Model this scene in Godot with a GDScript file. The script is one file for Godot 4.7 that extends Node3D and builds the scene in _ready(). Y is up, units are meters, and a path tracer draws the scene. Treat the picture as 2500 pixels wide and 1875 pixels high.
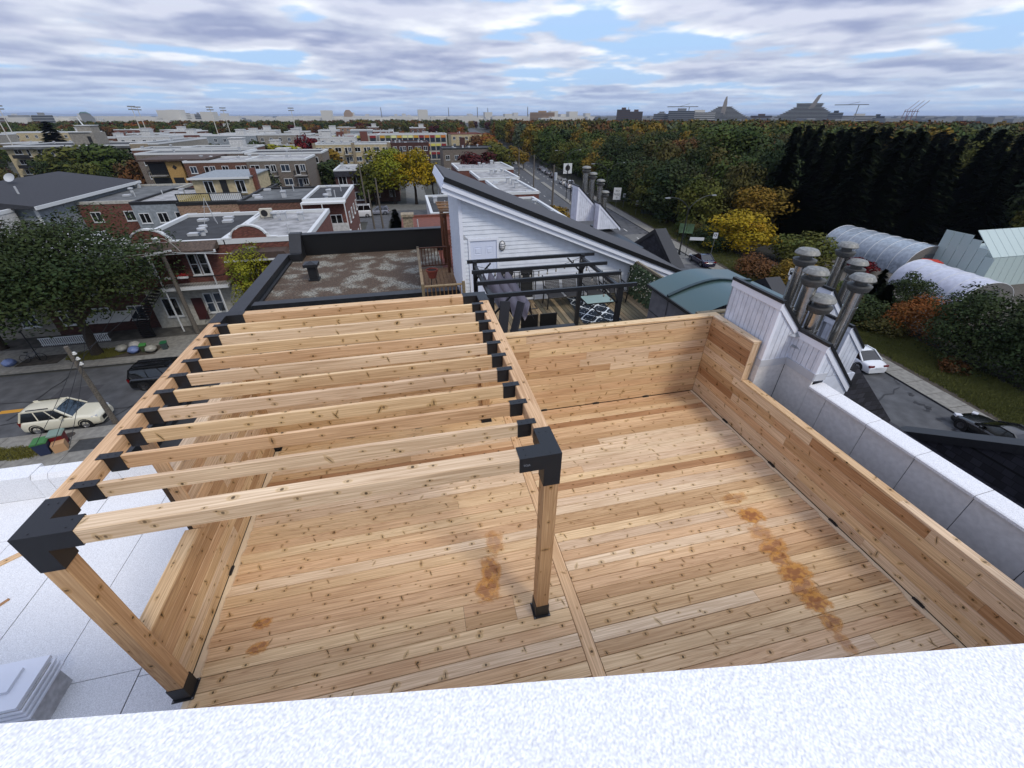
extends Node3D
# Rooftop cedar deck with a pergola above a city of flat roofs and autumn trees.
# y is up, metres; the deck floor is y = 0, the streets are y = -12.

const GY := -12.0
var rng := RandomNumberGenerator.new()
var mats := {}
var taken := {}

class MB:
	# collects faces; every face is given counter-clockwise as seen from outside
	var v := PackedVector3Array()
	var n := PackedVector3Array()
	var u := PackedVector2Array()
	var c := PackedColorArray()
	var ix := PackedInt32Array()
	var col := Color(1, 1, 1)
	var use_col := false
	func vert(p: Vector3, nn: Vector3, uv := Vector2.ZERO) -> void:
		v.append(p); n.append(nn); u.append(uv); c.append(col)
	func quad(a: Vector3, b: Vector3, cc: Vector3, d: Vector3, uva := Vector2.ZERO, uvb := Vector2.ZERO, uvc := Vector2.ZERO, uvd := Vector2.ZERO) -> void:
		var nn := (b - a).cross(cc - a)
		if nn.length_squared() < 1e-16:
			nn = (cc - a).cross(d - a)
		nn = nn.normalized()
		var i := v.size()
		vert(a, nn, uva); vert(b, nn, uvb); vert(cc, nn, uvc); vert(d, nn, uvd)
		ix.append_array(PackedInt32Array([i, i + 2, i + 1, i, i + 3, i + 2]))
	func tri(a: Vector3, b: Vector3, cc: Vector3) -> void:
		var nn := (b - a).cross(cc - a).normalized()
		var i := v.size()
		vert(a, nn); vert(b, nn); vert(cc, nn)
		ix.append_array(PackedInt32Array([i, i + 2, i + 1]))
	func box(lo: Vector3, hi: Vector3, t := Transform3D()) -> void:
		var p := []
		for k in 8:
			p.append(t * Vector3(hi.x if k & 1 else lo.x, hi.y if k & 2 else lo.y, hi.z if k & 4 else lo.z))
		quad(p[4], p[5], p[7], p[6]); quad(p[1], p[0], p[2], p[3])
		quad(p[5], p[1], p[3], p[7]); quad(p[0], p[4], p[6], p[2])
		quad(p[6], p[7], p[3], p[2]); quad(p[0], p[1], p[5], p[4])
	func cbox(ctr: Vector3, size: Vector3, t := Transform3D()) -> void:
		box(ctr - size * 0.5, ctr + size * 0.5, t)
	func bar(a: Vector3, b: Vector3, w: float, h: float) -> void:
		# a square bar from a to b; w across, h upwards
		var d := b - a
		var up := Vector3.UP if absf(d.normalized().y) < 0.95 else Vector3.BACK
		var side := d.cross(up).normalized()
		var top := side.cross(d).normalized()
		box(Vector3(-w / 2, -h / 2, 0), Vector3(w / 2, h / 2, d.length()), Transform3D(Basis(-side, top, d.normalized()), a))
	func tube(a: Vector3, b: Vector3, r0: float, r1: float, seg := 10, caps := true) -> void:
		var d := (b - a).normalized()
		var x := d.cross(Vector3.UP if absf(d.y) < 0.9 else Vector3.RIGHT).normalized()
		var z := x.cross(d)
		var i := v.size()
		for k in seg + 1:
			var t := TAU * k / seg
			var o := x * cos(t) + z * sin(t)
			vert(a + o * r0, o, Vector2(float(k) / seg, 0)); vert(b + o * r1, o, Vector2(float(k) / seg, 1))
		for k in seg:
			var q := i + k * 2
			ix.append_array(PackedInt32Array([q, q + 2, q + 1, q + 1, q + 2, q + 3]))
		if caps:
			for k in seg:
				var t0 := TAU * k / seg
				var t1 := TAU * (k + 1) / seg
				if r1 > 0.001:
					tri(b, b + (x * cos(t1) + z * sin(t1)) * r1, b + (x * cos(t0) + z * sin(t0)) * r1)
				if r0 > 0.001:
					tri(a, a + (x * cos(t0) + z * sin(t0)) * r0, a + (x * cos(t1) + z * sin(t1)) * r0)
	func path(pts: Array, r: float, seg := 6) -> void:
		for k in pts.size() - 1:
			tube(pts[k], pts[k + 1], r, r, seg, k == 0 or k == pts.size() - 2)
	func lathe(prof: Array, at: Vector3, seg := 20) -> void:
		# prof: Vector2(radius, y) from bottom to top
		for j in prof.size() - 1:
			var p0: Vector2 = prof[j]
			var p1: Vector2 = prof[j + 1]
			var sl := Vector2(p1.y - p0.y, -(p1.x - p0.x)).normalized()
			var i := v.size()
			for k in seg + 1:
				var t := TAU * k / seg
				var o := Vector3(cos(t), 0, sin(t))
				var nn := (o * sl.x + Vector3.UP * sl.y).normalized()
				vert(at + o * p0.x + Vector3.UP * p0.y, nn); vert(at + o * p1.x + Vector3.UP * p1.y, nn)
			for k in seg:
				var q := i + k * 2
				ix.append_array(PackedInt32Array([q, q + 2, q + 1, q + 1, q + 2, q + 3]))
	func prism(poly: PackedVector2Array, depth: float, t := Transform3D()) -> void:
		# poly counter-clockwise in x, y; extruded from z = 0 to z = depth
		var m := poly.size()
		var idx := Geometry2D.triangulate_polygon(poly)
		var k := 0
		while k < idx.size():
			var a: Vector2 = poly[idx[k]]
			var b: Vector2 = poly[idx[k + 1]]
			var d: Vector2 = poly[idx[k + 2]]
			if (b - a).cross(d - a) < 0:
				var s := b
				b = d
				d = s
			tri(t * Vector3(a.x, a.y, depth), t * Vector3(b.x, b.y, depth), t * Vector3(d.x, d.y, depth))
			tri(t * Vector3(a.x, a.y, 0), t * Vector3(d.x, d.y, 0), t * Vector3(b.x, b.y, 0))
			k += 3
		for j in m:
			var a: Vector2 = poly[j]
			var b: Vector2 = poly[(j + 1) % m]
			quad(t * Vector3(a.x, a.y, 0), t * Vector3(b.x, b.y, 0), t * Vector3(b.x, b.y, depth), t * Vector3(a.x, a.y, depth))
	func grid(rows: Array, closed := false) -> void:
		# rows of Vector3 arrays of equal length, smooth; rows[j][k], normal = along k x along j
		var nr := rows.size()
		var nc: int = rows[0].size()
		var i := v.size()
		for j in nr:
			for k in nc:
				var k0: int = (k - 1 + nc) % nc if closed else maxi(k - 1, 0)
				var k1: int = (k + 1) % nc if closed else mini(k + 1, nc - 1)
				var dk: Vector3 = rows[j][k1] - rows[j][k0]
				var dj: Vector3 = rows[mini(j + 1, nr - 1)][k] - rows[maxi(j - 1, 0)][k]
				var nn := dk.cross(dj)
				vert(rows[j][k], nn.normalized() if nn.length_squared() > 1e-14 else Vector3.UP, Vector2(float(k) / nc, float(j) / nr))
		for j in nr - 1:
			for k in (nc if closed else nc - 1):
				var a := i + j * nc + k
				var b := i + j * nc + (k + 1) % nc
				ix.append_array(PackedInt32Array([a, a + nc, b, b, a + nc, b + nc]))
	func done() -> ArrayMesh:
		var arr := []
		arr.resize(Mesh.ARRAY_MAX)
		arr[Mesh.ARRAY_VERTEX] = v
		arr[Mesh.ARRAY_NORMAL] = n
		arr[Mesh.ARRAY_TEX_UV] = u
		if use_col:
			arr[Mesh.ARRAY_COLOR] = c
		arr[Mesh.ARRAY_INDEX] = ix
		var m := ArrayMesh.new()
		m.add_surface_from_arrays(Mesh.PRIMITIVE_TRIANGLES, arr)
		return m

# ---------------------------------------------------------------- naming
func numbered(called: String) -> String:
	if not taken.has(called):
		taken[called] = 0
		return called
	taken[called] += 1
	return "%s_%03d" % [called, taken[called]]

func tag(o: Node3D, label: String, category: String, group := "", kind := "") -> Node3D:
	if label: o.set_meta("label", label)
	if category: o.set_meta("category", category)
	if group: o.set_meta("group", group)
	if kind: o.set_meta("kind", kind)
	return o

func thing(called: String, label: String, category: String, at := Vector3.ZERO, turn := 0.0, group := "") -> Node3D:
	var o := Node3D.new()
	o.name = numbered(called)
	add_child(o)
	o.position = at
	o.rotation.y = turn
	return tag(o, label, category, group)

func put(called: String, shape, m: Material, parent: Node3D = null, at := Transform3D()) -> MeshInstance3D:
	var o := MeshInstance3D.new()
	o.mesh = shape.done() if shape is MB else shape
	o.material_override = m
	o.transform = at
	if parent == null:
		o.name = numbered(called)
		add_child(o)
	else:
		o.name = part_name(called, parent)
		parent.add_child(o, true)
	return o

func part_name(called: String, parent: Node3D) -> String:
	var key := "n_" + called
	var k: int = parent.get_meta(key) + 1 if parent.has_meta(key) else 0
	parent.set_meta(key, k)
	return called if k == 0 else "%s_%03d" % [called, k]

func struct_(called: String, shape, m: Material, at := Transform3D()) -> MeshInstance3D:
	var o := put(called, shape, m, null, at)
	o.set_meta("kind", "structure")
	return o

func copy(o: Node3D, at: Vector3, turn: float, label := "", group := "") -> Node3D:
	var r: Node3D = o.duplicate()
	var base := String(o.name)
	var cut := RegEx.create_from_string("_\\d{3}$")
	r.name = numbered(cut.sub(base, ""))
	add_child(r)
	r.position = at
	r.rotation.y = turn
	if label: r.set_meta("label", label)
	if group: r.set_meta("group", group)
	return r

func V(x: float, y: float, z: float) -> Vector3:
	return Vector3(x, y, z)

func at3(p: Vector3, turn := 0.0) -> Transform3D:
	return Transform3D(Basis(Vector3.UP, turn), p)

# ---------------------------------------------------------------- materials
func mat(key: String, color: Color, rough := 0.8, metal := 0.0, tex: Texture2D = null, scale := 1.0, world := true) -> StandardMaterial3D:
	if mats.has(key):
		return mats[key]
	var m := StandardMaterial3D.new()
	m.resource_name = key
	m.albedo_color = color
	m.roughness = rough
	m.metallic = metal
	if tex:
		m.albedo_texture = tex
		m.uv1_triplanar = true
		m.uv1_world_triplanar = world
		m.uv1_scale = Vector3.ONE * scale
	mats[key] = m
	return m

func noise_tex(size: int, freq: float, lo: float, hi: float, oct := 4, sd := 1, tint_lo := Color(1, 1, 1), tint_hi := Color(1, 1, 1), type := FastNoiseLite.TYPE_SIMPLEX_SMOOTH) -> NoiseTexture2D:
	var f := FastNoiseLite.new()
	f.noise_type = type
	f.seed = sd
	f.frequency = freq
	f.fractal_octaves = oct
	var t := NoiseTexture2D.new()
	t.width = size
	t.height = size
	t.seamless = true
	t.noise = f
	var g := Gradient.new()
	g.set_color(0, Color(lo * tint_lo.r, lo * tint_lo.g, lo * tint_lo.b))
	g.set_color(1, Color(hi * tint_hi.r, hi * tint_hi.g, hi * tint_hi.b))
	t.color_ramp = g
	return t

func grey_tex(size: int, freq: float, oct := 4, sd := 1) -> NoiseTexture2D:
	return noise_tex(size, freq, 0.0, 1.0, oct, sd)

func relief(m: StandardMaterial3D, tex: Texture2D, cm: float) -> StandardMaterial3D:
	m.heightmap_enabled = true
	m.heightmap_texture = tex
	m.heightmap_scale = cm
	return m

var fine: NoiseTexture2D
var mid: NoiseTexture2D
var blotch: NoiseTexture2D
var grain_bump: ImageTexture

func _ready() -> void:
	rng.seed = 20231
	# ---- camera
	var cam := Camera3D.new()
	cam.name = "camera"
	add_child(cam)
	cam.position = V(0, 4.8495, 0)
	cam.rotation = Vector3(-0.5757, -0.2233, 0)
	cam.fov = 85.675
	cam.near = 0.05
	cam.far = 30000.0
	cam.current = true
	# ---- sky, exposure
	var we := WorldEnvironment.new()
	we.name = "world_environment"
	var env := Environment.new()
	env.background_mode = Environment.BG_SKY
	env.sky = Sky.new()
	var pm := PanoramaSkyMaterial.new()
	pm.panorama = sky_picture()
	env.sky.sky_material = pm
	env.background_energy_multiplier = 2.0
	env.tonemap_mode = Environment.TONE_MAPPER_LINEAR
	env.tonemap_exposure = 1.0
	env.sdfgi_enabled = true
	env.ssao_enabled = true
	env.ssil_enabled = true
	env.fog_enabled = true
	env.fog_density = 0.00006
	env.fog_light_color = Color(0.74, 0.8, 0.9)
	we.environment = env
	add_child(we)
	# ---- sun behind thin cloud, over the viewer's right shoulder
	var sun := DirectionalLight3D.new()
	sun.name = "sun"
	sun.light_energy = 0.6
	sun.light_color = Color(1.0, 0.965, 0.91)
	sun.light_angular_distance = 14.0
	sun.shadow_enabled = true
	add_child(sun)
	sun.look_at_from_position(V(14, 30, 22), Vector3.ZERO)
	textures()
	build_all()

func sky_picture() -> ImageTexture:
	# cumulus in a flat layer seen towards the horizon, with pale blue gaps
	var f1 := FastNoiseLite.new()
	f1.seed = 7
	f1.noise_type = FastNoiseLite.TYPE_SIMPLEX_SMOOTH
	f1.frequency = 0.42
	f1.fractal_octaves = 6
	f1.fractal_gain = 0.52
	var f2 := FastNoiseLite.new()
	f2.seed = 21
	f2.noise_type = FastNoiseLite.TYPE_SIMPLEX_SMOOTH
	f2.frequency = 0.16
	f2.fractal_octaves = 3
	var w := 4096
	var h := 2048
	var im := Image.create(512, 256, false, Image.FORMAT_RGB8)
	sky_rows(im, 512, 256, 0, 128, f1, f2)
	im.fill_rect(Rect2i(0, 128, 512, 128), Color(0.38, 0.40, 0.42))
	im.resize(w, h, Image.INTERPOLATE_CUBIC)
	var top := 840
	var fineim := Image.create(w, 1024 - top, false, Image.FORMAT_RGB8)
	sky_rows(fineim, w, h, top, 1024, f1, f2)
	im.blit_rect(fineim, Rect2i(0, 0, w, 1024 - top), Vector2i(0, top))
	return ImageTexture.create_from_image(im)

func sky_rows(im: Image, w: int, h: int, r0: int, r1: int, f1: FastNoiseLite, f2: FastNoiseLite) -> void:
	for j in range(r0, r1):
		var el := (0.5 - (j + 0.5) / h) * PI
		var y := sin(el)
		var k := 1.0 / (y + 0.045)
		var far := clampf(1.0 - el / 0.11, 0.0, 1.0)
		far = far * far
		# a clouded sky is brighter towards the zenith
		var k2 := 0.5 * (1.0 + 0.75 * maxf(0.0, y))
		for i in w:
			var az := ((i + 0.5) / w - 0.5) * TAU
			var px := sin(az) * k * cos(el)
			var pz := -cos(az) * k * cos(el)
			var big := f2.get_noise_2d(px * 1.3 + 40.0, pz * 1.3)
			var d := f1.get_noise_2d(px * 1.25, pz * 1.25 + 11.0) * 0.7 + big * 0.7 + 0.27
			# the lit upper edge of a cloud: density falls off towards the viewer's far side
			var d2 := f1.get_noise_2d(px * 1.25 * 1.035, (pz * 1.25 + 11.0) * 1.035) * 0.7 + big * 0.7 + 0.27
			var cover := smoothstep(-0.06, 0.16, d)
			var thick := smoothstep(0.02, 0.55, d)
			var lit := clampf((d - d2) * 2.4 + 0.35, 0.0, 1.0)
			var r := lerpf(0.86, 0.68, thick) + (lit - 0.35) * 0.22
			var g := lerpf(0.885, 0.715, thick) + (lit - 0.35) * 0.2
			var b := lerpf(0.94, 0.825, thick) + (lit - 0.35) * 0.14
			var gr := lerpf(0.70, 0.66, clampf(el * 4.0, 0, 1))
			r = lerpf(gr, r, cover); g = lerpf(gr + 0.13, g, cover); b = lerpf(0.965, b, cover)
			r = lerpf(r, 0.69, far * 0.75); g = lerpf(g, 0.785, far * 0.75); b = lerpf(b, 0.915, far * 0.75)
			im.set_pixel(i, j - r0, Color(pow(r, 2.2) * k2, pow(g, 2.2) * k2, pow(b, 2.2) * k2).linear_to_srgb())

# ---------------------------------------------------------------- textures and wood
var wood_img: ImageTexture
var wood: Array = []
var old_wood: StandardMaterial3D

func stretched(w0: int, h0: int, w: int, h: int, freq: float, sd: int, oct := 3) -> PackedByteArray:
	var f := FastNoiseLite.new()
	f.seed = sd
	f.noise_type = FastNoiseLite.TYPE_SIMPLEX_SMOOTH
	f.frequency = freq
	f.fractal_octaves = oct
	var im := f.get_image(w0, h0, false, false, true)
	im.convert(Image.FORMAT_L8)
	im.resize(w, h, Image.INTERPOLATE_CUBIC)
	return im.get_data()

func wood_picture() -> ImageTexture:
	# cedar: 8 m along, 2.24 m across = 16 boards of 0.14 m, each with a tone, rings and knots of its own
	var w := 2048
	var h := 1024
	var streak := stretched(96, 1024, w, h, 0.09, 5)
	var rings := stretched(24, 256, w, h, 0.05, 9, 2)
	var tone := stretched(40, 40, w, h, 0.06, 13, 2)
	var data := PackedByteArray()
	data.resize(w * h * 3)
	var r := RandomNumberGenerator.new()
	r.seed = 77
	var light := Vector3(216, 190, 157)
	var red := Vector3(190, 158, 130)
	var pale := Vector3(226, 205, 173)
	for strip in 16:
		var base := light.lerp(red, r.randf() * r.randf()).lerp(pale, r.randf() * 0.5)
		var ringn := r.randf_range(6.0, 16.0)
		var ph := r.randf() * 9.0
		for jj in 64:
			var y := strip * 64 + jj
			var row := y * w
			for x in w:
				var k := row + x
				var s := (float(streak[k]) - 128.0) / 128.0
				var q := float(rings[k]) / 255.0 * ringn + ph + jj * 0.05
				var ring := absf(q - floorf(q) - 0.5) * 2.0
				ring = ring * ring * ring
				var t := (float(tone[k]) - 128.0) / 128.0
				var m := 1.0 + s * 0.13 - ring * 0.13 + t * 0.07
				var o := k * 3
				data[o] = int(clampf(base.x * (1.0 + (m - 1.0) * 0.8), 0, 255))
				data[o + 1] = int(clampf(base.y * m, 0, 255))
				data[o + 2] = int(clampf(base.z * (1.0 + (m - 1.0) * 1.2), 0, 255))
		# knots
		var xx := r.randf_range(10.0, 60.0)
		while xx < w - 12:
			knot(data, w, h, xx, strip * 64 + r.randf_range(8.0, 56.0), r)
			if r.randf() < 0.3:
				knot(data, w, h, xx + r.randf_range(-14, 14), strip * 64 + r.randf_range(6.0, 58.0), r)
			xx += r.randf_range(40.0, 140.0)
	return ImageTexture.create_from_image(Image.create_from_data(w, h, false, Image.FORMAT_RGB8, data))

func knot(data: PackedByteArray, w: int, h: int, cx: float, cy: float, r: RandomNumberGenerator) -> void:
	var spike := r.randf() < 0.16
	var ru := r.randf_range(1.0, 2.7)       # along, 3.9 mm a pixel
	var rv := ru * 1.9 * r.randf_range(0.75, 1.25) # across, 2.2 mm a pixel
	var skew := 0.0
	if spike:
		rv = r.randf_range(6.0, 13.0)
		ru = r.randf_range(1.0, 1.7)
		skew = r.randf_range(-0.35, 0.35)
	var dark := r.randf_range(0.30, 0.58)
	var halo := 3.0
	for y in range(int(cy - rv * halo), int(cy + rv * halo) + 1):
		if y < 0 or y >= h: continue
		for x in range(int(cx - ru * halo * 1.6), int(cx + ru * halo * 1.6) + 1):
			if x < 0 or x >= w: continue
			var dx := (x - cx - (y - cy) * skew) / ru
			var dy := (y - cy) / rv
			var d := sqrt(dx * dx + dy * dy)
			var dh := sqrt(dx * dx * 0.3 + dy * dy)
			var m := 1.0
			if d < 1.0: m = lerpf(dark, dark + 0.18, d * d)
			elif d < 1.35: m = dark + 0.12
			elif dh < 2.6: m = 1.0 - 0.14 * (1.0 - absf(dh - 1.6)) if dh < 2.6 and dh > 0.6 else 0.93
			if m < 0.999:
				var o := (y * w + x) * 3
				data[o] = int(data[o] * clampf(m + 0.02, 0, 1)); data[o + 1] = int(data[o + 1] * m); data[o + 2] = int(data[o + 2] * clampf(m - 0.05, 0, 1))

func textures() -> void:
	fine = noise_tex(512, 0.06, 0.72, 1.0, 5, 3)
	mid = noise_tex(512, 0.018, 0.78, 1.0, 5, 4)
	blotch = noise_tex(512, 0.008, 0.62, 1.0, 5, 6)
	grain_bump = grit_tex(512, 8)
	wood_img = wood_picture()
	var tints := [Color(1, 1, 1), Color(0.97, 0.92, 0.86), Color(0.88, 0.82, 0.74), Color(1.0, 0.98, 0.92), Color(0.80, 0.70, 0.61)]
	for k in tints.size():
		var m := StandardMaterial3D.new()
		m.resource_name = "cedar_%d" % k
		m.albedo_texture = wood_img
		m.albedo_color = tints[k]
		m.roughness = 0.62
		m.metallic_specular = 0.35
		wood.append(m)
	old_wood = StandardMaterial3D.new()
	old_wood.resource_name = "weathered_wood"
	old_wood.albedo_texture = wood_img
	old_wood.albedo_color = Color(0.55, 0.58, 0.58)
	old_wood.roughness = 0.85

func grit_tex(n: int, sd: int, lo := 0.0, hi := 1.0) -> ImageTexture:
	# even grit: random grains two pixels wide
	var r := RandomNumberGenerator.new()
	r.seed = sd
	var h := n / 2
	var d := PackedByteArray()
	d.resize(h * h)
	for k in h * h:
		d[k] = int(255.0 * lerpf(lo, hi, r.randf()))
	var im := Image.create_from_data(h, h, false, Image.FORMAT_L8, d)
	im.resize(n, n, Image.INTERPOLATE_CUBIC)
	return ImageTexture.create_from_image(im)

func plank_mesh(length: float, h: float, w: float, c := 0.004) -> ArrayMesh:
	# along +x from 0, height y centred on 0, width z centred on 0; the grain runs along x
	var mb := MB.new()
	var a := h / 2
	var b := w / 2
	var ring := [Vector2(-a, b - c), Vector2(-a + c, b), Vector2(a - c, b), Vector2(a, b - c), Vector2(a, -b + c), Vector2(a - c, -b), Vector2(-a + c, -b), Vector2(-a, -b + c)]
	var off := rng.randf() * maxf(0.0, 8.0 - length) / 8.0
	var strip := rng.randi_range(0, 15) / 16.0
	var run := 0.0
	for k in 8:
		var p: Vector2 = ring[k]
		var q: Vector2 = ring[(k + 1) % 8]
		var wid := p.distance_to(q)
		if k % 2 == 1 and wid > c * 1.5:
			run = 0.003
			strip = rng.randi_range(0, 15) / 16.0
		var v0 := strip + minf(run, 0.137) / 2.24
		var v1 := strip + minf(run + wid, 0.138) / 2.24
		run += wid
		mb.quad(V(0, p.x, p.y), V(length, p.x, p.y), V(length, q.x, q.y), V(0, q.x, q.y),
			Vector2(off, v0), Vector2(off + length / 8.0, v0), Vector2(off + length / 8.0, v1), Vector2(off, v1))
	for e in [0, 1]:
		var x: float = length * e
		var uv := Vector2(off, strip + 0.01)
		for k in [1, 3, 5]:
			var ids: Array = [0, k + 2, k + 1, k] if e else [0, k, k + 1, k + 2]
			var pp := []
			for id in ids:
				var g: Vector2 = ring[id % 8]
				pp.append(V(x, g.x, g.y))
			mb.quad(pp[0], pp[1], pp[2], pp[3], uv, uv + Vector2(0.004, 0), uv + Vector2(0.004, 0.01), uv + Vector2(0, 0.01))
	return mb.done()

func pick_wood(dark := 0.25) -> Material:
	var k := rng.randf()
	if k < dark * 0.3: return wood[4]
	if k < dark: return wood[2]
	return wood[[0, 1, 3][rng.randi_range(0, 2)]]

func board(called: String, parent: Node3D, a: Vector3, b: Vector3, h: float, w: float, up := Vector3.UP, m: Material = null, c := 0.004) -> MeshInstance3D:
	# one board from a to b, thickness h along up, width w across
	var d := b - a
	var x := d.normalized()
	var z := x.cross(up).normalized()
	var y := z.cross(x)
	return put(called, plank_mesh(d.length(), h, w, c), m if m else pick_wood(), parent, Transform3D(Basis(x, y, z), a))

# ---------------------------------------------------------------- the new deck, its walls and the pergola
const XL := -2.784
const XR := 5.297
const ZB := -6.2186
var black_metal: StandardMaterial3D
var dark_metal: StandardMaterial3D
var screw_metal: StandardMaterial3D

func build_all() -> void:
	black_metal = relief(mat("black_powder_coat", Color(0.105, 0.112, 0.128), 0.52, 0.0, fine, 3.0), grain_bump, 0.03)
	dark_metal = mat("dark_sheet_metal", Color(0.13, 0.135, 0.15), 0.5, 0.0, blotch, 0.7)
	screw_metal = mat("screw_steel", Color(0.45, 0.45, 0.46), 0.35, 0.9)
	build_ground()
	build_host()
	build_row()
	build_streets()
	build_city()
	build_forest()
	build_skyline()
	build_deck()
	build_walls()
	build_pergola()
	build_neighbour_things()
	build_street_things()

func row_boards(parent: Node3D, x0: float, x1: float, z: float, y: float, th: float, w: float, cuts: Array, dark: float) -> void:
	var xs := [x0] + cuts + [x1]
	for k in xs.size() - 1:
		var gap := 0.0015
		board("plank", parent, V(xs[k] + gap, y - th / 2 + rng.randf_range(-0.001, 0.001), z), V(xs[k + 1] - gap, y - th / 2, z), th, w, Vector3.UP, pick_wood(dark))

func build_deck() -> void:
	var d := thing("deck_floor", "new cedar deck floor of long knotty boards", "deck")
	d.set_meta("kind", "structure")
	var mb := MB.new()
	mb.box(V(XL - 0.02, -0.3, ZB - 0.05), V(XR + 0.02, -0.06, -0.72))
	put("joist_bed", mb, mat("joist_dark", Color(0.16, 0.12, 0.09), 0.9), d)
	var pitch := 0.1452
	var n := int((-0.80 - ZB) / pitch)
	for k in n:
		var z := ZB + 0.003 + pitch * (k + 0.5)
		var lc := []
		var rc := []
		if k in [24, 25]: lc = [0.03, 0.62]
		elif k in [5, 13, 31]: lc = [rng.randf_range(-1.8, 0.6)]
		if k in [18, 19, 20]: rc = [3.92, 4.22]
		elif k in [7, 11, 28, 33]: rc = [rng.randf_range(2.2, 4.6)]
		row_boards(d, XL + 0.012, 1.236, z, 0.0, 0.026, 0.1395, lc, 0.22)
		row_boards(d, 1.384, XR - 0.014, z, 0.0, 0.026, 0.1395, rc, 0.22)
	board("divider_board", d, V(1.31, -0.0115, ZB + 0.015), V(1.31, -0.0115, -0.78), 0.026, 0.139, Vector3.UP, wood[1])
	# tannin stains: left behind where wet leaves lay
	var stain := stain_mat()
	var spots := [[0.55, -3.5, 0.30, 0.42, 0.5], [0.43, -3.12, 0.30, 0.44, 0.6], [0.35, -2.86, 0.36, 0.36, 0.65],
		[4.22, -3.45, 0.55, 0.22, 0.5], [4.25, -3.12, 0.42, 0.32, 0.9], [4.18, -2.84, 0.42, 0.3, 0.5], [4.18, -2.6, 0.5, 0.26, 0.75], [4.14, -2.42, 0.34, 0.26, 0.75], [4.16, -2.22, 0.5, 0.3, 1.0], [4.12, -2.03, 0.44, 0.26, 0.7], [4.12, -1.85, 0.4, 0.3, 1.0], [4.1, -1.62, 0.3, 0.24, 0.6], [4.06, -1.4, 0.2, 0.3, 0.5],
		[-2.22, -3.03, 0.24, 0.15, 0.7], [-2.2, -2.76, 0.26, 0.16, 0.7], [3.2, -1.25, 0.22, 0.2, 0.6]]
	for s in spots:
		var q := MB.new()
		q.quad(V(-s[2] / 2, 0, s[3] / 2), V(s[2] / 2, 0, s[3] / 2), V(s[2] / 2, 0, -s[3] / 2), V(-s[2] / 2, 0, -s[3] / 2), Vector2(0, 0), Vector2(1, 0), Vector2(1, 1), Vector2(0, 1))
		put("stain", q, stain[0 if s[4] > 0.8 else (1 if s[4] > 0.55 else 2)], d, at3(V(s[0], 0.0035 + rng.randf() * 0.001, s[1]), rng.randi_range(0, 1) * PI + rng.randf_range(-0.15, 0.15)))
	# the pale, dried ends of the boards along both side walls
	var dry := dry_mat()
	for e in [[XR - 0.085, 0.16, 0.0], [XL + 0.085, 0.16, PI]]:
		var q := MB.new()
		var l := -0.8 - ZB
		q.quad(V(-e[1] / 2, 0, l / 2), V(e[1] / 2, 0, l / 2), V(e[1] / 2, 0, -l / 2), V(-e[1] / 2, 0, -l / 2), Vector2(0, 0), Vector2(1, 0), Vector2(1, 1), Vector2(0, 1))
		put("dry_edge", q, dry, d, at3(V(e[0], 0.0032, (ZB - 0.8) / 2), e[2]))

func stain_mat() -> Array:
	var out := []
	for kind in 3:
		var f := FastNoiseLite.new()
		f.seed = 31 + kind
		f.frequency = 0.035
		f.fractal_octaves = 4
		var im := Image.create(96, 96, false, Image.FORMAT_RGBA8)
		for y in 96:
			for x in 96:
				var dx := (x - 47.5) / 48.0
				var dy := (y - 47.5) / 48.0
				var e := 1.0 - pow(pow(absf(dx), 2.6) + pow(absf(dy), 2.6), 0.5)
				var a := smoothstep(0.0, 0.5, e + f.get_noise_2d(x, y) * 0.4)
				a *= smoothstep(0.0, 0.12, 1.0 - maxf(absf(dx), absf(dy)))
				var core := smoothstep(0.35, 0.9, e + f.get_noise_2d(x + 300, y) * 0.9)
				var c := Color(0.82, 0.58, 0.25).lerp(Color(0.56, 0.31, 0.12), core * 0.8)
				im.set_pixel(x, y, Color(c.r, c.g, c.b, a * [0.66, 0.5, 0.34][kind]))
		var m := StandardMaterial3D.new()
		m.resource_name = "tannin_stain_%d" % kind
		m.albedo_texture = ImageTexture.create_from_image(im)
		m.transparency = BaseMaterial3D.TRANSPARENCY_ALPHA
		m.roughness = 0.6
		m.texture_repeat = false
		out.append(m)
	return out

func dry_mat() -> StandardMaterial3D:
	var f := FastNoiseLite.new()
	f.seed = 4
	f.frequency = 0.02
	f.fractal_octaves = 4
	var im := Image.create(32, 512, false, Image.FORMAT_RGBA8)
	for y in 512:
		for x in 32:
			var t := x / 31.0 + f.get_noise_2d(0, y * 1.0) * 0.32
			im.set_pixel(x, y, Color(0.93, 0.85, 0.72, smoothstep(0.45, 0.75, t) * 0.72))
	var m := StandardMaterial3D.new()
	m.resource_name = "dry_wood_edge"
	m.albedo_texture = ImageTexture.create_from_image(im)
	m.transparency = BaseMaterial3D.TRANSPARENCY_ALPHA
	m.roughness = 0.75
	m.texture_repeat = false
	return m

func wall_rows(w: Node3D, a: Vector3, dirv: Vector3, length: float, y0: float, rows: int, inward: Vector3, dark: float, rh := 0.1375) -> void:
	# horizontal cladding boards on a wall whose inner face starts at a and runs along dirv
	var off := 0.0
	for r in rows:
		var y := y0 + rh * (r + 0.5)
		var s := 0.0
		off = rng.randf_range(0.7, 2.4)
		var first := true
		while s < length - 0.01:
			var l := rng.randf_range(1.2, 3.4)
			if first:
				l = off
				first = false
			if s + l > length - 0.45:
				l = length - s
			var th := 0.019 + rng.randf_range(-0.0015, 0.0015)
			var p := a + dirv * (s + 0.001) - inward * (th / 2) + Vector3.UP * (y - a.y)
			board("plank", w, p, p + dirv * (l - 0.002), th, rh - 0.003, inward, pick_wood(dark), 0.005)
			s += l

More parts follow.
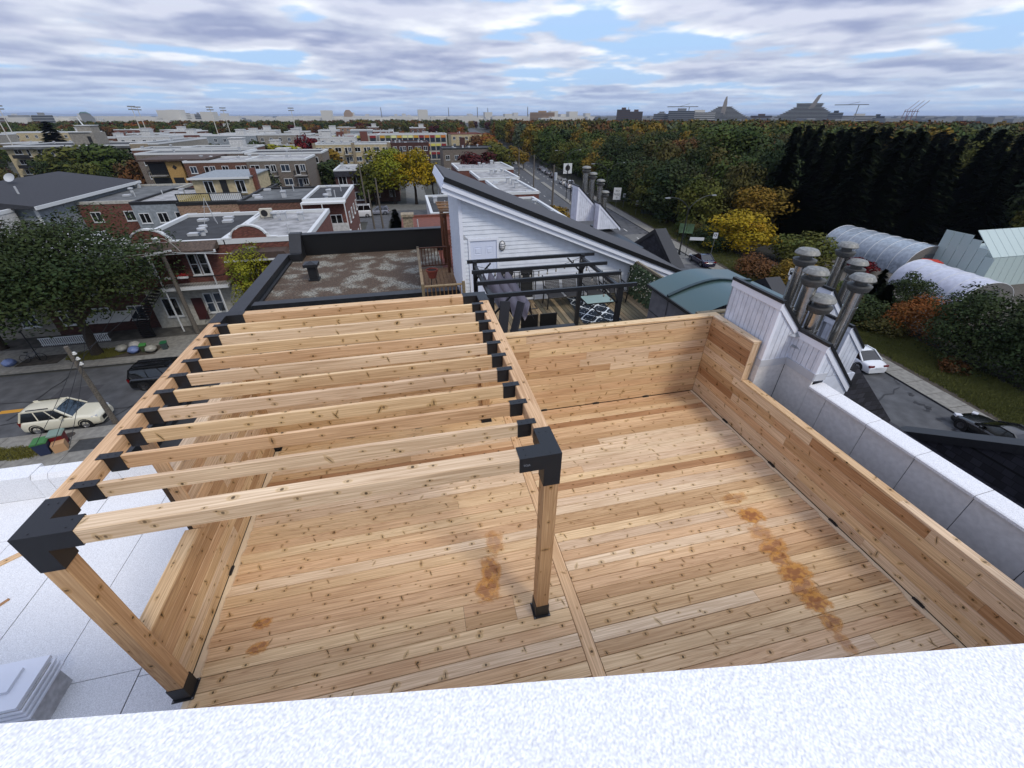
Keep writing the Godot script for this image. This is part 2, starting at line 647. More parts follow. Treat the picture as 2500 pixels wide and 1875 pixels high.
func build_walls() -> void:
	var hi := 1.66
	var lo := 0.925
	var core := mat("wall_core", Color(0.30, 0.23, 0.17), 0.9, 0.0, mid, 1.0)
	# far wall
	var f := thing("cedar_wall", "tall knotty cedar wall across the far end of the deck", "wall", V(0, 0, 0), 0, "cedar walls round the deck")
	var mb := MB.new()
	mb.box(V(XL - 0.12, -0.3, ZB - 0.13), V(XR + 0.12, hi - 0.02, ZB - 0.025))
	put("core", mb, core, f)
	wall_rows(f, V(XL, 0.015, ZB), V(1, 0, 0), XR - XL, 0.008, 11, V(0, 0, 1), 0.14, 0.1486)
	var xs := [XL - 0.1, -0.6, 2.16, XR + 0.14]
	for k in 3:
		board("cap_board", f, V(xs[k], hi + 0.018, ZB - 0.055), V(xs[k + 1] - 0.002, hi + 0.018, ZB - 0.055), 0.036, 0.15, Vector3.UP, wood[3])
	# right wall: high beside the corner, then low
	var r := thing("cedar_wall", "long cedar wall on the right that steps down from tall to low", "wall", V(0, 0, 0), 0, "cedar walls round the deck")
	mb = MB.new()
	mb.box(V(XR + 0.025, -0.3, ZB + 0.01), V(XR + 0.12, hi - 0.02, -5.12))
	mb.box(V(XR + 0.025, -0.3, -5.12), V(XR + 0.12, lo - 0.02, 0.15))
	put("core", mb, core, r)
	wall_rows(r, V(XR, 0.012, 0.15), V(0, 0, -1), 0.15 - ZB - 0.002, 0.008, 6, V(-1, 0, 0), 0.3, 0.1497)
	wall_rows(r, V(XR, 0.91, -5.12), V(0, 0, -1), -5.12 - ZB - 0.002, 0.907, 5, V(-1, 0, 0), 0.3, 0.147)
	board("cap_board", r, V(XR + 0.05, hi + 0.018, ZB + 0.022), V(XR + 0.05, hi + 0.018, -5.09), 0.036, 0.15, Vector3.UP, wood[0])
	board("end_board", r, V(XR + 0.055, lo + 0.003, -5.108), V(XR + 0.055, hi - 0.002, -5.108), 0.02, 0.14, V(0, 0, 1), wood[0])
	board("cap_board", r, V(XR + 0.065, lo, -5.09), V(XR + 0.065, lo, -2.3), 0.036, 0.13, Vector3.UP, wood[3])
	board("cap_board", r, V(XR + 0.065, lo, -2.298), V(XR + 0.065, lo, 0.15), 0.036, 0.13, Vector3.UP, wood[0])
	# left wall
	var l := thing("cedar_wall", "cedar wall on the left under the pergola", "wall", V(0, 0, 0), 0, "cedar walls round the deck")
	mb = MB.new()
	mb.box(V(XL - 0.12, -0.3, ZB + 0.01), V(XL - 0.025, hi - 0.02, -3.78))
	mb.box(V(XL - 0.12, -0.3, -3.78), V(XL - 0.025, lo - 0.02, -2.6))
	put("core", mb, core, l)
	wall_rows(l, V(XL, 0.012, -6.1), V(0, 0, 1), 6.1 - 2.6, 0.008, 6, V(1, 0, 0), 0.2, 0.1497)
	wall_rows(l, V(XL, 0.91, -6.1), V(0, 0, 1), 6.1 - 3.78, 0.907, 5, V(1, 0, 0), 0.2, 0.147)
	board("cap_board", l, V(XL - 0.055, hi + 0.018, -6.1), V(XL - 0.055, hi + 0.018, -3.79), 0.036, 0.15, Vector3.UP, wood[0])
	board("cap_board", l, V(XL - 0.055, lo, -3.74), V(XL - 0.055, lo, -2.6), 0.036, 0.15, Vector3.UP, wood[3])
	board("end_board", l, V(XL + 0.018, lo + 0.022, -3.76), V(XL + 0.018, 2.352, -3.76), 0.034, 0.13, V(0, 0, 1), wood[1])
	# black feet in the gap under the walls
	var n := 0
	for q in [[XR - 0.012, -5.13, 1, r], [XR - 0.012, -3.94, 1, r], [XR - 0.012, -2.75, 1, r], [XR - 0.012, -1.57, 1, r], [XL + 0.012, -3.82, 1, l], [XL + 0.012, -5.0, 1, l],
			[-1.55, ZB + 0.012, 0, f], [-0.36, ZB + 0.012, 0, f], [2.05, ZB + 0.012, 0, f], [3.13, ZB + 0.012, 0, f], [4.22, ZB + 0.012, 0, f]]:
		var m2 := MB.new()
		var s := V(0.03, 0.022, 0.13) if q[2] == 1 else V(0.13, 0.022, 0.03)
		m2.cbox(V(0, 0.011, 0), s)
		m2.cbox(V(0, 0.024, 0), s * 0.55)
		put("foot_bracket", m2, black_metal, q[3], at3(V(q[0], 0.0045, q[1])))
		n += 1

func beam_mesh(length: float) -> ArrayMesh:
	return plank_mesh(length, 0.14, 0.14, 0.006)

func build_pergola() -> void:
	var x0 := -2.853
	var x1 := 0.973
	var z0 := -2.4156
	var z1 := -6.2604
	var hb := 2.4987
	var p := thing("pergola", "cedar pergola with black steel brackets standing on the deck", "pergola")
	var t := 0.143
	var c := t / 2
	var yb := hb - 0.004 - 0.07
	# posts
	for q in [[x0 + c, z0 - c], [x1 - c, z0 - c], [x0 + c, z1 + c], [x1 - c, z1 + c]]:
		var po := put("post", beam_mesh(hb - 0.15), wood[2], p, Transform3D(Basis(V(0, 1, 0), V(-1, 0, 0), V(0, 0, 1)), V(q[0], 0.02, q[1])))
		var b := MB.new()
		var e := 0.0765
		var th := 0.005
		b.box(V(-e, 0, -e), V(e, 0.2, -e + th)); b.box(V(-e, 0, e - th), V(e, 0.2, e))
		b.box(V(-e, 0, -e + th), V(-e + th, 0.2, e - th)); b.box(V(e - th, 0, -e + th), V(e, 0.2, e - th))
		b.box(V(-0.097, 0.0, -0.097), V(0.097, 0.007, 0.097))
		var base := put("post_base", b, black_metal, p, at3(V(q[0], 0.006, q[1])))
		for s in [[-1, -1], [1, -1], [1, 1], [-1, 1]]:
			var sc := MB.new()
			sc.lathe([Vector2(0.009, 0.007), Vector2(0.009, 0.011), Vector2(0.005, 0.014), Vector2(0, 0.0145)], V(s[0] * 0.085, 0, s[1] * 0.085), 8)
			put("screw", sc, screw_metal, base)
	# beams
	put("beam", beam_mesh(x1 - x0 - 0.3), wood[0], p, Transform3D(Basis(), V(x0 + 0.15, yb, z0 - c)))
	put("beam", beam_mesh(x1 - x0 - 0.3), wood[1], p, Transform3D(Basis(), V(x0 + 0.15, yb, z1 + c)))
	var along := Basis(V(0, 0, -1), V(0, 1, 0), V(1, 0, 0))
	put("beam", beam_mesh(z0 - z1 - 0.3), wood[1], p, Transform3D(along, V(x0 + c, yb, z0 - 0.15)))
	put("beam", beam_mesh(z0 - z1 - 0.3), wood[1], p, Transform3D(along, V(x1 - c, yb, z0 - 0.15)))
	# rafters in steel hangers
	for k in 10:
		var z := -2.885 - 0.3235 * k
		put("rafter", plank_mesh(x1 - x0 - 0.30, 0.138, 0.038, 0.003), wood[[0, 1, 3, 0, 3][k % 5]], p, Transform3D(Basis(), V(x0 + 0.15, hb - 0.004 - 0.069, z)))
		for s in [0, 1]:
			var b := MB.new()
			var xa := x0 + t if s == 0 else x1 - t
			var sg := 1.0 if s == 0 else -1.0
			var hw := 0.0245
			var L := 0.125
			var lo := minf(0, sg * L)
			var up := maxf(0, sg * L)
			b.box(V(lo, -0.148, hw - 0.004), V(up, 0.0, hw)); b.box(V(lo, -0.148, -hw), V(up, 0.0, -hw + 0.004))
			b.box(V(lo, -0.152, -hw), V(up, -0.148, hw))
			b.box(V(minf(-sg * 0.045, sg * L), 0.0, -hw - 0.012), V(maxf(-sg * 0.045, sg * L), 0.005, hw + 0.012))
			var hg := put("rafter_bracket", b, black_metal, p, at3(V(xa, hb - 0.002, z)))
			for sx in [-0.028, 0.03, 0.085]:
				var sc := MB.new()
				sc.lathe([Vector2(0.0055, 0.005), Vector2(0.0055, 0.008), Vector2(0, 0.009)], V(sg * sx, 0, 0), 6)
				put("screw", sc, dark_metal, hg)
	# three-way corner brackets
	for q in [[x0, z0, 1, -1], [x1, z0, -1, -1], [x0, z1, 1, 1], [x1, z1, -1, 1]]:
		var b := MB.new()
		var a := 0.36
		var o := 0.1475
		# arms as sleeves round the beams, drawn in a frame whose +x and +z run along the two beams
		var bs := Basis(V(q[2], 0, 0), V(0, 1, 0), V(0, 0, q[3]))
		var flip: bool = q[2] * q[3] < 0
		var pieces := [
			[V(-0.003, -0.002, -0.003), V(a, 0.003, o)], [V(-0.003, -0.002, o), V(o, 0.003, a)],       # top plates
			[V(-0.003, -0.147, -0.003), V(a, -0.002, 0.001)], [V(-0.003, -0.147, 0.001), V(0.001, -0.002, a)], # outer sides
			[V(o - 0.004, -0.147, o - 0.004), V(a, -0.002, o)], [V(o - 0.004, -0.147, o), V(o, -0.002, a)],    # inner sides
			[V(o, -0.151, -0.003), V(a, -0.147, o)], [V(-0.003, -0.151, o), V(o, -0.147, a)],          # undersides
			[V(-0.003, -0.357, -0.003), V(o, -0.147, 0.001)], [V(-0.003, -0.357, 0.001), V(0.001, -0.147, o)],
			[V(o - 0.004, -0.357, 0.001), V(o, -0.151, o)], [V(0.001, -0.357, o - 0.004), V(o - 0.004, -0.151, o)]]
		for pc in pieces:
			var A: Vector3 = bs * pc[0]
			var B: Vector3 = bs * pc[1]
			b.box(V(minf(A.x, B.x), A.y, minf(A.z, B.z)), V(maxf(A.x, B.x), B.y, maxf(A.z, B.z)))
		var br := put("corner_bracket", b, black_metal, p, at3(V(q[0], hb, q[1])))
		for s in [V(0.09, 0.003, 0.03), V(0.05, 0.003, 0.3), V(0.3, 0.003, 0.04), V(0.3, 0.003, 0.11), V(0.11, 0.003, 0.3)]:
			var sc := MB.new()
			sc.lathe([Vector2(0.006, 0), Vector2(0.006, 0.003), Vector2(0, 0.004)], bs * s, 6)
			put("screw", sc, dark_metal, br)
		if q[0] == x1 and q[1] == z0:
			var tm := TextMesh.new()
			var sf := SystemFont.new()
			sf.font_names = PackedStringArray(["Droid Sans"])
			tm.font = sf
			tm.text = "TOJA"
			tm.font_size = 40
			tm.pixel_size = 0.0007
			tm.depth = 0.001
			put("lettering", tm, mat("pale_print", Color(0.5, 0.52, 0.55), 0.6), br, at3(V(-0.298, -0.075, 0.0037)))

# ---------------------------------------------------------------- the white roofed building under the deck
var membrane: StandardMaterial3D
var white_clad: StandardMaterial3D
var white_trim: StandardMaterial3D
var steel: StandardMaterial3D
var shingle: StandardMaterial3D
var seam_dark: StandardMaterial3D

func slope_boards(mb: MB, x0: float, x1: float, z: float, y0: float, top: Callable, step := 0.1, th := 0.014) -> void:
	# vertical boards on a face that looks towards +z, each cut to the slope above it
	var x := x0
	while x < x1 - 0.01:
		var e := minf(x + step - 0.009, x1)
		var a: float = top.call(x)
		var b: float = top.call(e)
		mb.prism(PackedVector2Array([Vector2(x, y0), Vector2(e, y0), Vector2(e, b), Vector2(x, a)]), th, Transform3D(Basis(), V(0, 0, z)))
		x += step

func flue(parent: Node3D, x: float, z: float, ytop: float, ybase: float, r := 0.1) -> void:
	var mb := MB.new()
	mb.tube(V(0, ybase, 0), V(0, ytop - 0.24, 0), r, r, 24)
	for s in [0.33, 0.72]:
		var y := lerpf(ybase, ytop, s)
		mb.tube(V(0, y, 0), V(0, y + 0.025, 0), r + 0.006, r + 0.006, 24)
	var f := put("flue_pipe", mb, steel, parent, at3(V(x, 0, z)))
	mb = MB.new()
	mb.lathe([Vector2(r + 0.004, -0.30), Vector2(r + 0.05, -0.27), Vector2(r + 0.075, -0.2), Vector2(r + 0.075, -0.185), Vector2(r - 0.01, -0.17), Vector2(r - 0.01, -0.10)], V(0, ytop, 0), 24)
	put("collar", mb, mat("dull_galvanised", Color(0.38, 0.38, 0.37), 0.6, 0.3, mid, 3.0), f)
	mb = MB.new()
	mb.lathe([Vector2(0.0, -0.105), Vector2(r + 0.08, -0.1), Vector2(r + 0.085, -0.085), Vector2(r + 0.07, -0.06), Vector2(r + 0.04, -0.025), Vector2(r - 0.04, -0.006), Vector2(0.0, 0.0)], V(0, ytop, 0), 28)
	put("rain_cap", mb, mat("cap_zinc", Color(0.60, 0.60, 0.58), 0.6, 0.25, blotch, 4.0), f)
	mb = MB.new()
	mb.lathe([Vector2(r + 0.1, 0), Vector2(r + 0.012, 0.07), Vector2(r + 0.004, 0.1)], V(0, ybase, 0), 20)
	put("flashing", mb, mat("flashing_metal", Color(0.66, 0.67, 0.68), 0.35, 0.7), f)

func chase_box(parent: Node3D, x0: float, x1: float, zf: float, zb: float, y0: float, ytop: float, slope: float) -> void:
	# clad box whose top falls towards +x; xface looks towards -x, front towards +z
	var top := func(x: float) -> float: return ytop - slope * (x - x0)
	var mb := MB.new()
	mb.prism(PackedVector2Array([Vector2(x0 + 0.015, y0), Vector2(x1, y0), Vector2(x1, top.call(x1)), Vector2(x0 + 0.015, ytop)]), zf - zb - 0.015, Transform3D(Basis(), V(0, 0, zb)))
	put("backing", mb, mat("chase_backing", Color(0.55, 0.56, 0.58), 0.8), parent)
	var ft := func(x: float) -> float: return ytop - slope * (x - x0) - 0.1
	mb = MB.new()
	slope_boards(mb, x0 + 0.06, x1, zf - 0.015, y0, ft)
	put("front_siding", mb, white_clad, parent)
	mb = MB.new()
	var n := int((zf - zb) / 0.1)
	for k in n:
		mb.box(V(x0, y0, zf - 0.105 - 0.1 * k), V(x0 + 0.014, ytop - 0.1, zf - 0.014 - 0.1 * k))
	put("side_siding", mb, white_clad, parent)
	mb = MB.new()
	mb.box(V(x0 - 0.004, y0, zf - 0.06), V(x0 + 0.058, ytop - 0.1, zf + 0.005))
	put("corner_trim", mb, white_trim, parent)
	mb = MB.new()
	mb.box(V(x0 - 0.02, ytop - 0.115, zb), V(x0 - 0.002, ytop + 0.0, zf + 0.02))
	var a: float = top.call(x0 - 0.02)
	var b: float = top.call(x1 + 0.02)
	mb.prism(PackedVector2Array([Vector2(x0 - 0.002, a - 0.13), Vector2(x1 + 0.02, b - 0.13), Vector2(x1 + 0.02, b), Vector2(x0 - 0.002, a)]), 0.018, Transform3D(Basis(), V(0, 0, zf + 0.002)))
	put("fascia", mb, white_trim, parent)
	mb = MB.new()
	mb.box(V(x0 - 0.035, ytop, zb), V(x0 + 0.03, ytop + 0.05, zf + 0.035))
	mb.prism(PackedVector2Array([Vector2(x0 + 0.03, a - 0.05), Vector2(x1 + 0.04, b - 0.03), Vector2(x1 + 0.04, b + 0.03), Vector2(x0 + 0.03, a + 0.02)]), 0.07, Transform3D(Basis(), V(0, 0, zf - 0.035)))
	put("cap_flashing", mb, black_metal, parent)
	mb = MB.new()
	mb.prism(PackedVector2Array([Vector2(x0 + 0.03, ytop - 0.02), Vector2(x1, top.call(x1) - 0.02), Vector2(x1, top.call(x1) + 0.012), Vector2(x0 + 0.03, ytop + 0.012)]), zf - zb - 0.04, Transform3D(Basis(), V(0, 0, zb)))
	put("top_plate", mb, dark_metal, parent)

func build_host() -> void:
	membrane = relief(mat("white_granule_membrane", Color(0.93, 0.935, 0.945), 0.95, 0.0, grit_tex(512, 12, 0.85, 1.0), 0.7), grain_bump, 0.25)
	var grey_membrane := mat("parapet_membrane", Color(0.84, 0.835, 0.83), 0.95, 0.0, noise_tex(512, 0.03, 0.9, 1.0, 5, 17), 0.6)
	white_clad = mat("white_cladding", Color(0.86, 0.88, 0.92), 0.5, 0.0, noise_tex(512, 0.012, 0.88, 1.0, 4, 19), 0.5)
	white_trim = mat("white_trim", Color(0.87, 0.885, 0.92), 0.45)
	steel = mat("stainless_flue", Color(0.80, 0.79, 0.77), 0.24, 1.0, noise_tex(256, 0.03, 0.86, 1.0, 3, 23), 1.2)
	shingle = shingle_mat()
	seam_dark = mat("seam_tar", Color(0.10, 0.10, 0.11), 0.8)
	var brick := mat("red_brick", Color(0.44, 0.23, 0.18), 0.9, 0.0, brick_tex(Color(1, 1, 1), 1), 0.5)
	var b := thing("deck_building", "white roofed building that carries the new cedar deck", "building")
	var mb := MB.new()
	mb.box(V(-9.5, GY, -6.3), V(6.3, -0.42, 6.0))
	put("wall", mb, brick, b)
	mb = MB.new()
	mb.box(V(-9.4, -0.43, -6.25), V(XL - 0.14, -0.364, 1.0))
	put("roof_bed", mb, seam_dark, b)
	# rolled membrane: strips along z with dark seams
	var xs := [-9.4, -8.04, -7.14, -6.25, -5.35, -4.46, -3.57, XL - 0.14]
	for k in xs.size() - 1:
		var z := -6.2
		var cuts := [rng.randf_range(-5.6, -4.8), rng.randf_range(-3.7, -2.5), 1.0]
		if k == 5: cuts = [-5.35, -3.02, 1.0]
		if k == 6: cuts = [-4.6, -2.94, 1.0]
		for c in cuts:
			mb = MB.new()
			mb.box(V(xs[k] + 0.006, -0.366, z + 0.004), V(xs[k + 1] - 0.006, -0.35 + 0.002 * (k % 2), c - 0.004))
			put("roof_panel", mb, membrane, b)
			z = c
	# low parapet along the far side of the white roof
	mb = MB.new()
	mb.box(V(-9.5, -0.35, -6.52), V(-6.36, 0.1, -6.2))
	var px := -6.355
	put("parapet", mb, membrane, b)
	for e in [-6.13, -5.2, -4.2, -3.2, XL - 0.14]:
		mb = MB.new()
		mb.prism(PackedVector2Array([Vector2(-6.44, -0.36), Vector2(-6.195, -0.36), Vector2(-6.195, 0.02), Vector2(-6.25, 0.095), Vector2(-6.44, 0.095)]), e - px - 0.008, Transform3D(Basis(V(0, 0, 1), V(0, 1, 0), V(-1, 0, 0)), V(e - 0.004, 0, 0)))
		put("parapet", mb, membrane, b)
		px = e
	# the boxed-in vent at the lower left
	var v := thing("roof_vent_box", "white stepped vent box standing on the white membrane roof", "vent box")
	mb = MB.new()
	mb.box(V(-5.5, -0.35, -3.06), V(-4.245, 0.06, -2.64))
	put("body", mb, mat("vent_grey", Color(0.80, 0.80, 0.81), 0.9, 0.0, mid, 1.0), v)
	for k in 3:
		mb = MB.new()
		var o := 0.012 * k
		mb.box(V(-5.6, -0.07 + 0.045 * k, -3.1 - o * 0.2), V(-4.205 - o, -0.045 + 0.045 * k, -2.60 - o))
		put("moulding", mb, white_trim, v)
	mb = MB.new()
	mb.box(V(-5.6, 0.063, -3.12), V(-4.26, 0.10, -2.64))
	put("top_slab", mb, white_trim, v)
	mb = MB.new()
	mb.box(V(-5.6, 0.101, -3.02), V(-4.42, 0.135, -2.80))
	put("raised_panel", mb, white_trim, v)
	# wood scraps left on the membrane
	var s1 := board("wood_scrap", self, V(-6.2, -0.338, -4.86), V(-5.93, -0.338, -5.06), 0.02, 0.09, Vector3.UP, wood[1])
	tag(s1, "short thick offcut of board lying by the left edge of the white roof", "wood scrap", "offcuts left on the white roof")
	var s2 := board("wood_scrap", self, V(-5.85, -0.341, -4.0), V(-5.62, -0.341, -4.3), 0.014, 0.04, Vector3.UP, wood[4])
	tag(s2, "thin reddish stick lying on the white roof below the thick offcut", "wood scrap", "offcuts left on the white roof")
	# the thick white parapet the picture is taken over
	var ang := atan(0.1566)
	mb = MB.new()
	mb.box(V(-9, -13, 0), V(9, 0, 0.95))
	var fp := put("near_parapet", mb, relief(mat("coarse_white_granules", Color(0.95, 0.955, 0.965), 0.95, 0.0, grit_tex(512, 29, 0.85, 1.0), 0.75), grit_tex(512, 33), 0.28), null, Transform3D(Basis(Vector3.UP, -ang + 0.0), V(0.0, 3.3, -0.605)))
	fp.rotation.y = -ang
	tag(fp, "thick white granulated parapet along the bottom of the picture", "parapet")
	# right parapet in membrane panels, white on top
	var zz := -4.42
	var zn := -4.08
	while zz < 1.0:
		mb = MB.new()
		mb.box(V(5.97, -0.5, zz + 0.004), V(6.17, 1.15, zn - 0.004))
		put("parapet_panel", mb, grey_membrane, b)
		mb = MB.new()
		mb.prism(PackedVector2Array([Vector2(5.945, 1.125), Vector2(6.2, 1.125), Vector2(6.2, 1.2), Vector2(5.965, 1.172), Vector2(5.945, 1.16)]), zn - zz - 0.008, Transform3D(Basis(), V(0, 0, zz + 0.004)))
		put("parapet_cap", mb, membrane, b)
		zz = zn
		zn += 0.68
	mb = MB.new()
	mb.box(V(5.98, -0.5, -4.4), V(6.16, 1.13, 1.0))
	put("seam_backing", mb, seam_dark, b)
	# gutter behind the wood wall
	mb = MB.new()
	mb.box(V(XR + 0.122, -0.45, -6.25), V(5.96, -0.3, 1.0))
	put("gutter_roof", mb, grey_membrane, b)
	# lower walls of the flue chase, in membrane
	mb = MB.new()
	mb.box(V(5.448, -0.4, -6.2), V(5.5, 1.3, -4.998))
	mb.box(V(5.5, -0.4, -5.04), V(5.965, 1.3, -4.998))
	mb.box(V(5.968, -0.4, -4.99), V(6.0, 1.3, -4.418))
	put("chase_base", mb, grey_membrane, b)
	# ---- flue chase beside the right wall
	var c := thing("flue_chase", "white stepped flue chase with four steel flues beside the right deck wall", "flue chase", V(0, 0, 0), 0, "white flue chases")
	chase_box(c, 5.452, 6.9, -5.002, -6.15, 1.3, 2.40, 1.0)
	chase_box(c, 5.972, 6.78, -4.422, -5.06, 1.3, 1.885, 1.0)
	mb = MB.new()
	mb.box(V(5.44, 1.25, -6.15), V(5.452, 1.38, -4.99)); mb.box(V(5.452, 1.25, -5.0), V(5.965, 1.38, -4.988)); mb.box(V(5.955, 1.25, -4.987), V(5.97, 1.38, -4.41)); mb.box(V(5.97, 1.25, -4.421), V(6.2, 1.38, -4.404))
	put("base_trim", mb, mat("trim_grey", Color(0.72, 0.73, 0.75), 0.5), c)
	mb = MB.new()
	mb.box(V(6.2, 0.3, -5.0), V(6.8, 1.29, -4.425))
	put("lower_panel", mb, white_clad, c)
	flue(c, 6.22, -5.6, 3.05, 1.55)
	flue(c, 5.98, -5.11, 2.9, 1.8)
	flue(c, 6.14, -4.95, 2.5, 1.6, 0.105)
	flue(c, 6.88, -5.05, 2.75, 0.7)
	var c2 := thing("flue_chase", "white flue chase with two steel flues standing behind the near one", "flue chase", V(0, 0, 0), 0, "white flue chases")
	chase_box(c2, 7.88, 8.9, -6.25, -7.3, 0.2, 1.95, 1.0)
	chase_box(c2, 8.0, 8.5, -5.66, -6.24, 0.1, 1.42, 0.95)
	flue(c2, 8.4, -6.73, 2.75, 0.9)
	flue(c2, 8.41, -6.4, 2.5, 0.9)
	var c3 := thing("flue_chase", "white flue chase with four steel flues in a row beyond the sloped roof", "flue chase", V(0, 0, 0), 0, "white flue chases")
	chase_box(c3, 7.85, 9.9, -20.3, -21.2, 0.45, 2.0, 0.92)
	chase_box(c3, 8.75, 9.95, -19.7, -20.28, 0.15, 1.3, 0.92)
	for q in [[8.29, 2.85, 1.3], [8.64, 2.58, 1.0], [9.08, 2.27, 0.75], [9.36, 1.76, 0.4]]:
		flue(c3, q[0], -20.6, q[1], q[2], 0.13)

func shingle_mat() -> StandardMaterial3D:
	# dark asphalt shingles: staggered tabs as print, 1.6 m square
	var im := Image.create(256, 256, false, Image.FORMAT_RGB8)
	var r := RandomNumberGenerator.new()
	r.seed = 3
	for row in 10:
		var off := (row % 2) * 16 + r.randi_range(0, 8)
		for k in range(-1, 9):
			var t := r.randf_range(0.62, 1.0)
			im.fill_rect(Rect2i(off + k * 32, row * 25 + 3, 32, 26), Color(t, t, t * 1.03))
			im.fill_rect(Rect2i(off + k * 32, row * 25 + 3, 1, 26), Color(0.4, 0.4, 0.42))
		im.fill_rect(Rect2i(0, row * 25 + 3, 256, 2), Color(0.38, 0.38, 0.4))
	return mat("dark_shingles", Color(0.2, 0.2, 0.225), 0.85, 0.0, ImageTexture.create_from_image(im), 0.62)

func brick_tex(_c: Color, sd: int) -> ImageTexture:
	# grain of far brickwork, courses of 75 mm; 2 m square
	var im := Image.create(256, 256, false, Image.FORMAT_RGB8)
	im.fill(Color(0.78, 0.74, 0.7))
	var r := RandomNumberGenerator.new()
	r.seed = sd
	for row in 26:
		var y := int(row * 256.0 / 26.0)
		for k in range(-1, 9):
			var t := r.randf_range(0.72, 1.0)
			im.fill_rect(Rect2i(k * 28 + (row % 2) * 14 + 1, y + 1, 27, 9), Color(t, t * r.randf_range(0.92, 1.0), t * 0.96))
	return ImageTexture.create_from_image(im)

# ---------------------------------------------------------------- the neighbouring roofs of the same row
var gravel_roof: StandardMaterial3D

func lap_boards(parent: Node3D, x0: float, x1: float, y0: float, top: Callable, z: float, m: Material, h := 0.125) -> void:
	# lap siding on a face that looks towards +z, each course cut by the slope of the roof
	var y := y0
	while true:
		var ya := y
		var yb := y + h
		var xe := x1
		var xl := x1
		# where the roof line (falling to +x) crosses the course
		if top.call(x1) < yb:
			xl = x0
			while xl < x1 and top.call(xl) > yb: xl += 0.02
			xe = xl
			while xe < x1 and top.call(xe) > ya: xe += 0.02
		if xe <= x0 + 0.05: break
		var mb := MB.new()
		var o := 0.018
		# wedge: proud at the bottom
		var A := V(x0, ya, z + o)
		var B := V(xe, ya, z + o)
		var C := V(xl, yb, z + 0.002)
		var D := V(x0, yb, z + 0.002)
		mb.quad(A, B, C, D)
		mb.quad(V(x0, ya, z), V(xe, ya, z), B, A)
		mb.quad(A, D, V(x0, yb, z), V(x0, ya, z))
		put("siding_board", mb, m, parent)
		y += h
		if y > 6: break

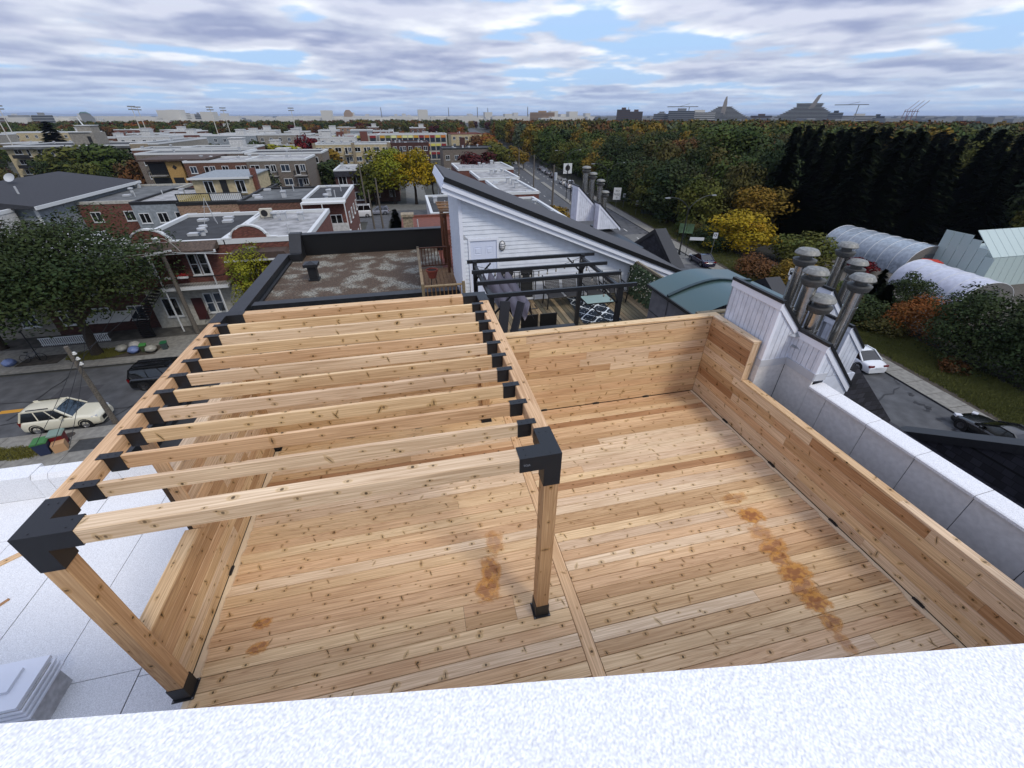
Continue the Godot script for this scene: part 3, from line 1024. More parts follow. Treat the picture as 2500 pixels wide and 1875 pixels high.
func build_row() -> void:
	gravel_roof = mat("gravel_roof", Color(0.9, 0.88, 0.86), 0.95, 0.0, gravel_tex(), 0.11)
	relief(gravel_roof, grain_bump, 1.2)
	var brick := mat("red_brick", Color.WHITE)
	var b := thing("row_building", "row of flat roofed flats with black parapets beyond the deck", "building")
	var mb := MB.new()
	mb.box(V(-5.95, GY, -21.2), V(9.3, -0.72, -6.55)); mb.box(V(9.3, GY, -21.2), V(11.96, -3.0, 8.0))
	put("wall", mb, brick, b)
	mb = MB.new()
	mb.box(V(-5.5, -0.73, -20.9), V(1.0, -0.60, -14.2))
	put("gravel_roof", mb, gravel_roof, b)
	mb = MB.new()
	mb.box(V(-5.5, -0.73, -14.0), V(1.4, -0.62, -6.6))
	put("near_roof", mb, mat("tar_roof", Color(0.2, 0.2, 0.21), 0.9, 0.0, blotch, 0.4), b)
	# black metal parapets
	mb = MB.new()
	mb.box(V(-5.98, -1.6, -20.3), V(-5.52, -0.3, -6.6))
	put("parapet", mb, dark_metal, b)
	mb = MB.new()
	mb.box(V(-5.5, -0.62, -20.3), V(-5.4, -0.52, -6.6))
	mb.box(V(-5.4, -0.62, -14.1), V(1.3, -0.52, -14.02))
	put("cant_strip", mb, dark_metal, b)
	mb = MB.new()
	mb.box(V(-5.4, -0.7, -14.45), V(1.3, -0.3, -14.1))
	put("parapet", mb, dark_metal, b)
	mb = MB.new()
	mb.box(V(-5.0, -0.7, -21.2), V(1.35, 0.31, -20.9))
	put("parapet", mb, mat("black_parapet", Color(0.045, 0.047, 0.055), 0.45, 0.0, fine, 0.8), b)
	mb = MB.new()
	mb.box(V(-5.05, 0.31, -21.26), V(1.36, 0.345, -20.84))
	put("parapet_cap", mb, dark_metal, b)
	# corner piece that rises from the low to the high parapet
	mb = MB.new()
	mb.prism(PackedVector2Array([Vector2(-0.6, -0.62), Vector2(0.62, -0.62), Vector2(0.62, 0.40), Vector2(0.30, 0.40), Vector2(-0.35, -0.28), Vector2(-0.6, -0.28)]), 0.5, Transform3D(Basis(V(0, 0, -1), V(0, 1, 0), V(1, 0, 0)), V(-5.5, 0, -20.6)))
	put("parapet_corner", mb, dark_metal, b)
	# chimney vent
	var v := thing("roof_vent", "black square roof vent with a pyramid cap on the gravel roof", "roof vent", V(-4.05, -0.6, -17.3))
	mb = MB.new()
	mb.box(V(-0.2, 0, -0.2), V(0.2, 0.06, 0.2)); mb.box(V(-0.155, 0.06, -0.155), V(0.155, 0.55, 0.155))
	put("shaft", mb, black_metal, v)
	mb = MB.new()
	mb.box(V(-0.26, 0.55, -0.26), V(0.26, 0.66, 0.26))
	var tp := V(0, 0.74, 0)
	var q := [V(-0.22, 0.66, 0.22), V(0.22, 0.66, 0.22), V(0.22, 0.66, -0.22), V(-0.22, 0.66, -0.22)]
	for k in 4:
		mb.tri(q[k], q[(k + 1) % 4], tp)
	put("cap", mb, black_metal, v)
	# ---- mansard towards the boulevard, and its triangular gables seen from behind
	mb = MB.new()
	mb.prism(PackedVector2Array([Vector2(6.2, -3), Vector2(12.0, -3), Vector2(12.0, -2.15), Vector2(9.3, -2.0), Vector2(6.25, 1.1), Vector2(6.2, 1.1)]), 10.0, Transform3D(Basis(), V(0, 0, -6.4)))
	put("mansard", mb, shingle, b)
	mb = MB.new()
	mb.prism(PackedVector2Array([Vector2(9.6, -3), Vector2(12.0, -3), Vector2(12.0, -2.1), Vector2(9.8, -0.1), Vector2(9.6, 0.0)]), 15.0, Transform3D(Basis(), V(0, 0, -21.4)))
	put("mansard", mb, shingle, b)
	mb = MB.new()
	mb.box(V(9.2, -0.7, -13.4), V(9.62, 0.1, -6.6))
	put("parapet", mb, mat("grey_flashing", Color(0.25, 0.255, 0.265), 0.7, 0.0, mid, 0.8), b)
	mb = MB.new()
	mb.box(V(9.0, -0.7, -21.2), V(9.6, 0.05, -16.5))
	put("parapet", mb, mat("black_parapet", Color.BLACK), b)
	var gables := [[-19.83, "dark triangular roof gable seen from behind, farthest along the row"], [-12.06, "dark triangular roof gable seen from behind, left of the near flue chase"], [-2.4, "dark triangular roof gable at the right edge, below the white parapet"]]
	for g in gables:
		var o := thing("gable", g[1], "gable", V(11.97, 0, g[0]), 0, "gables of the row seen from behind")
		var h := 2.3
		var w := 3.85
		mb = MB.new()
		mb.prism(PackedVector2Array([Vector2(-w, -h), Vector2(w, -h), Vector2(0, -0.08)]), 0.5, Transform3D(Basis(V(0, 0, -1), V(0, 1, 0), V(1, 0, 0)), V(0.04, 0, 0)))
		put("back_face", mb, shingle, o)
		for s in [-1, 1]:
			mb = MB.new()
			var a := V(0, 0, 0)
			var e := V(0, -h * 1.02, s * w * 1.02)
			var pts := [a, e]
			var t := V(0, -0.22, 0)
			var wv := V(0.62, 0, 0)
			if s > 0:
				mb.quad(a, e, e + wv, a + wv)
				mb.quad(a + t, e + t, e, a); mb.quad(a + wv, e + wv, e + wv + t, a + wv + t)
			else:
				mb.quad(e, a, a + wv, e + wv)
				mb.quad(e + t, a + t, a, e); mb.quad(e + wv, a + wv, a + wv + t, e + wv + t)
			put("coping", mb, mat("coping_metal", Color(0.16, 0.165, 0.18), 0.6, 0.0, mid, 1.2), o)
	# ---- penthouse clad in white lap siding
	var p := thing("stair_penthouse", "white lap sided penthouse with a long sloping dark roof", "penthouse")
	var top := func(x: float) -> float: return 3.10 - 0.396 * (x - 1.0)
	var siding := mat("vinyl_siding", Color(0.87, 0.89, 0.92), 0.42, 0.0, noise_tex(512, 0.01, 0.93, 1.0, 4, 41), 0.6)
	mb = MB.new()
	mb.prism(PackedVector2Array([Vector2(1.36, -0.6), Vector2(9.2, -0.6), Vector2(9.2, top.call(9.2)), Vector2(1.36, top.call(1.36))]), 3.4, Transform3D(Basis(), V(0, 0, -16.43)))
	put("wall", mb, mat("siding_backing", Color(0.6, 0.61, 0.63), 0.8), p)
	# left of, right of and above the door
	lap_boards(p, 1.43, 1.56, -0.45, func(x): return 1.72 if x < 1.60 else 1.72, -13.0, siding)
	lap_boards(p, 2.52, 9.2, -0.45, top, -13.0, siding)
	var above := func(x): return minf(top.call(x), 9.0)
	var y := 1.675
	while y < 2.9:
		var xe := 2.52
		while top.call(xe) < y + 0.1: xe -= 0.02
		mb = MB.new()
		mb.quad(V(1.43, y, -12.982), V(xe, y, -12.982), V(xe, y + 0.125, -12.998), V(1.43, y + 0.125, -12.998))
		mb.quad(V(1.43, y, -13.0), V(xe, y, -13.0), V(xe, y, -12.982), V(1.43, y, -12.982))
		put("siding_board", mb, siding, p)
		y += 0.125
	mb = MB.new()
	mb.box(V(1.325, -0.5, -13.02), V(1.43, top.call(1.36) - 0.05, -12.965))
	mb.box(V(1.325, -0.5, -13.1), V(1.36, top.call(1.36) - 0.05, -13.02))
	put("corner_trim", mb, white_trim, p)
	for k in 27:
		mb = MB.new()
		var yy := -0.5 + 0.125 * k
		mb.quad(V(1.335, yy, -16.43), V(1.335, yy, -13.1), V(1.352, yy + 0.125, -13.1), V(1.352, yy + 0.125, -16.43))
		mb.quad(V(1.352, yy, -16.43), V(1.352, yy, -13.1), V(1.335, yy, -13.1), V(1.335, yy, -16.43))
		put("siding_board", mb, siding, p)
	# roof
	var rb := Basis(V(1, -0.396, 0).normalized(), V(0.396, 1, 0).normalized(), V(0, 0, 1))
	var L := 8.85
	mb = MB.new()
	mb.box(V(0.0, 0.0, -16.5), V(L, 0.055, -12.66), Transform3D(rb, V(0.98, 3.385, 0)))
	put("roof", mb, mat("roof_felt", Color(0.31, 0.31, 0.325), 0.9, 0.0, fine, 1.0), p)
	mb = MB.new()
	mb.box(V(-0.02, -0.07, -12.66), V(L + 0.02, 0.06, -12.63), Transform3D(rb, V(0.98, 3.385, 0)))
	mb.box(V(L, -0.06, -16.5), V(L + 0.04, 0.06, -12.66), Transform3D(rb, V(0.98, 3.385, 0)))
	put("drip_edge", mb, mat("black_parapet", Color.BLACK), p)
	mb = MB.new()
	mb.box(V(0.0, -0.22, -12.70), V(L, -0.001, -12.665), Transform3D(rb, V(0.98, 3.385, 0)))
	put("fascia", mb, white_trim, p)
	mb = MB.new()
	mb.box(V(0.03, -0.36, -12.96), V(L - 0.05, -0.2, -12.72), Transform3D(rb, V(0.98, 3.385, 0)))
	mb.box(V(-0.02, -0.25, -16.5), V(0.01, 0.0, -12.7), Transform3D(rb, V(0.98, 3.385, 0)))
	mb.box(V(0.011, -0.28, -16.45), V(0.4, -0.22, -12.97), Transform3D(rb, V(0.98, 3.385, 0)))
	put("soffit", mb, white_trim, p)
	# door with six raised panels
	mb = MB.new()
	mb.box(V(1.565, -0.45, -13.02), V(1.625, 1.67, -12.955)); mb.box(V(2.455, -0.45, -13.02), V(2.515, 1.67, -12.955)); mb.box(V(1.625, 1.61, -13.02), V(2.455, 1.67, -12.955))
	put("door_frame", mb, white_trim, p)
	mb = MB.new()
	mb.box(V(1.626, -0.43, -13.02), V(2.454, 1.608, -12.985))
	var d := put("door", mb, mat("door_paint", Color(0.82, 0.85, 0.92), 0.4), p)
	for row in [[1.18, 1.42], [0.42, 1.05], [-0.3, 0.28]]:
		for x in [1.74, 2.11]:
			mb = MB.new()
			var w2 := 0.23
			var A := [V(x, row[0], -12.978), V(x + w2, row[0], -12.978), V(x + w2, row[1], -12.978), V(x, row[1], -12.978)]
			var i2 := 0.03
			var Bq := [V(x + i2, row[0] + i2, -12.990), V(x + w2 - i2, row[0] + i2, -12.990), V(x + w2 - i2, row[1] - i2, -12.990), V(x + i2, row[1] - i2, -12.990)]
			for k in 4:
				mb.quad(A[k], A[(k + 1) % 4], Bq[(k + 1) % 4], Bq[k])
			mb.box(V(x + 0.05, row[0] + 0.05, -12.99), V(x + w2 - 0.05, row[1] - 0.05, -12.972))
			put("door_panel", mb, mat("door_paint", Color.WHITE), d)
	mb = MB.new()
	mb.lathe([Vector2(0.0, 0), Vector2(0.03, 0.005), Vector2(0.03, 0.03), Vector2(0, 0.05)], Vector3.ZERO, 12)
	put("handle", mb, screw_metal, d, Transform3D(Basis(V(1, 0, 0), V(0, 0, 1), V(0, -1, 0)), V(2.38, 0.5, -12.985)))
	# oval bulkhead light beside the door
	var lt := thing("wall_light", "oval caged bulkhead light on the white siding right of the door", "wall light", V(2.63, 1.42, -12.975))
	mb = MB.new()
	var rows := []
	for j in 7:
		var t := j / 6.0 * PI / 2
		var ring := []
		for k in 16:
			var a := TAU * k / 16
			ring.append(V(cos(a) * 0.085 * cos(t), sin(a) * 0.14 * cos(t), 0.075 * sin(t)))
		rows.append(ring)
	mb.grid(rows, true)
	put("lens", mb, mat("milk_glass", Color(0.8, 0.8, 0.8), 0.3), lt)
	mb = MB.new()
	for k in 3:
		var pts := []
		for j in 9:
			var a := PI * j / 8
			pts.append(V(cos(a) * 0.09, -0.07 + 0.07 * k, sin(a) * 0.082))
		mb.path(pts, 0.007, 5)
	var ov := []
	for j in 17:
		var a := TAU * j / 16
		ov.append(V(cos(a) * 0.09, sin(a) * 0.148, 0.0))
	mb.path(ov, 0.014, 6)
	put("cage", mb, mat("cage_grey", Color(0.35, 0.36, 0.36), 0.5), lt)
	# ---- grey decking of the neighbours
	var dk := thing("neighbour_deck", "weathered grey deck beside the white penthouse", "deck")
	dk.set_meta("kind", "structure")
	mb = MB.new()
	mb.box(V(1.42, -0.7, -13.0), V(9.2, -0.49, -6.55))
	put("joist_bed", mb, mat("joist_dark", Color(0.16, 0.12, 0.09), 0.9), dk)
	var x := 1.46
	var proto := []
	for k in 4:
		proto.append(plank_mesh(6.4, 0.03, 0.137, 0.004))
	var greys := []
	for k in 4:
		var g := old_wood.duplicate() as StandardMaterial3D
		g.albedo_color = [Color(0.50, 0.52, 0.50), Color(0.60, 0.61, 0.58), Color(0.42, 0.45, 0.44), Color(0.68, 0.68, 0.64)][k]
		greys.append(g)
	while x < 7.6:
		put("plank", proto[rng.randi_range(0, 3)], greys[rng.randi_range(0, 3)], dk, Transform3D(Basis(V(0, 0, -1), V(0, 1, 0), V(1, 0, 0)), V(x + 0.07, -0.465 + rng.randf_range(-0.002, 0.002), -6.57)))
		x += 0.148
	# old wood cap behind the cedar wall
	var oc := thing("old_rail", "old grey rail running behind the far cedar wall", "rail")
	board("cap_board", oc, V(0.95, 1.52, -6.48), V(4.2, 1.52, -6.48), 0.03, 0.12, Vector3.UP, greys[3])
	board("cap_board", oc, V(4.205, 1.52, -6.48), V(7.4, 1.52, -6.48), 0.03, 0.12, Vector3.UP, greys[1])
	mb = MB.new()
	mb.box(V(0.95, -0.5, -6.53), V(7.4, 1.5, -6.45))
	put("panel", mb, mat("old_panel", Color(0.3, 0.29, 0.28), 0.9, 0.0, mid, 1.0), oc)
	# ---- brown walkway with railings left of the penthouse
	var wk := thing("roof_walkway", "small brown roof walkway with a railing left of the penthouse", "walkway")
	var brown := old_wood.duplicate() as StandardMaterial3D
	brown.albedo_color = Color(0.42, 0.28, 0.2)
	var tan_old := old_wood.duplicate() as StandardMaterial3D
	tan_old.albedo_color = Color(0.58, 0.5, 0.4)
	for k in 9:
		put("plank", plank_mesh(4.4, 0.03, 0.137), tan_old, wk, Transform3D(Basis(V(0, 0, -1), V(0, 1, 0), V(1, 0, 0)), V(0.1 + 0.146 * k, -0.5, -12.95)))
	for q2 in [[0.05, -12.85, greys[1]], [0.05, -17.35, greys[1]], [1.33, -12.85, greys[1]], [1.3, -17.35, brown]]:
		board("post", wk, V(q2[0], -0.6, q2[1]), V(q2[0], 0.42, q2[1]), 0.09, 0.09, V(1, 0, 0), q2[2])
	mb = MB.new()
	board("rail", wk, V(0.05, 0.36, -12.9), V(0.05, 0.36, -17.3), 0.04, 0.09, Vector3.UP, greys[3])
	board("rail", wk, V(0.1, 0.34, -12.85), V(1.3, 0.34, -12.85), 0.04, 0.09, Vector3.UP, greys[3])
	board("rail", wk, V(0.1, 0.36, -17.35), V(1.28, 0.36, -17.35), 0.04, 0.09, Vector3.UP, brown)
	board("rail", wk, V(0.1, -0.36, -17.35), V(1.28, -0.36, -17.35), 0.04, 0.07, Vector3.UP, brown)
	board("rail", wk, V(0.1, -0.36, -12.85), V(1.3, -0.36, -12.85), 0.04, 0.07, Vector3.UP, brown)
	for k in 9:
		board("baluster", wk, V(0.18 + 0.13 * k, -0.36, -17.35), V(0.18 + 0.13 * k, 0.34, -17.35), 0.03, 0.03, V(1, 0, 0), brown)
		board("baluster", wk, V(0.18 + 0.13 * k, -0.36, -12.85), V(0.18 + 0.13 * k, 0.32, -12.85), 0.03, 0.03, V(1, 0, 0), tan_old)
	# flower pot on its stand
	var fp := thing("flower_pot", "terracotta pot of soil on a black stand on the roof walkway", "flower pot", V(0.45, -0.485, -14.9))
	mb = MB.new()
	mb.lathe([Vector2(0.0, 0.42), Vector2(0.13, 0.42), Vector2(0.19, 0.66), Vector2(0.215, 0.665), Vector2(0.215, 0.72), Vector2(0.19, 0.72), Vector2(0.18, 0.68), Vector2(0.0, 0.68)], Vector3.ZERO, 20)
	put("pot", mb, mat("terracotta", Color(0.62, 0.30, 0.22), 0.8, 0.0, mid, 3.0), fp)
	mb = MB.new()
	mb.lathe([Vector2(0.175, 0.681), Vector2(0.0, 0.70)], Vector3.ZERO, 14)
	put("soil", mb, mat("soil", Color(0.16, 0.12, 0.09), 1.0), fp)
	mb = MB.new()
	for k in 3:
		var a := TAU * k / 3
		mb.tube(V(cos(a) * 0.15, 0, sin(a) * 0.15), V(cos(a) * 0.1, 0.42, sin(a) * 0.1), 0.012, 0.012, 6)
	put("stand", mb, black_metal, fp)
	# wooden slatted screen behind the penthouse corner
	var tr := thing("wood_screen", "brown slatted wood screen behind the left corner of the penthouse", "screen")
	for k in 8:
		board("slat", tr, V(1.02, 1.75 + 0.02 * (k % 2), -16.7 - 0.34 * k), V(1.75, 1.75, -16.7 - 0.34 * k), 0.03, 0.12, Vector3.UP, tan_old)
	for z in [-16.7, -18.3, -19.1]:
		board("post", tr, V(1.2, -0.6, z), V(1.2, 1.74, z), 0.1, 0.1, V(1, 0, 0), brown)
	board("beam", tr, V(1.12, 1.68, -16.6), V(1.12, 1.68, -19.3), 0.12, 0.06, Vector3.UP, brown)
	for k in 5:
		board("board", tr, V(1.28, -0.6, -17.5 - 0.3 * k), V(1.28, 1.0, -17.5 - 0.3 * k), 0.02, 0.14, V(1, 0, 0), brown)

func gravel_tex() -> ImageTexture:
	# worn ballast: bare brown grit with pale drifts of stone
	var n := 512
	var f := FastNoiseLite.new()
	f.seed = 5
	f.frequency = 0.016
	f.fractal_octaves = 6
	var f2 := FastNoiseLite.new()
	f2.seed = 8
	f2.frequency = 0.22
	f2.fractal_octaves = 2
	var im := Image.create(n, n, false, Image.FORMAT_RGB8)
	for y in n:
		for x in n:
			var d := smoothstep(-0.18, 0.42, f.get_noise_2d(x, y) + 0.12 * f2.get_noise_2d(y * 0.4, x * 0.4))
			var g := f2.get_noise_2d(x, y)
			var c := Color(0.33, 0.275, 0.225).lerp(Color(0.58, 0.59, 0.56), d * 0.85)
			var k := 1.0 + g * 0.4
			if g < -0.42 and d > 0.2: k = 0.25
			im.set_pixel(x, y, Color(c.r * k, c.g * k, c.b * k))
	return ImageTexture.create_from_image(im)

# ---------------------------------------------------------------- ground, streets, pavements
var asphalt: StandardMaterial3D
var asphalt_new: StandardMaterial3D
var concrete: StandardMaterial3D
var white_paint: StandardMaterial3D
var tar: StandardMaterial3D

func kx(z: float) -> float:
	# the kerb of the boulevard on the park side
	return 33.9 + 0.1 * (-z - 15.0)

func strip(x0: float, x1: float, z0: float, z1: float, y: float, step := 40.0) -> MB:
	# a strip along the boulevard between two offsets from its park-side kerb
	var mb := MB.new()
	var z := z0
	while z > z1:
		var e := maxf(z - step, z1)
		mb.quad(V(kx(z) + x0, y, z), V(kx(z) + x1, y, z), V(kx(e) + x1, y, e), V(kx(e) + x0, y, e))
		z = e
	return mb

func slab(x0: float, x1: float, z0: float, z1: float, y0: float, y1: float) -> MB:
	var mb := MB.new()
	var a := [V(kx(z0) + x0, 0, z0), V(kx(z0) + x1, 0, z0), V(kx(z1) + x1, 0, z1), V(kx(z1) + x0, 0, z1)]
	var up := V(0, y1, 0)
	var lo := V(0, y0, 0)
	mb.quad(a[0] + up, a[1] + up, a[2] + up, a[3] + up)
	for k in 4:
		var b: Vector3 = a[k]
		var c: Vector3 = a[(k + 1) % 4]
		mb.quad(b + lo, c + lo, c + up, b + up)
	return mb

func flat(x0: float, x1: float, z0: float, z1: float, y: float) -> MB:
	# z0 nearer (greater) than z1
	var mb := MB.new()
	mb.quad(V(x0, y, z0), V(x1, y, z0), V(x1, y, z1), V(x0, y, z1))
	return mb

func build_ground() -> void:
	var soil := mat("city_ground", Color(0.27, 0.27, 0.23), 1.0, 0.0, noise_tex(512, 0.02, 0.55, 1.0, 5, 51), 0.01)
	struct_("ground", flat(-14000, 14000, 400, -24000, GY - 0.05), soil)
	asphalt = mat("old_asphalt", Color(0.33, 0.335, 0.345), 0.92, 0.0, noise_tex(1024, 0.012, 0.72, 1.0, 6, 52), 0.06)
	asphalt_new = mat("newer_asphalt", Color(0.25, 0.25, 0.265), 0.92, 0.0, noise_tex(512, 0.02, 0.8, 1.0, 5, 53), 0.1)
	concrete = mat("pavement_concrete", Color(0.53, 0.52, 0.49), 0.92, 0.0, noise_tex(512, 0.02, 0.78, 1.0, 5, 54), 0.2)
	white_paint = mat("road_paint", Color(0.75, 0.75, 0.73), 0.8)
	tar = mat("tar_crack", Color(0.13, 0.13, 0.14), 0.7)

func paving(called: String, x0: float, x1: float, z0: float, z1: float, along_x: bool, slab_len: float) -> void:
	# a raised pavement of separate concrete slabs with a kerb of its own height
	var mb := MB.new()
	mb.box(V(x0, GY - 0.05, z1), V(x1, GY + 0.10, z0))
	var s := struct_(called, mb, tar)
	var c := x0 if along_x else z1
	var end := x1 if along_x else z0
	while c < end - 0.05:
		var e := minf(c + slab_len, end)
		mb = MB.new()
		if along_x:
			mb.box(V(c + 0.012, GY + 0.02, z1 - 0.004), V(e - 0.012, GY + 0.13 + rng.randf_range(-0.006, 0.006), z0 + 0.004))
		else:
			mb.box(V(x0 - 0.004, GY + 0.02, c + 0.012), V(x1 + 0.004, GY + 0.13 + rng.randf_range(-0.006, 0.006), e - 0.012))
		put("paving_slab", mb, concrete, s)
		c = e

func build_streets() -> void:
	# street on the left, along x
	struct_("street", flat(-220, 26, -26.1, -34.9, GY), asphalt)
	paving("pavement", -62, -9, -35.2, -36.2, true, 3.0)   # far kerb strip
	paving("pavement", -62, -9, -38.0, -39.6, true, 1.6)
	paving("pavement", -44, -9, -24.9, -26.1, true, 3.0)   # near kerb strip
	paving("pavement", -44, -9, -21.5, -23.7, true, 1.5)
	var verge := mat("verge_soil", Color(0.30, 0.27, 0.23), 1.0, 0.0, blotch, 0.4)
	struct_("verge", flat(-62, -9, -36.2, -38.0, GY + 0.09), verge)
	struct_("verge", flat(-23.0, -9, -23.7, -24.9, GY + 0.09), mat("dark_drive", Color(0.24, 0.245, 0.25), 0.9, 0.0, mid, 0.3))
	struct_("forecourt", flat(-62, -9, -39.6, -42.3, GY + 0.05), mat("yard_paving", Color(0.36, 0.35, 0.33), 0.95, 0.0, blotch, 0.3))
	var bare := mat("lawn_soil", Color(0.16, 0.17, 0.10), 1.0, 0.0, blotch, 0.5)
	struct_("lawn", flat(-44, -23.0, -23.7, -24.9, GY + 0.095), bare)
	# drive crossings of the far verge
	for q in [[-34.2, -32.2], [-29.3, -28.4], [-22.4, -20.0], [-17.5, -14.6]]:
		struct_("drive_crossing", flat(q[0], q[1], -36.15, -38.05, GY + 0.115), concrete)
	struct_("drive_crossing", flat(-23.4, -21.6, -23.6, -24.95, GY + 0.115), concrete)
	# repairs and cracks in the street
	struct_("street_patch", flat(-26.6, -23.9, -29.4, -32.0, GY + 0.004), asphalt_new)
	struct_("street_patch", flat(-19.6, -16.0, -27.0, -33.0, GY + 0.004), asphalt_new)
	for q in [[V(-28.5, 0, -27.8), V(-22, 0, -28.4)], [V(-22, 0, -28.4), V(-14, 0, -28.2)], [V(-21.2, 0, -26.6), V(-19.4, 0, -31)], [V(-19.4, 0, -31), V(-16.8, 0, -34)], [V(-31, 0, -31), V(-26, 0, -30.4)], [V(-20.4, 0, -27.6), V(-16, 0, -30.2)], [V(-27.6, 0, -28.3), V(-27.2, 0, -33.8)]]:
		crack(q[0], q[1])
	# yellow paint mark at the left edge
	struct_("road_marking", flat(-28.8, -27.2, -29.3, -29.7, GY + 0.004), mat("yellow_paint", Color(0.72, 0.52, 0.16), 0.8))
	# alley and cross street between the blocks
	struct_("alley", flat(-8.3, -4.4, -40, -86, GY + 0.004), asphalt)
	struct_("cross_street", flat(-120, 24, -86, -96, GY + 0.006), asphalt)
	struct_("side_street", flat(-0.9, 4.0, -96, -210, GY + 0.01), mat("concrete_road", Color(0.42, 0.42, 0.40), 0.95, 0.0, mid, 0.1))
	struct_("yard", flat(-8.2, 5, -96, -104, GY + 0.014), mat("concrete_road", Color.WHITE))
	# boulevard
	struct_("boulevard", strip(-14.3, 0, 80, -700, GY + 0.008), asphalt)
	struct_("street_patch", strip(-4.8, -0.1, -49, -66, GY + 0.012), mat("worn_lane", Color(0.43, 0.43, 0.42), 0.95, 0.0, mid, 0.12))
	for q in [[-94.5, -131.0], [-137.0, -330.0]]:
		struct_("median", slab(-7.1, -6.0, q[0], q[1], GY, GY + 0.16), concrete)
	var z := 20.0
	while z > -260:
		if z < -58 and not (z < -97 and z > -97.1):
			struct_("lane_dash", strip(-3.35, -3.2, z, z - 1.9, GY + 0.016, 10), white_paint)
			struct_("lane_dash", strip(-10.6, -10.45, z, z - 1.9, GY + 0.016, 10), white_paint)
		z -= 6.3
	for q in [[-3.2, -0.2, -13.2, -13.0], [-4.6, -1.0, -16.2, -17.6]]:
		pass
	for q in [[V(26.6, 0, -17.4), V(29.0, 0, -17.0)], [V(29, 0, -17), V(33.5, 0, -18.5)], [V(28.6, 0, -17.2), V(29.2, 0, -13.8)], [V(29.2, 0, -13.8), V(31.6, 0, -11)], [V(31, 0, -20.5), V(34.4, 0, -23)]]:
		crack(q[0], q[1])
	# broken tarmac along the gutter
	var gr := RandomNumberGenerator.new()
	gr.seed = 9
	for k in 46:
		var zz := -14.0 - k * 0.95 if k < 12 else -46.0 - (k - 12) * 0.9
		var c := V(kx(zz) - gr.randf_range(0.3, 1.7), 0, zz)
		crack(c, c + V(gr.randf_range(-0.7, 0.5), 0, gr.randf_range(-0.9, 0.9)), gr.randf_range(0.04, 0.2))
	# pavement on the park side, in slabs
	var mbw := slab(0.0, 1.75, 40, -320, GY - 0.05, GY + 0.09)
	var pv := struct_("pavement", mbw, tar)
	z = 10.0
	while z > -170:
		var l := 1.6 if z > -70 else 3.2
		put("paving_slab", slab(0.0, 1.75, z - 0.02, z - l + 0.02, GY + 0.02, GY + 0.13 + gr.randf_range(-0.008, 0.008)), concrete, pv)
		z -= l
	struct_("bare_strip", strip(1.75, 2.5, 40, -320, GY + 0.06), verge)
	struct_("pavement", slab(-16.8, -14.3, 40, -320, GY - 0.05, GY + 0.12), concrete)
	var lawn := mat("park_soil", Color(0.21, 0.21, 0.11), 1.0, 0.0, blotch, 0.35)
	struct_("park_verge", strip(2.5, 7.5, 60, -320, GY + 0.05), lawn)
	struct_("park_ground", strip(7.5, 400, 60, -700, GY + 0.02), mat("forest_floor", Color(0.14, 0.13, 0.09), 1.0, 0.0, blotch, 0.1))
	struct_("nursery_yard", flat(44, 76, -24, -47, GY + 0.06), mat("gravel_yard", Color(0.37, 0.35, 0.32), 1.0, 0.0, mid, 0.3))
	grass_patch(gr)

func crack(a: Vector3, b: Vector3, w := 0.05) -> void:
	# a wandering tarred crack
	var mb := MB.new()
	var n := 7
	var side := (b - a).cross(Vector3.UP).normalized()
	var r := RandomNumberGenerator.new()
	r.seed = int(a.x * 131 + a.z * 17 + 5000)
	var p := a
	for k in range(1, n + 1):
		var q := a.lerp(b, float(k) / n) + side * (r.randf_range(-0.16, 0.16) if k < n else 0.0)
		var h := side * w * r.randf_range(0.5, 1.2)
		var y := V(0, GY + 0.02, 0)
		mb.quad(p - h + y, q - h + y, q + h + y, p + h + y)
		p = q
	struct_("road_crack", mb, tar)

func grass_patch(gr: RandomNumberGenerator) -> void:
	var tuft := MB.new()
	tuft.use_col = true
	for k in 14:
		var a := gr.randf() * TAU
		var p := V(gr.randf_range(-0.2, 0.2), 0, gr.randf_range(-0.2, 0.2))
		var d := V(cos(a), 0, sin(a))
		var h := gr.randf_range(0.07, 0.2)
		var t := gr.randf_range(0.7, 1.25)
		tuft.col = Color(t, t, t)
		tuft.tri(p - d * 0.035, p + d * 0.035, p + V(gr.randf_range(-0.08, 0.08), h, gr.randf_range(-0.08, 0.08)))
	var gm := StandardMaterial3D.new()
	gm.albedo_color = Color(0.33, 0.34, 0.13)
	gm.vertex_color_use_as_albedo = true
	gm.roughness = 0.9
	var mesh := tuft.done()
	var spots := []
	for k in 15000:
		var z := gr.randf_range(2.0, -95.0)
		if gr.randf() < 0.5: z = gr.randf_range(-6.0, -34.0)
		spots.append(V(kx(z) + 2.4 + gr.randf_range(0, 5.0), GY + 0.05, z))
	scatter("grass", mesh, gm, spots, gr, 0.6, 1.3, "olive autumn grass along the park side of the boulevard", "grass")
	spots = []
	for k in 1600:
		spots.append(V(gr.randf_range(-44, -23.1), GY + 0.09, gr.randf_range(-24.9, -23.7)))
	for k in 500:
		var a := gr.randf() * TAU
		var q := sqrt(gr.randf()) * 1.7
		spots.append(V(-27.0 + cos(a) * q * 1.2, GY + 0.11, -37.2 + sin(a) * q * 0.55))
	scatter("grass", mesh, mats_green(gm), spots, gr, 0.5, 1.1, "short grass and leaves on the kerbside verges of the left street", "grass")

func mats_green(gm: StandardMaterial3D) -> StandardMaterial3D:
	var m := gm.duplicate() as StandardMaterial3D
	m.albedo_color = Color(0.36, 0.35, 0.12)
	return m

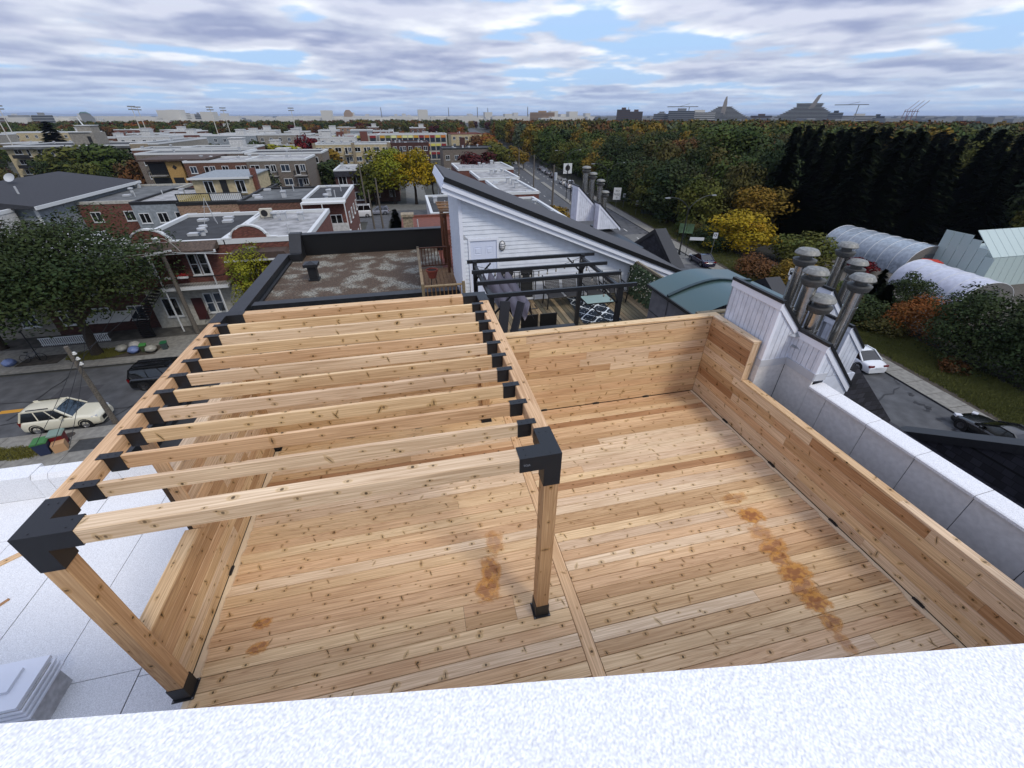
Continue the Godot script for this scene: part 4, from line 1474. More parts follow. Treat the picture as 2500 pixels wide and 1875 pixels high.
func scatter(called: String, mesh: Mesh, m: Material, spots: Array, gr: RandomNumberGenerator, s0: float, s1: float, label: String, cat: String, parent: Node3D = null, tint := 0.0) -> MultiMeshInstance3D:
	var mm := MultiMesh.new()
	mm.transform_format = MultiMesh.TRANSFORM_3D
	mm.use_colors = tint > 0.0
	mm.mesh = mesh
	mm.instance_count = spots.size()
	for k in spots.size():
		var s := gr.randf_range(s0, s1)
		mm.set_instance_transform(k, Transform3D(Basis(Vector3.UP, gr.randf() * TAU).scaled(V(s, s * gr.randf_range(0.85, 1.15), s)), spots[k]))
		if tint > 0.0:
			var t := 1.0 + gr.randf_range(-tint, tint)
			mm.set_instance_color(k, Color(t * gr.randf_range(0.85, 1.2), t, t * 0.9))
	var o := MultiMeshInstance3D.new()
	o.multimesh = mm
	o.material_override = m
	o.set_meta("kind", "stuff")
	if parent:
		o.name = part_name(called, parent)
		parent.add_child(o, true)
	else:
		o.name = numbered(called)
		add_child(o)
		tag(o, label, cat)
	return o

# ---------------------------------------------------------------- houses
var win_meshes := {}
var glass_dark: StandardMaterial3D
var glass_blue: StandardMaterial3D
var M := {}

func win_mesh(w: float, h: float, kind: int) -> Array:
	var key := "%d_%d_%d" % [int(w * 20), int(h * 20), kind]
	if win_meshes.has(key):
		return win_meshes[key]
	var f := MB.new()
	var t := 0.09
	f.box(V(-w / 2, 0, 0), V(-w / 2 + t, h, 0.06)); f.box(V(w / 2 - t, 0, 0), V(w / 2, h, 0.06))
	f.box(V(-w / 2 + t, 0, 0), V(w / 2 - t, t, 0.06)); f.box(V(-w / 2 + t, h - t, 0), V(w / 2 - t, h, 0.06))
	if kind == 0 and w > 0.9: f.box(V(-0.04, t, 0), V(0.04, h - t, 0.055))
	if kind == 1: f.box(V(-w / 2 + t, h * 0.5 - 0.03, 0), V(w / 2 - t, h * 0.5 + 0.03, 0.055))
	f.box(V(-w / 2 - 0.06, -0.09, -0.01), V(w / 2 + 0.06, 0.0, 0.11))
	var g := MB.new()
	g.box(V(-w / 2 + t, t, 0.005), V(w / 2 - t, h - t, 0.03))
	win_meshes[key] = [f.done(), g.done()]
	return win_meshes[key]

func window(parent: Node3D, at: Vector3, turn: float, w: float, h: float, kind := 0, frame: Material = null, glass: Material = null) -> void:
	var ms := win_mesh(w, h, kind)
	var f := put("window", ms[0], frame if frame else M.trim, parent, at3(at, turn))
	put("pane", ms[1], glass if glass else (glass_dark if rng.randf() < 0.7 else glass_blue), f)

func roof_vents(parent: Node3D, x0: float, x1: float, z0: float, z1: float, y: float, n: int) -> void:
	for k in n:
		var p := V(rng.randf_range(x0 + 0.8, x1 - 0.8), y, rng.randf_range(z1 + 0.8, z0 - 0.8))
		var mb := MB.new()
		var kind := rng.randi_range(0, 3)
		if kind == 0:
			mb.lathe([Vector2(0.22, 0), Vector2(0.2, 0.45), Vector2(0.38, 0.5), Vector2(0.36, 0.66), Vector2(0, 0.72)], p, 10)
		elif kind == 1:
			mb.box(p + V(-0.25, 0, -0.25), p + V(0.25, 0.7, 0.25)); mb.box(p + V(-0.32, 0.7, -0.32), p + V(0.32, 0.82, 0.32))
		elif kind == 2:
			mb.tube(p, p + V(0, 0.9, 0), 0.07, 0.07, 8)
		else:
			mb.box(p + V(-0.45, 0, -0.35), p + V(0.45, 0.22, 0.35))
		put("roof_vent", mb, M.vent, parent)

func house(called: String, label: String, cat: String, x0: float, x1: float, zf: float, zb: float, yt: float, wall: Material, roof: Material, o := {}) -> Node3D:
	var h := thing(called, label, cat, Vector3.ZERO, 0, o.get("group", "flat roofed houses of the neighbourhood"))
	var y0: float = o.get("base", GY)
	var mb := MB.new()
	var par: float = o.get("parapet", 0.25)
	mb.box(V(x0, y0, zb), V(x1, yt - par - 0.12, zf))
	put("wall", mb, wall, h)
	mb = MB.new()
	mb.box(V(x0 + 0.3, yt - par - 0.2, zb + 0.3), V(x1 - 0.3, yt - par, zf - 0.3))
	put("roof", mb, roof, h)
	var cop: Material = o.get("coping", M.trim)
	mb = MB.new()
	var e := 0.06
	mb.box(V(x0 - e, yt - par - 0.13, zf - 0.3), V(x1 + e, yt, zf + e)); mb.box(V(x0 - e, yt - par - 0.13, zb - e), V(x1 + e, yt, zb + 0.3))
	mb.box(V(x0 - e, yt - par - 0.13, zb + 0.3), V(x0 + 0.3, yt, zf - 0.3)); mb.box(V(x1 - 0.3, yt - par - 0.13, zb + 0.3), V(x1 + e, yt, zf - 0.3))
	put("coping", mb, cop, h)
	var st: int = o.get("storeys", 2)
	var sh: float = (yt - y0 - o.get("attic", 0.7)) / st
	var cols: int = o.get("cols", 3)
	var ww: float = o.get("ww", 1.3)
	var wh: float = o.get("wh", 1.35)
	var low: int = o.get("from", 0)
	if cols > 0:
		for s in range(low, st):
			for c in cols:
				var x := lerpf(x0, x1, (c + 0.5) / cols)
				if o.get("balconies", false) and c % 2 == 1:
					balcony(h, V(x, y0 + sh * s + 0.25, zf), 2.6, o.get("rail", M.rail))
					window(h, V(x - 0.55, y0 + sh * s + 0.3, zf), 0, 0.9, 2.0, 2)
					window(h, V(x + 0.6, y0 + sh * s + 1.0, zf), 0, 1.1, wh, 0)
				else:
					window(h, V(x, y0 + sh * s + 1.0, zf), 0, ww, wh, o.get("kind", 0))
	var side: int = o.get("side", 0)
	if side > 0:
		for s in range(low, st):
			for c in side:
				var z := lerpf(zf, zb, (c + 0.5) / side)
				window(h, V(x1, y0 + sh * s + 1.0, z), PI / 2, 1.0, wh, 1)
	var lside: int = o.get("left", 0)
	for s in range(low, st):
		for c in lside:
			window(h, V(x0, y0 + sh * s + 1.0, lerpf(zf, zb, (c + 0.5) / lside)), -PI / 2, 1.0, wh, 1)
	roof_vents(h, x0, x1, zf, zb, yt - par, o.get("vents", 4))
	return h

func balcony(parent: Node3D, at: Vector3, w: float, rail: Material, d := 1.3) -> void:
	var mb := MB.new()
	mb.box(V(-w / 2, -0.15, 0.0), V(w / 2, 0.0, d))
	var b := put("balcony", mb, M.concrete, parent, at3(at))
	mb = MB.new()
	mb.box(V(-w / 2, 0.9, d - 0.05), V(w / 2, 0.96, d)); mb.box(V(-w / 2, 0.9, 0), V(-w / 2 + 0.05, 0.96, d)); mb.box(V(w / 2 - 0.05, 0.9, 0), V(w / 2, 0.96, d))
	var n := int(w / 0.2)
	for k in n + 1:
		var x := -w / 2 + 0.02 + (w - 0.04) * k / n
		mb.box(V(x - 0.012, 0, d - 0.035), V(x + 0.012, 0.9, d - 0.012))
	for k in 7:
		for x in [-w / 2 + 0.02, w / 2 - 0.02]:
			mb.box(V(x - 0.012, 0, d * k / 7.0), V(x + 0.012, 0.9, d * k / 7.0 + 0.024))
	put("railing", mb, rail, b)

func city_mats() -> void:
	glass_dark = mat("window_glass_dark", Color(0.05, 0.06, 0.07), 0.08)
	glass_dark.metallic_specular = 0.8
	glass_blue = mat("window_glass_blue", Color(0.17, 0.21, 0.26), 0.1)
	glass_blue.metallic_specular = 0.9
	M.trim = mat("house_trim", Color(0.76, 0.77, 0.77), 0.6)
	M.vent = mat("roof_vent_paint", Color(0.66, 0.67, 0.68), 0.6)
	M.rail = mat("black_rail", Color(0.06, 0.06, 0.065), 0.5)
	M.concrete = mat("balcony_concrete", Color(0.55, 0.54, 0.52), 0.9)
	var bt := brick_tex(Color.WHITE, 4)
	M.brick = mat("orange_brick", Color(0.45, 0.29, 0.245), 0.9, 0.0, bt, 0.5)
	M.brick_dark = mat("dark_brick", Color(0.31, 0.20, 0.175), 0.9, 0.0, bt, 0.5)
	M.brick_brown = mat("brown_brick", Color(0.42, 0.31, 0.25), 0.9, 0.0, bt, 0.5)
	M.brick_tan = mat("tan_brick", Color(0.62, 0.53, 0.44), 0.9, 0.0, bt, 0.5)
	M.brick_grey = mat("grey_brick", Color(0.47, 0.45, 0.41), 0.9, 0.0, bt, 0.5)
	M.cream = mat("cream_render", Color(0.74, 0.68, 0.54), 0.9, 0.0, mid, 0.15)
	M.stucco = mat("grey_stucco", Color(0.56, 0.54, 0.50), 0.9, 0.0, mid, 0.15)
	M.stone = mat("rubble_stone", Color(0.66, 0.60, 0.50), 0.9, 0.0, noise_tex(256, 0.07, 0.6, 1.0, 3, 61, Color.WHITE, Color.WHITE, FastNoiseLite.TYPE_CELLULAR), 0.25)
	M.blue_grey = mat("blue_grey_render", Color(0.56, 0.59, 0.61), 0.85, 0.0, mid, 0.2)
	M.white_wall = mat("white_house_wall", Color(0.80, 0.80, 0.79), 0.7, 0.0, mid, 0.2)
	M.tarroof = mat("dark_roof", Color(0.23, 0.235, 0.245), 0.95, 0.0, blotch, 0.12)
	M.greyroof = mat("grey_roof", Color(0.42, 0.43, 0.43), 0.95, 0.0, blotch, 0.1)
	M.whiteroof = mat("white_roof", Color(0.68, 0.68, 0.68), 0.9, 0.0, blotch, 0.12)
	M.brownroof = mat("brown_roof", Color(0.30, 0.24, 0.21), 0.95, 0.0, mid, 0.2)
	M.redroof = mat("red_membrane", Color(0.45, 0.25, 0.19), 0.9, 0.0, mid, 0.2)
	M.black_trim = mat("black_trim", Color(0.07, 0.07, 0.075), 0.6)
	M.stonewhite = mat("white_stone", Color(0.70, 0.69, 0.65), 0.9, 0.0, mid, 0.3)

func duplex(called: String, label: String, x0: float, x1: float, roof: Material, arch_x: float) -> Node3D:
	# brick duplex with an arched parapet, facing the left street
	var zf := -42.0
	var yt := -4.25
	var h := house(called, label, "house", x0, x1, zf, -55.0, yt, M.brick, roof, {"cols": 0, "storeys": 2, "vents": 0, "parapet": 0.3, "group": "brick houses facing the left street"})
	# arched gable of the parapet: brick with a white rim
	var poly := PackedVector2Array()
	var rim := PackedVector2Array()
	var w := 1.75
	poly.append(Vector2(-w, 0)); poly.append(Vector2(w, 0))
	for k in 13:
		var a := PI * k / 12
		poly.append(Vector2(cos(a) * w * 0.8, 0.25 + sin(a) * 1.0))
	var mb := MB.new()
	mb.prism(poly, 0.3, at3(V(arch_x, yt - 0.28, zf - 0.28)))
	put("arched_parapet", mb, M.brick, h)
	mb = MB.new()
	var pts := [V(-w - 0.5, 0.28, 0), V(-w * 0.84, 0.3, 0)]
	for k in range(12, -1, -1):
		var a := PI * k / 12
		pts.append(V(cos(a) * (w * 0.8 + 0.05), 0.3 + sin(a) * 1.05, 0))
	pts.append(V(w * 0.84, 0.3, 0)); pts.append(V(w + 0.5, 0.28, 0))
	for k in pts.size() - 1:
		mb.bar(pts[k], pts[k + 1], 0.42, 0.12)
	put("coping", mb, M.trim, h, at3(V(arch_x, yt - 0.28, zf - 0.13)))
	return h

func build_city() -> void:
	city_mats()
	# --- brick pair facing the left street
	var a := duplex("brick_house", "red brick house with a dark roof, arched parapet and two porches", -24.2, -16.4, M.tarroof, -22.0)
	porch_front(a)
	var b := duplex("brick_house", "red brick house with a pale grey roof and arched parapet", -16.38, -9.4, M.whiteroof, -14.3)
	for s in [0, 1]:
		for x in [-15.3, -11.6]:
			window(b, V(x, GY + 1.1 + 3.6 * s, -42.0), 0, 1.5, 1.6, 1)
	for z in [-44.5, -47.5]:
		for s in [0, 1]:
			window(b, V(-9.4, GY + 1.2 + 3.5 * s, z), PI / 2, 0.9, 1.5, 1)
	var mb := MB.new()
	mb.prism(PackedVector2Array([Vector2(-2.6, 0), Vector2(2.6, 0), Vector2(2.2, 0.55), Vector2(-2.2, 0.55)]), 1.6, at3(V(-13.6, -5.7, -42.0)))
	put("porch_roof", mb, M.brownroof, b)
	mb = MB.new()
	mb.box(V(-16.3, -5.85, -40.3), V(-10.9, -5.7, -41.99))
	put("porch_eave", mb, M.trim, b)
	mb = MB.new()
	mb.box(V(-15.0, -4.99, -41.96), V(-14.0, -4.45 - 0.9, -41.92))
	put("plaque", mb, M.concrete, b)
	roof_vents(a, -23, -17, -43.2, -54, -4.55, 6)
	roof_vents(b, -15.6, -10.2, -43.2, -54, -4.55, 5)
	# television mast on the dark roof
	mb = MB.new()
	for q in [V(0.6, 0, 0.5), V(-0.6, 0, 0.5), V(0, 0, -0.7)]:
		mb.tube(q, V(0, 2.4, 0), 0.03, 0.02, 5)
	mb.tube(V(-0.35, 1.6, 0.25), V(0.35, 1.6, 0.25), 0.02, 0.02, 5)
	put("aerial_mast", mb, M.vent, a, at3(V(-20.3, -4.54, -51)))
	mb = MB.new()
	mb.box(V(-0.6, 0.1, -0.25), V(0.6, 0.95, 0.25)); mb.box(V(-0.5, 0, -0.2), V(-0.35, 0.1, 0.2)); mb.box(V(0.35, 0, -0.2), V(0.5, 0.1, 0.2))
	var ac := put("cooling_unit", mb, mat("beige_metal", Color(0.7, 0.68, 0.62), 0.6), b, at3(V(-15.4, -4.54, -52.5)))
	mb = MB.new()
	mb.lathe([Vector2(0.34, 0), Vector2(0.34, 0.03), Vector2(0.0, 0.03)], Vector3.ZERO, 16)
	put("fan", mb, M.black_trim, ac, Transform3D(Basis(V(1, 0, 0), V(0, 0, 1), V(0, -1, 0)), V(-0.15, 0.52, 0.25)))
	# --- the row further left along the street, seen through the big tree
	house("row_house", "brick house with a white edged low roof behind the big street tree", "house", -32.4, -24.3, -42.2, -54, -6.2, M.brick_dark, M.greyroof, {"cols": 3, "storeys": 2, "group": "houses facing the left street"})
	house("row_house", "grey flat roofed house at the left edge behind the big street tree", "house", -46, -32.5, -42.4, -55, -5.6, M.stucco, M.whiteroof, {"cols": 4, "storeys": 2, "group": "houses facing the left street"})
	house("row_house", "white walled house at the far left edge of the street", "house", -62, -46.1, -42.6, -57, -5.2, M.white_wall, M.greyroof, {"cols": 4, "storeys": 2, "group": "houses facing the left street"})
	shed_house()
	balcony_house()
	# --- blocks behind, measured one by one
	house("row_house", "pale house with a white flat roof left of the balcony house", "house", -37.5, -30.8, -71, -84, -5.1, M.blue_grey, M.whiteroof, {"cols": 3, "coping": M.black_trim})
	house("row_house", "low grey flat roof in front of the yellow gallery flats", "house", -50, -37.6, -74, -92, -5.3, M.brick, M.greyroof, {"cols": 3, "coping": M.stonewhite})
	var f2 := house("brick_house", "brick house with a brown roof and white framed gallery beside the alley", "house", -13.4, -8.3, -61.5, -74, -4.1, M.brick, M.tarroof, {"cols": 0, "side": 4, "vents": 5})
	for x in [-12.0, -9.8]:
		window(f2, V(x, -7.6, -61.5), 0, 1.5, 1.5, 0)
		window(f2, V(x, -11.0, -61.5), 0, 1.5, 1.5, 0)
	mb = MB.new()
	mb.box(V(-13.5, -8.2, -60.0), V(-8.2, -8.0, -61.5)); mb.box(V(-13.5, -4.6, -60.2), V(-8.2, -4.4, -61.5))
	for x in [-13.4, -11.0, -8.3]: mb.box(V(x - 0.06, -8.0, -60.1), V(x + 0.06, -4.6, -60.25))
	put("gallery", mb, M.trim, f2)
	mb = MB.new()
	mb.box(V(-13.4, -8.0, -60.1), V(-8.3, -6.9, -60.05))
	put("gallery_panel", mb, M.white_wall, f2)
	house("row_house", "low grey roofed house with a black rear parapet behind the brick pair", "house", -21.5, -13.5, -63, -75, -4.3, M.brick_brown, M.greyroof, {"cols": 3, "coping": M.black_trim, "vents": 6})
	house("annex", "red walled annex with a white roof behind the brick pair", "annex", -22.2, -14.6, -58.0, -62.9, -6.0, mat("red_fence_wall", Color(0.42, 0.12, 0.14), 0.8), M.whiteroof, {"cols": 0, "vents": 0})
	house("apartment_block", "brown brick flats with a white roof in the middle distance", "apartment block", -33.4, -21.4, -110.5, -123, -3.1, M.brick_grey, M.whiteroof, {"cols": 4, "storeys": 3, "balconies": true, "vents": 7, "ww": 1.8})
	house("apartment_block", "brick flats with a white roof left of the brown brick flats", "apartment block", -46, -33.6, -112, -124, -3.3, M.brick_brown, M.whiteroof, {"cols": 4, "storeys": 3, "balconies": true, "vents": 6})
	gallery_flats()
	long_flats()
	var hh := house("apartment_block", "cream flats with small balconies beyond the yellow trees", "apartment block", -29, -4.6, -167, -178, -3.0, M.cream, M.greyroof, {"cols": 8, "storeys": 3, "balconies": true, "vents": 14, "ww": 2.0})
	mb = MB.new()
	for x in [-29.2, -17.0, -5.4]: mb.box(V(x, GY, -166.8), V(x + 1.0, -2.8, -167.0))
	put("stone_pier", mb, M.stone, hh)
	house("apartment_block", "dark red brick flats beside the cream flats", "apartment block", -4.3, 8.6, -168, -184, -3.0, M.brick_dark, M.tarroof, {"cols": 5, "storeys": 3, "balconies": true, "vents": 6, "coping": M.brick_dark})
	school()
	var lb := house("brick_house", "brown brick house with a dark roof near the boulevard", "house", 12.0, 29.5, -153, -166, -4.0, M.brick_grey, M.tarroof, {"cols": 6, "storeys": 2, "coping": M.black_trim, "vents": 6})
	mb = MB.new()
	mb.box(V(18.6, -4.2, -160), V(20.2, -1.4, -162))
	put("chimney", mb, M.brick_dark, lb)
	var nb := house("brick_house", "brick house with a slate front band behind the parked silver car", "house", -15.2, -9.4, -104.5, -116, -4.9, M.brick_dark, M.whiteroof, {"cols": 2, "storeys": 2, "ww": 1.7, "wh": 1.7})
	mb = MB.new()
	mb.prism(PackedVector2Array([Vector2(-15.2, -6.2), Vector2(-9.4, -6.2), Vector2(-9.4, -5.15), Vector2(-15.2, -5.15)]), 0.4, at3(V(0, 0, -104.5)))
	put("slate_band", mb, shingle, nb)
	house("row_house", "low house under the yellow trees with a pale door", "house", -8.9, -2.2, -108, -122, -6.4, M.brick_brown, M.whiteroof, {"cols": 2, "storeys": 2, "vents": 3})
	var rr := house("low_building", "brown roofed low building with a grey chimney just beyond the black parapet", "low building", -1.2, 5.2, -45.5, -54, -5.2, M.brick, M.redroof, {"cols": 0, "coping": M.redroof, "vents": 2})
	mb = MB.new()
	mb.box(V(-1.0, -5.4, -47.2), V(0.0, -3.9, -46.2)); mb.box(V(-1.15, -3.9, -47.35), V(0.15, -3.65, -46.05))
	put("chimney", mb, M.stone, rr)
	house("row_house", "grey low roof right of the alley behind the wood screen", "house", 2.3, 9.8, -56, -70, -5.4, M.white_wall, M.tarroof, {"cols": 2, "vents": 5})
	house("row_house", "grey roof with ducts right of the alley beside the side street", "house", 5.4, 12.6, -72, -90, -5.6, M.stucco, M.greyroof, {"cols": 2, "left": 3, "vents": 8})
	house("row_house", "white flat roof beyond the sloping penthouse roof", "house", 10.5, 22.5, -97.5, -111, -4.6, M.brick, M.whiteroof, {"cols": 4, "vents": 9})
	house("row_house", "brick house with a grey roof left of the boulevard lamp", "house", 12.2, 19.5, -80, -92, -4.4, M.brick, M.whiteroof, {"cols": 3, "side": 3, "vents": 5})
	house("row_house", "brick house with a red hatch on its white roof by the boulevard", "house", 13.0, 18.6, -64, -78, -4.5, M.brick, M.whiteroof, {"cols": 2, "side": 3, "vents": 7})
	house("row_house", "flat roof crowded with vents closest beyond the sloping roof", "house", 10.5, 17.2, -47, -62, -4.9, M.brick_brown, M.greyroof, {"cols": 2, "side": 3, "vents": 9})
	house("apartment_block", "red roofed low block at the end of the school", "apartment block", 23, 38, -235, -250, -2.6, M.cream, M.redroof, {"cols": 5, "storeys": 3, "coping": M.redroof, "vents": 3})
	# --- rows further off
	var n := 0
	var walls := [M.brick, M.brick_grey, M.brick_tan, M.stucco, M.cream, M.brick_brown, M.white_wall, M.blue_grey]
	var wn := ["red brick", "grey brick", "tan brick", "grey rendered", "cream", "brown brick", "white walled", "blue grey"]
	var roofs := [M.greyroof, M.whiteroof, M.tarroof, M.whiteroof]
	var rn := ["grey", "white", "dark", "white"]
	var where := ["left of the long beige flats", "behind the long beige flats", "behind the yellow gallery flats", "behind the brown brick flats", "left of the colourful school", "behind the colourful school"]
	var r2 := RandomNumberGenerator.new()
	r2.seed = 404
	for row in [[-128.0, -62.0, -20.0], [-148.0, -72.0, -34.0], [-205.0, -82.0, -38.0], [-235.0, -130.0, -40.0], [-262.0, -190.0, -36.0], [-300.0, -240.0, 10.0], [-345.0, -260.0, 20.0], [-395.0, -300.0, 30.0]]:
		var x: float = row[1]
		while x < row[2]:
			var w := r2.randf_range(11, 24)
			var k := r2.randi_range(0, 7)
			var q := r2.randi_range(0, 3)
			var st := 3 if r2.randf() < 0.55 else 2
			var yt := GY + 2.85 * st + r2.randf_range(0.4, 1.2)
			var hx := house("apartment_block", "%s block with a %s roof, far off" % [wn[k], rn[q]], "apartment block", x, x + w - 0.4, row[0], row[0] - r2.randf_range(11, 15), yt, walls[k], roofs[q], {"cols": int(w / 3.6), "storeys": st, "vents": 3, "from": 1, "group": "far blocks of the neighbourhood"})
			if r2.randf() < 0.5:
				mb = MB.new()
				var cx := x + w * r2.randf_range(0.25, 0.7)
				mb.box(V(cx, yt - 0.3, row[0] - 7), V(cx + 3.4, yt + 1.9, row[0] - 3.5)); mb.box(V(cx - 0.15, yt + 1.9, row[0] - 7.2), V(cx + 3.55, yt + 2.1, row[0] - 3.3))
				put("roof_house", mb, M.white_wall, hx)
			n += 1
			hx.set_meta("label", "%s block with a %s flat roof, %s" % [wn[k], rn[q], far_place(x, row[0], n)])
			x += w + (r2.randf_range(2, 12) if r2.randf() < 0.4 else 0.0)

func far_place(x: float, z: float, n: int) -> String:
	var side := "at far left" if x < z * 0.62 else ("left of centre" if x < z * 0.3 else ("near the middle" if x < z * 0.12 else "behind the school"))
	var dep: String = ["first", "second", "third", "fourth", "fifth", "sixth", "seventh", "last"][clampi([-128, -148, -205, -235, -262, -300, -345, -395].find(int(z)), 0, 7)]
	return side + " in the " + dep + " far row"

func porch_front(h: Node3D) -> void:
	# two-storey porch of the left brick house: roof, balcony, posts, doors, windows, black spiral stair
	var z0 := -42.0
	var z1 := -40.6
	var mb := MB.new()
	var e := V(0, 0, 0)
	mb.prism(PackedVector2Array([Vector2(0, 0), Vector2(1.5, -0.5), Vector2(1.5, -0.62), Vector2(0, -0.62)]), 5.0, Transform3D(Basis(V(0, 0, 1), V(0, 1, 0), V(-1, 0, 0)), V(-16.9, -4.25, z0)))
	put("porch_roof", mb, mat("rusty_roof", Color(0.40, 0.33, 0.28), 0.85, 0.0, noise_tex(256, 0.03, 0.5, 1.0, 4, 71), 0.4), h)
	mb = MB.new()
	mb.box(V(-22.0, -4.98, z1 - 0.15), V(-16.8, -4.75, z1 + 0.05))
	mb.box(V(-22.2, -8.1, z1 - 0.3), V(-16.8, -7.85, z1 + 0.05))
	put("porch_eave", mb, M.trim, h)
	mb = MB.new()
	mb.box(V(-22.2, -7.99, z0), V(-16.8, -7.88, z1 - 0.3))
	put("balcony_floor", mb, M.concrete, h)
	mb = MB.new()
	mb.box(V(-22.1, -7.0, z1 - 0.08), V(-16.85, -6.94, z1 - 0.02)); mb.box(V(-16.9, -7.0, z0), V(-16.84, -6.94, z1))
	for k in 44:
		mb.box(V(-22.1 + 0.12 * k, -7.85, z1 - 0.06), V(-22.085 + 0.12 * k, -7.0, z1 - 0.04))
	put("railing", mb, M.rail, h)
	mb = MB.new()
	for x in [-21.9, -17.7]:
		mb.tube(V(x, GY, z1 - 0.12), V(x, -4.9, z1 - 0.12), 0.07, 0.06, 8)
	put("porch_post", mb, M.trim, h)
	mb = MB.new()
	mb.box(V(-24.21, GY, z0), V(-16.39, -8.3, z0 + 0.04))
	put("stone_front", mb, M.stonewhite, h)
	for x in [-18.6, -19.4]:
		window(h, V(x, -7.2, z0 + 0.04), 0, 0.7, 1.9, 1)
		window(h, V(x, -10.8, z0 + 0.05), 0, 0.7, 1.9, 1)
	window(h, V(-23.2, -7.0, z0 + 0.04), 0, 1.1, 1.7, 1)
	window(h, V(-22.6, -10.9, z0 + 0.05), 0, 1.3, 1.8, 0)
	for q in [[-20.8, -7.85], [-20.4, -11.4]]:
		mb = MB.new()
		mb.box(V(q[0] - 0.45, q[1], z0 + 0.05), V(q[0] + 0.45, q[1] + 2.1, z0 + 0.1))
		put("door", mb, mat("maroon_door", Color(0.22, 0.07, 0.06), 0.6), h)
	# flower boxes on the balcony
	for x in [-20.0, -21.0]:
		mb = MB.new()
		mb.box(V(x - 0.4, -7.0, z1), V(x + 0.4, -6.85, z1 + 0.2))
		put("flower_box", mb, M.trim, h)
	var spots := []
	var gr := RandomNumberGenerator.new()
	gr.seed = 3
	var fl := MB.new()
	for k in 60:
		var p := V(-20.0 + gr.randf_range(-0.4, 0.4), -6.85 + gr.randf_range(0, 0.22), z1 + 0.1 + gr.randf_range(-0.12, 0.12))
		fl.tri(p, p + V(gr.randf_range(-0.1, 0.1), 0.08, 0.05), p + V(gr.randf_range(-0.1, 0.1), 0.05, -0.08))
	put("red_flowers", fl, mat("red_petals", Color(0.62, 0.08, 0.10), 0.7), h)
	# outside stair, curving down to the pavement
	var st := thing("outside_stair", "black curved outside stair in front of the dark roofed brick house", "stair")
	var n := 20
	var prev := Vector3.ZERO
	var rl := MB.new()
	var pts := []
	for k in n:
		var t := float(k) / (n - 1)
		var c := V(lerpf(-24.3, -22.6, t * t), lerpf(GY + 0.2, -7.95, t), lerpf(-39.9, -41.3, t) + sin(t * PI) * 0.9)
		mb = MB.new()
		mb.cbox(V(0, 0, 0), V(0.95, 0.05, 0.3))
		put("tread", mb, M.rail, st, at3(c, lerpf(0.2, -0.7, t)))
		pts.append(c)
	for s in [-0.48, 0.48]:
		var line := []
		var hand := []
		for c in pts:
			line.append(c + V(s, -0.02, 0)); hand.append(c + V(s, 0.95, 0))
			rl.tube(c + V(s, 0, 0), c + V(s, 0.95, 0), 0.012, 0.012, 4, false)
		rl.path(line, 0.035, 4); rl.path(hand, 0.022, 4)
	put("railing", rl, M.rail, st)
	# front steps and dark fences
	var fs := thing("front_steps", "black railed front steps below the right porch bay", "steps")
	for k in 6:
		mb = MB.new()
		mb.box(V(-19.6, GY + 0.14 * k, -40.2 - 0.27 * k), V(-18.4, GY + 0.14 * (k + 1), -40.47 - 0.27 * k))
		put("step", mb, M.concrete, fs)
	mb = MB.new()
	for x in [-19.62, -18.38]:
		mb.tube(V(x, GY + 0.95, -40.2), V(x, GY + 1.85, -41.9), 0.02, 0.02, 5)
		for k in 8: mb.tube(V(x, GY + 0.1 * k, -40.2 - 0.23 * k), V(x, GY + 0.95 + 0.12 * k, -40.2 - 0.23 * k), 0.012, 0.012, 4, false)
	put("railing", mb, M.rail, fs)

func shed_house() -> void:
	# house with a broad low dark roof at the left
	var h := thing("gabled_house", "white house with a broad dark shingled roof at the left edge", "house", Vector3.ZERO, 0, "flat roofed houses of the neighbourhood")
	var mb := MB.new()
	mb.box(V(-66, GY, -90), V(-45.6, -4.9, -67.0))
	put("wall", mb, M.blue_grey, h)
	mb = MB.new()
	var f := 0.0
	mb.prism(PackedVector2Array([Vector2(-66.5, -4.8), Vector2(-45, -4.8), Vector2(-45, -4.55), Vector2(-56, -2.9), Vector2(-66.5, -4.5)]), 25.0, at3(V(0, 0, -91.0)))
	put("roof", mb, mat("slate_roof", Color(0.20, 0.205, 0.225), 0.9, 0.0, mid, 0.25), h)
	mb = MB.new()
	mb.box(V(-45.02, -4.95, -91), V(-44.85, -4.55, -65.9))
	mb.box(V(-45.9, GY, -66.99), V(-45.6, -4.9, -66.8))
	put("gutter", mb, M.trim, h)
	mb = MB.new()
	mb.prism(PackedVector2Array([Vector2(-66, -4.9), Vector2(-46, -4.9), Vector2(-56, -3.2)]), 0.2, at3(V(0, 0, -67.05)))
	put("gable", mb, M.white_wall, h)
	mb = MB.new()
	var rows := []
	for j in 5:
		var ring := []
		for k in 14: ring.append(V(cos(TAU * k / 14) * 0.16 * j, 0.02 * j * j, sin(TAU * k / 14) * 0.16 * j))
		rows.append(ring)
	mb.grid(rows, true)
	put("dish_aerial", mb, M.vent, h, Transform3D(Basis(V(1, 0, 0), 0.9), V(-54, -2.6, -78)))
	for q in [[-50, -72], [-60, -70]]:
		mb = MB.new()
		mb.tube(V(q[0], -4.2, q[1]), V(q[0], -2.9, q[1]), 0.12, 0.12, 8)
		put("vent_pipe", mb, M.vent, h)
	house("annex", "white flat topped annex at the left edge in front of the dark roof", "annex", -58.5, -47.6, -60.5, -66.4, -4.7, M.white_wall, M.whiteroof, {"cols": 2, "vents": 0})

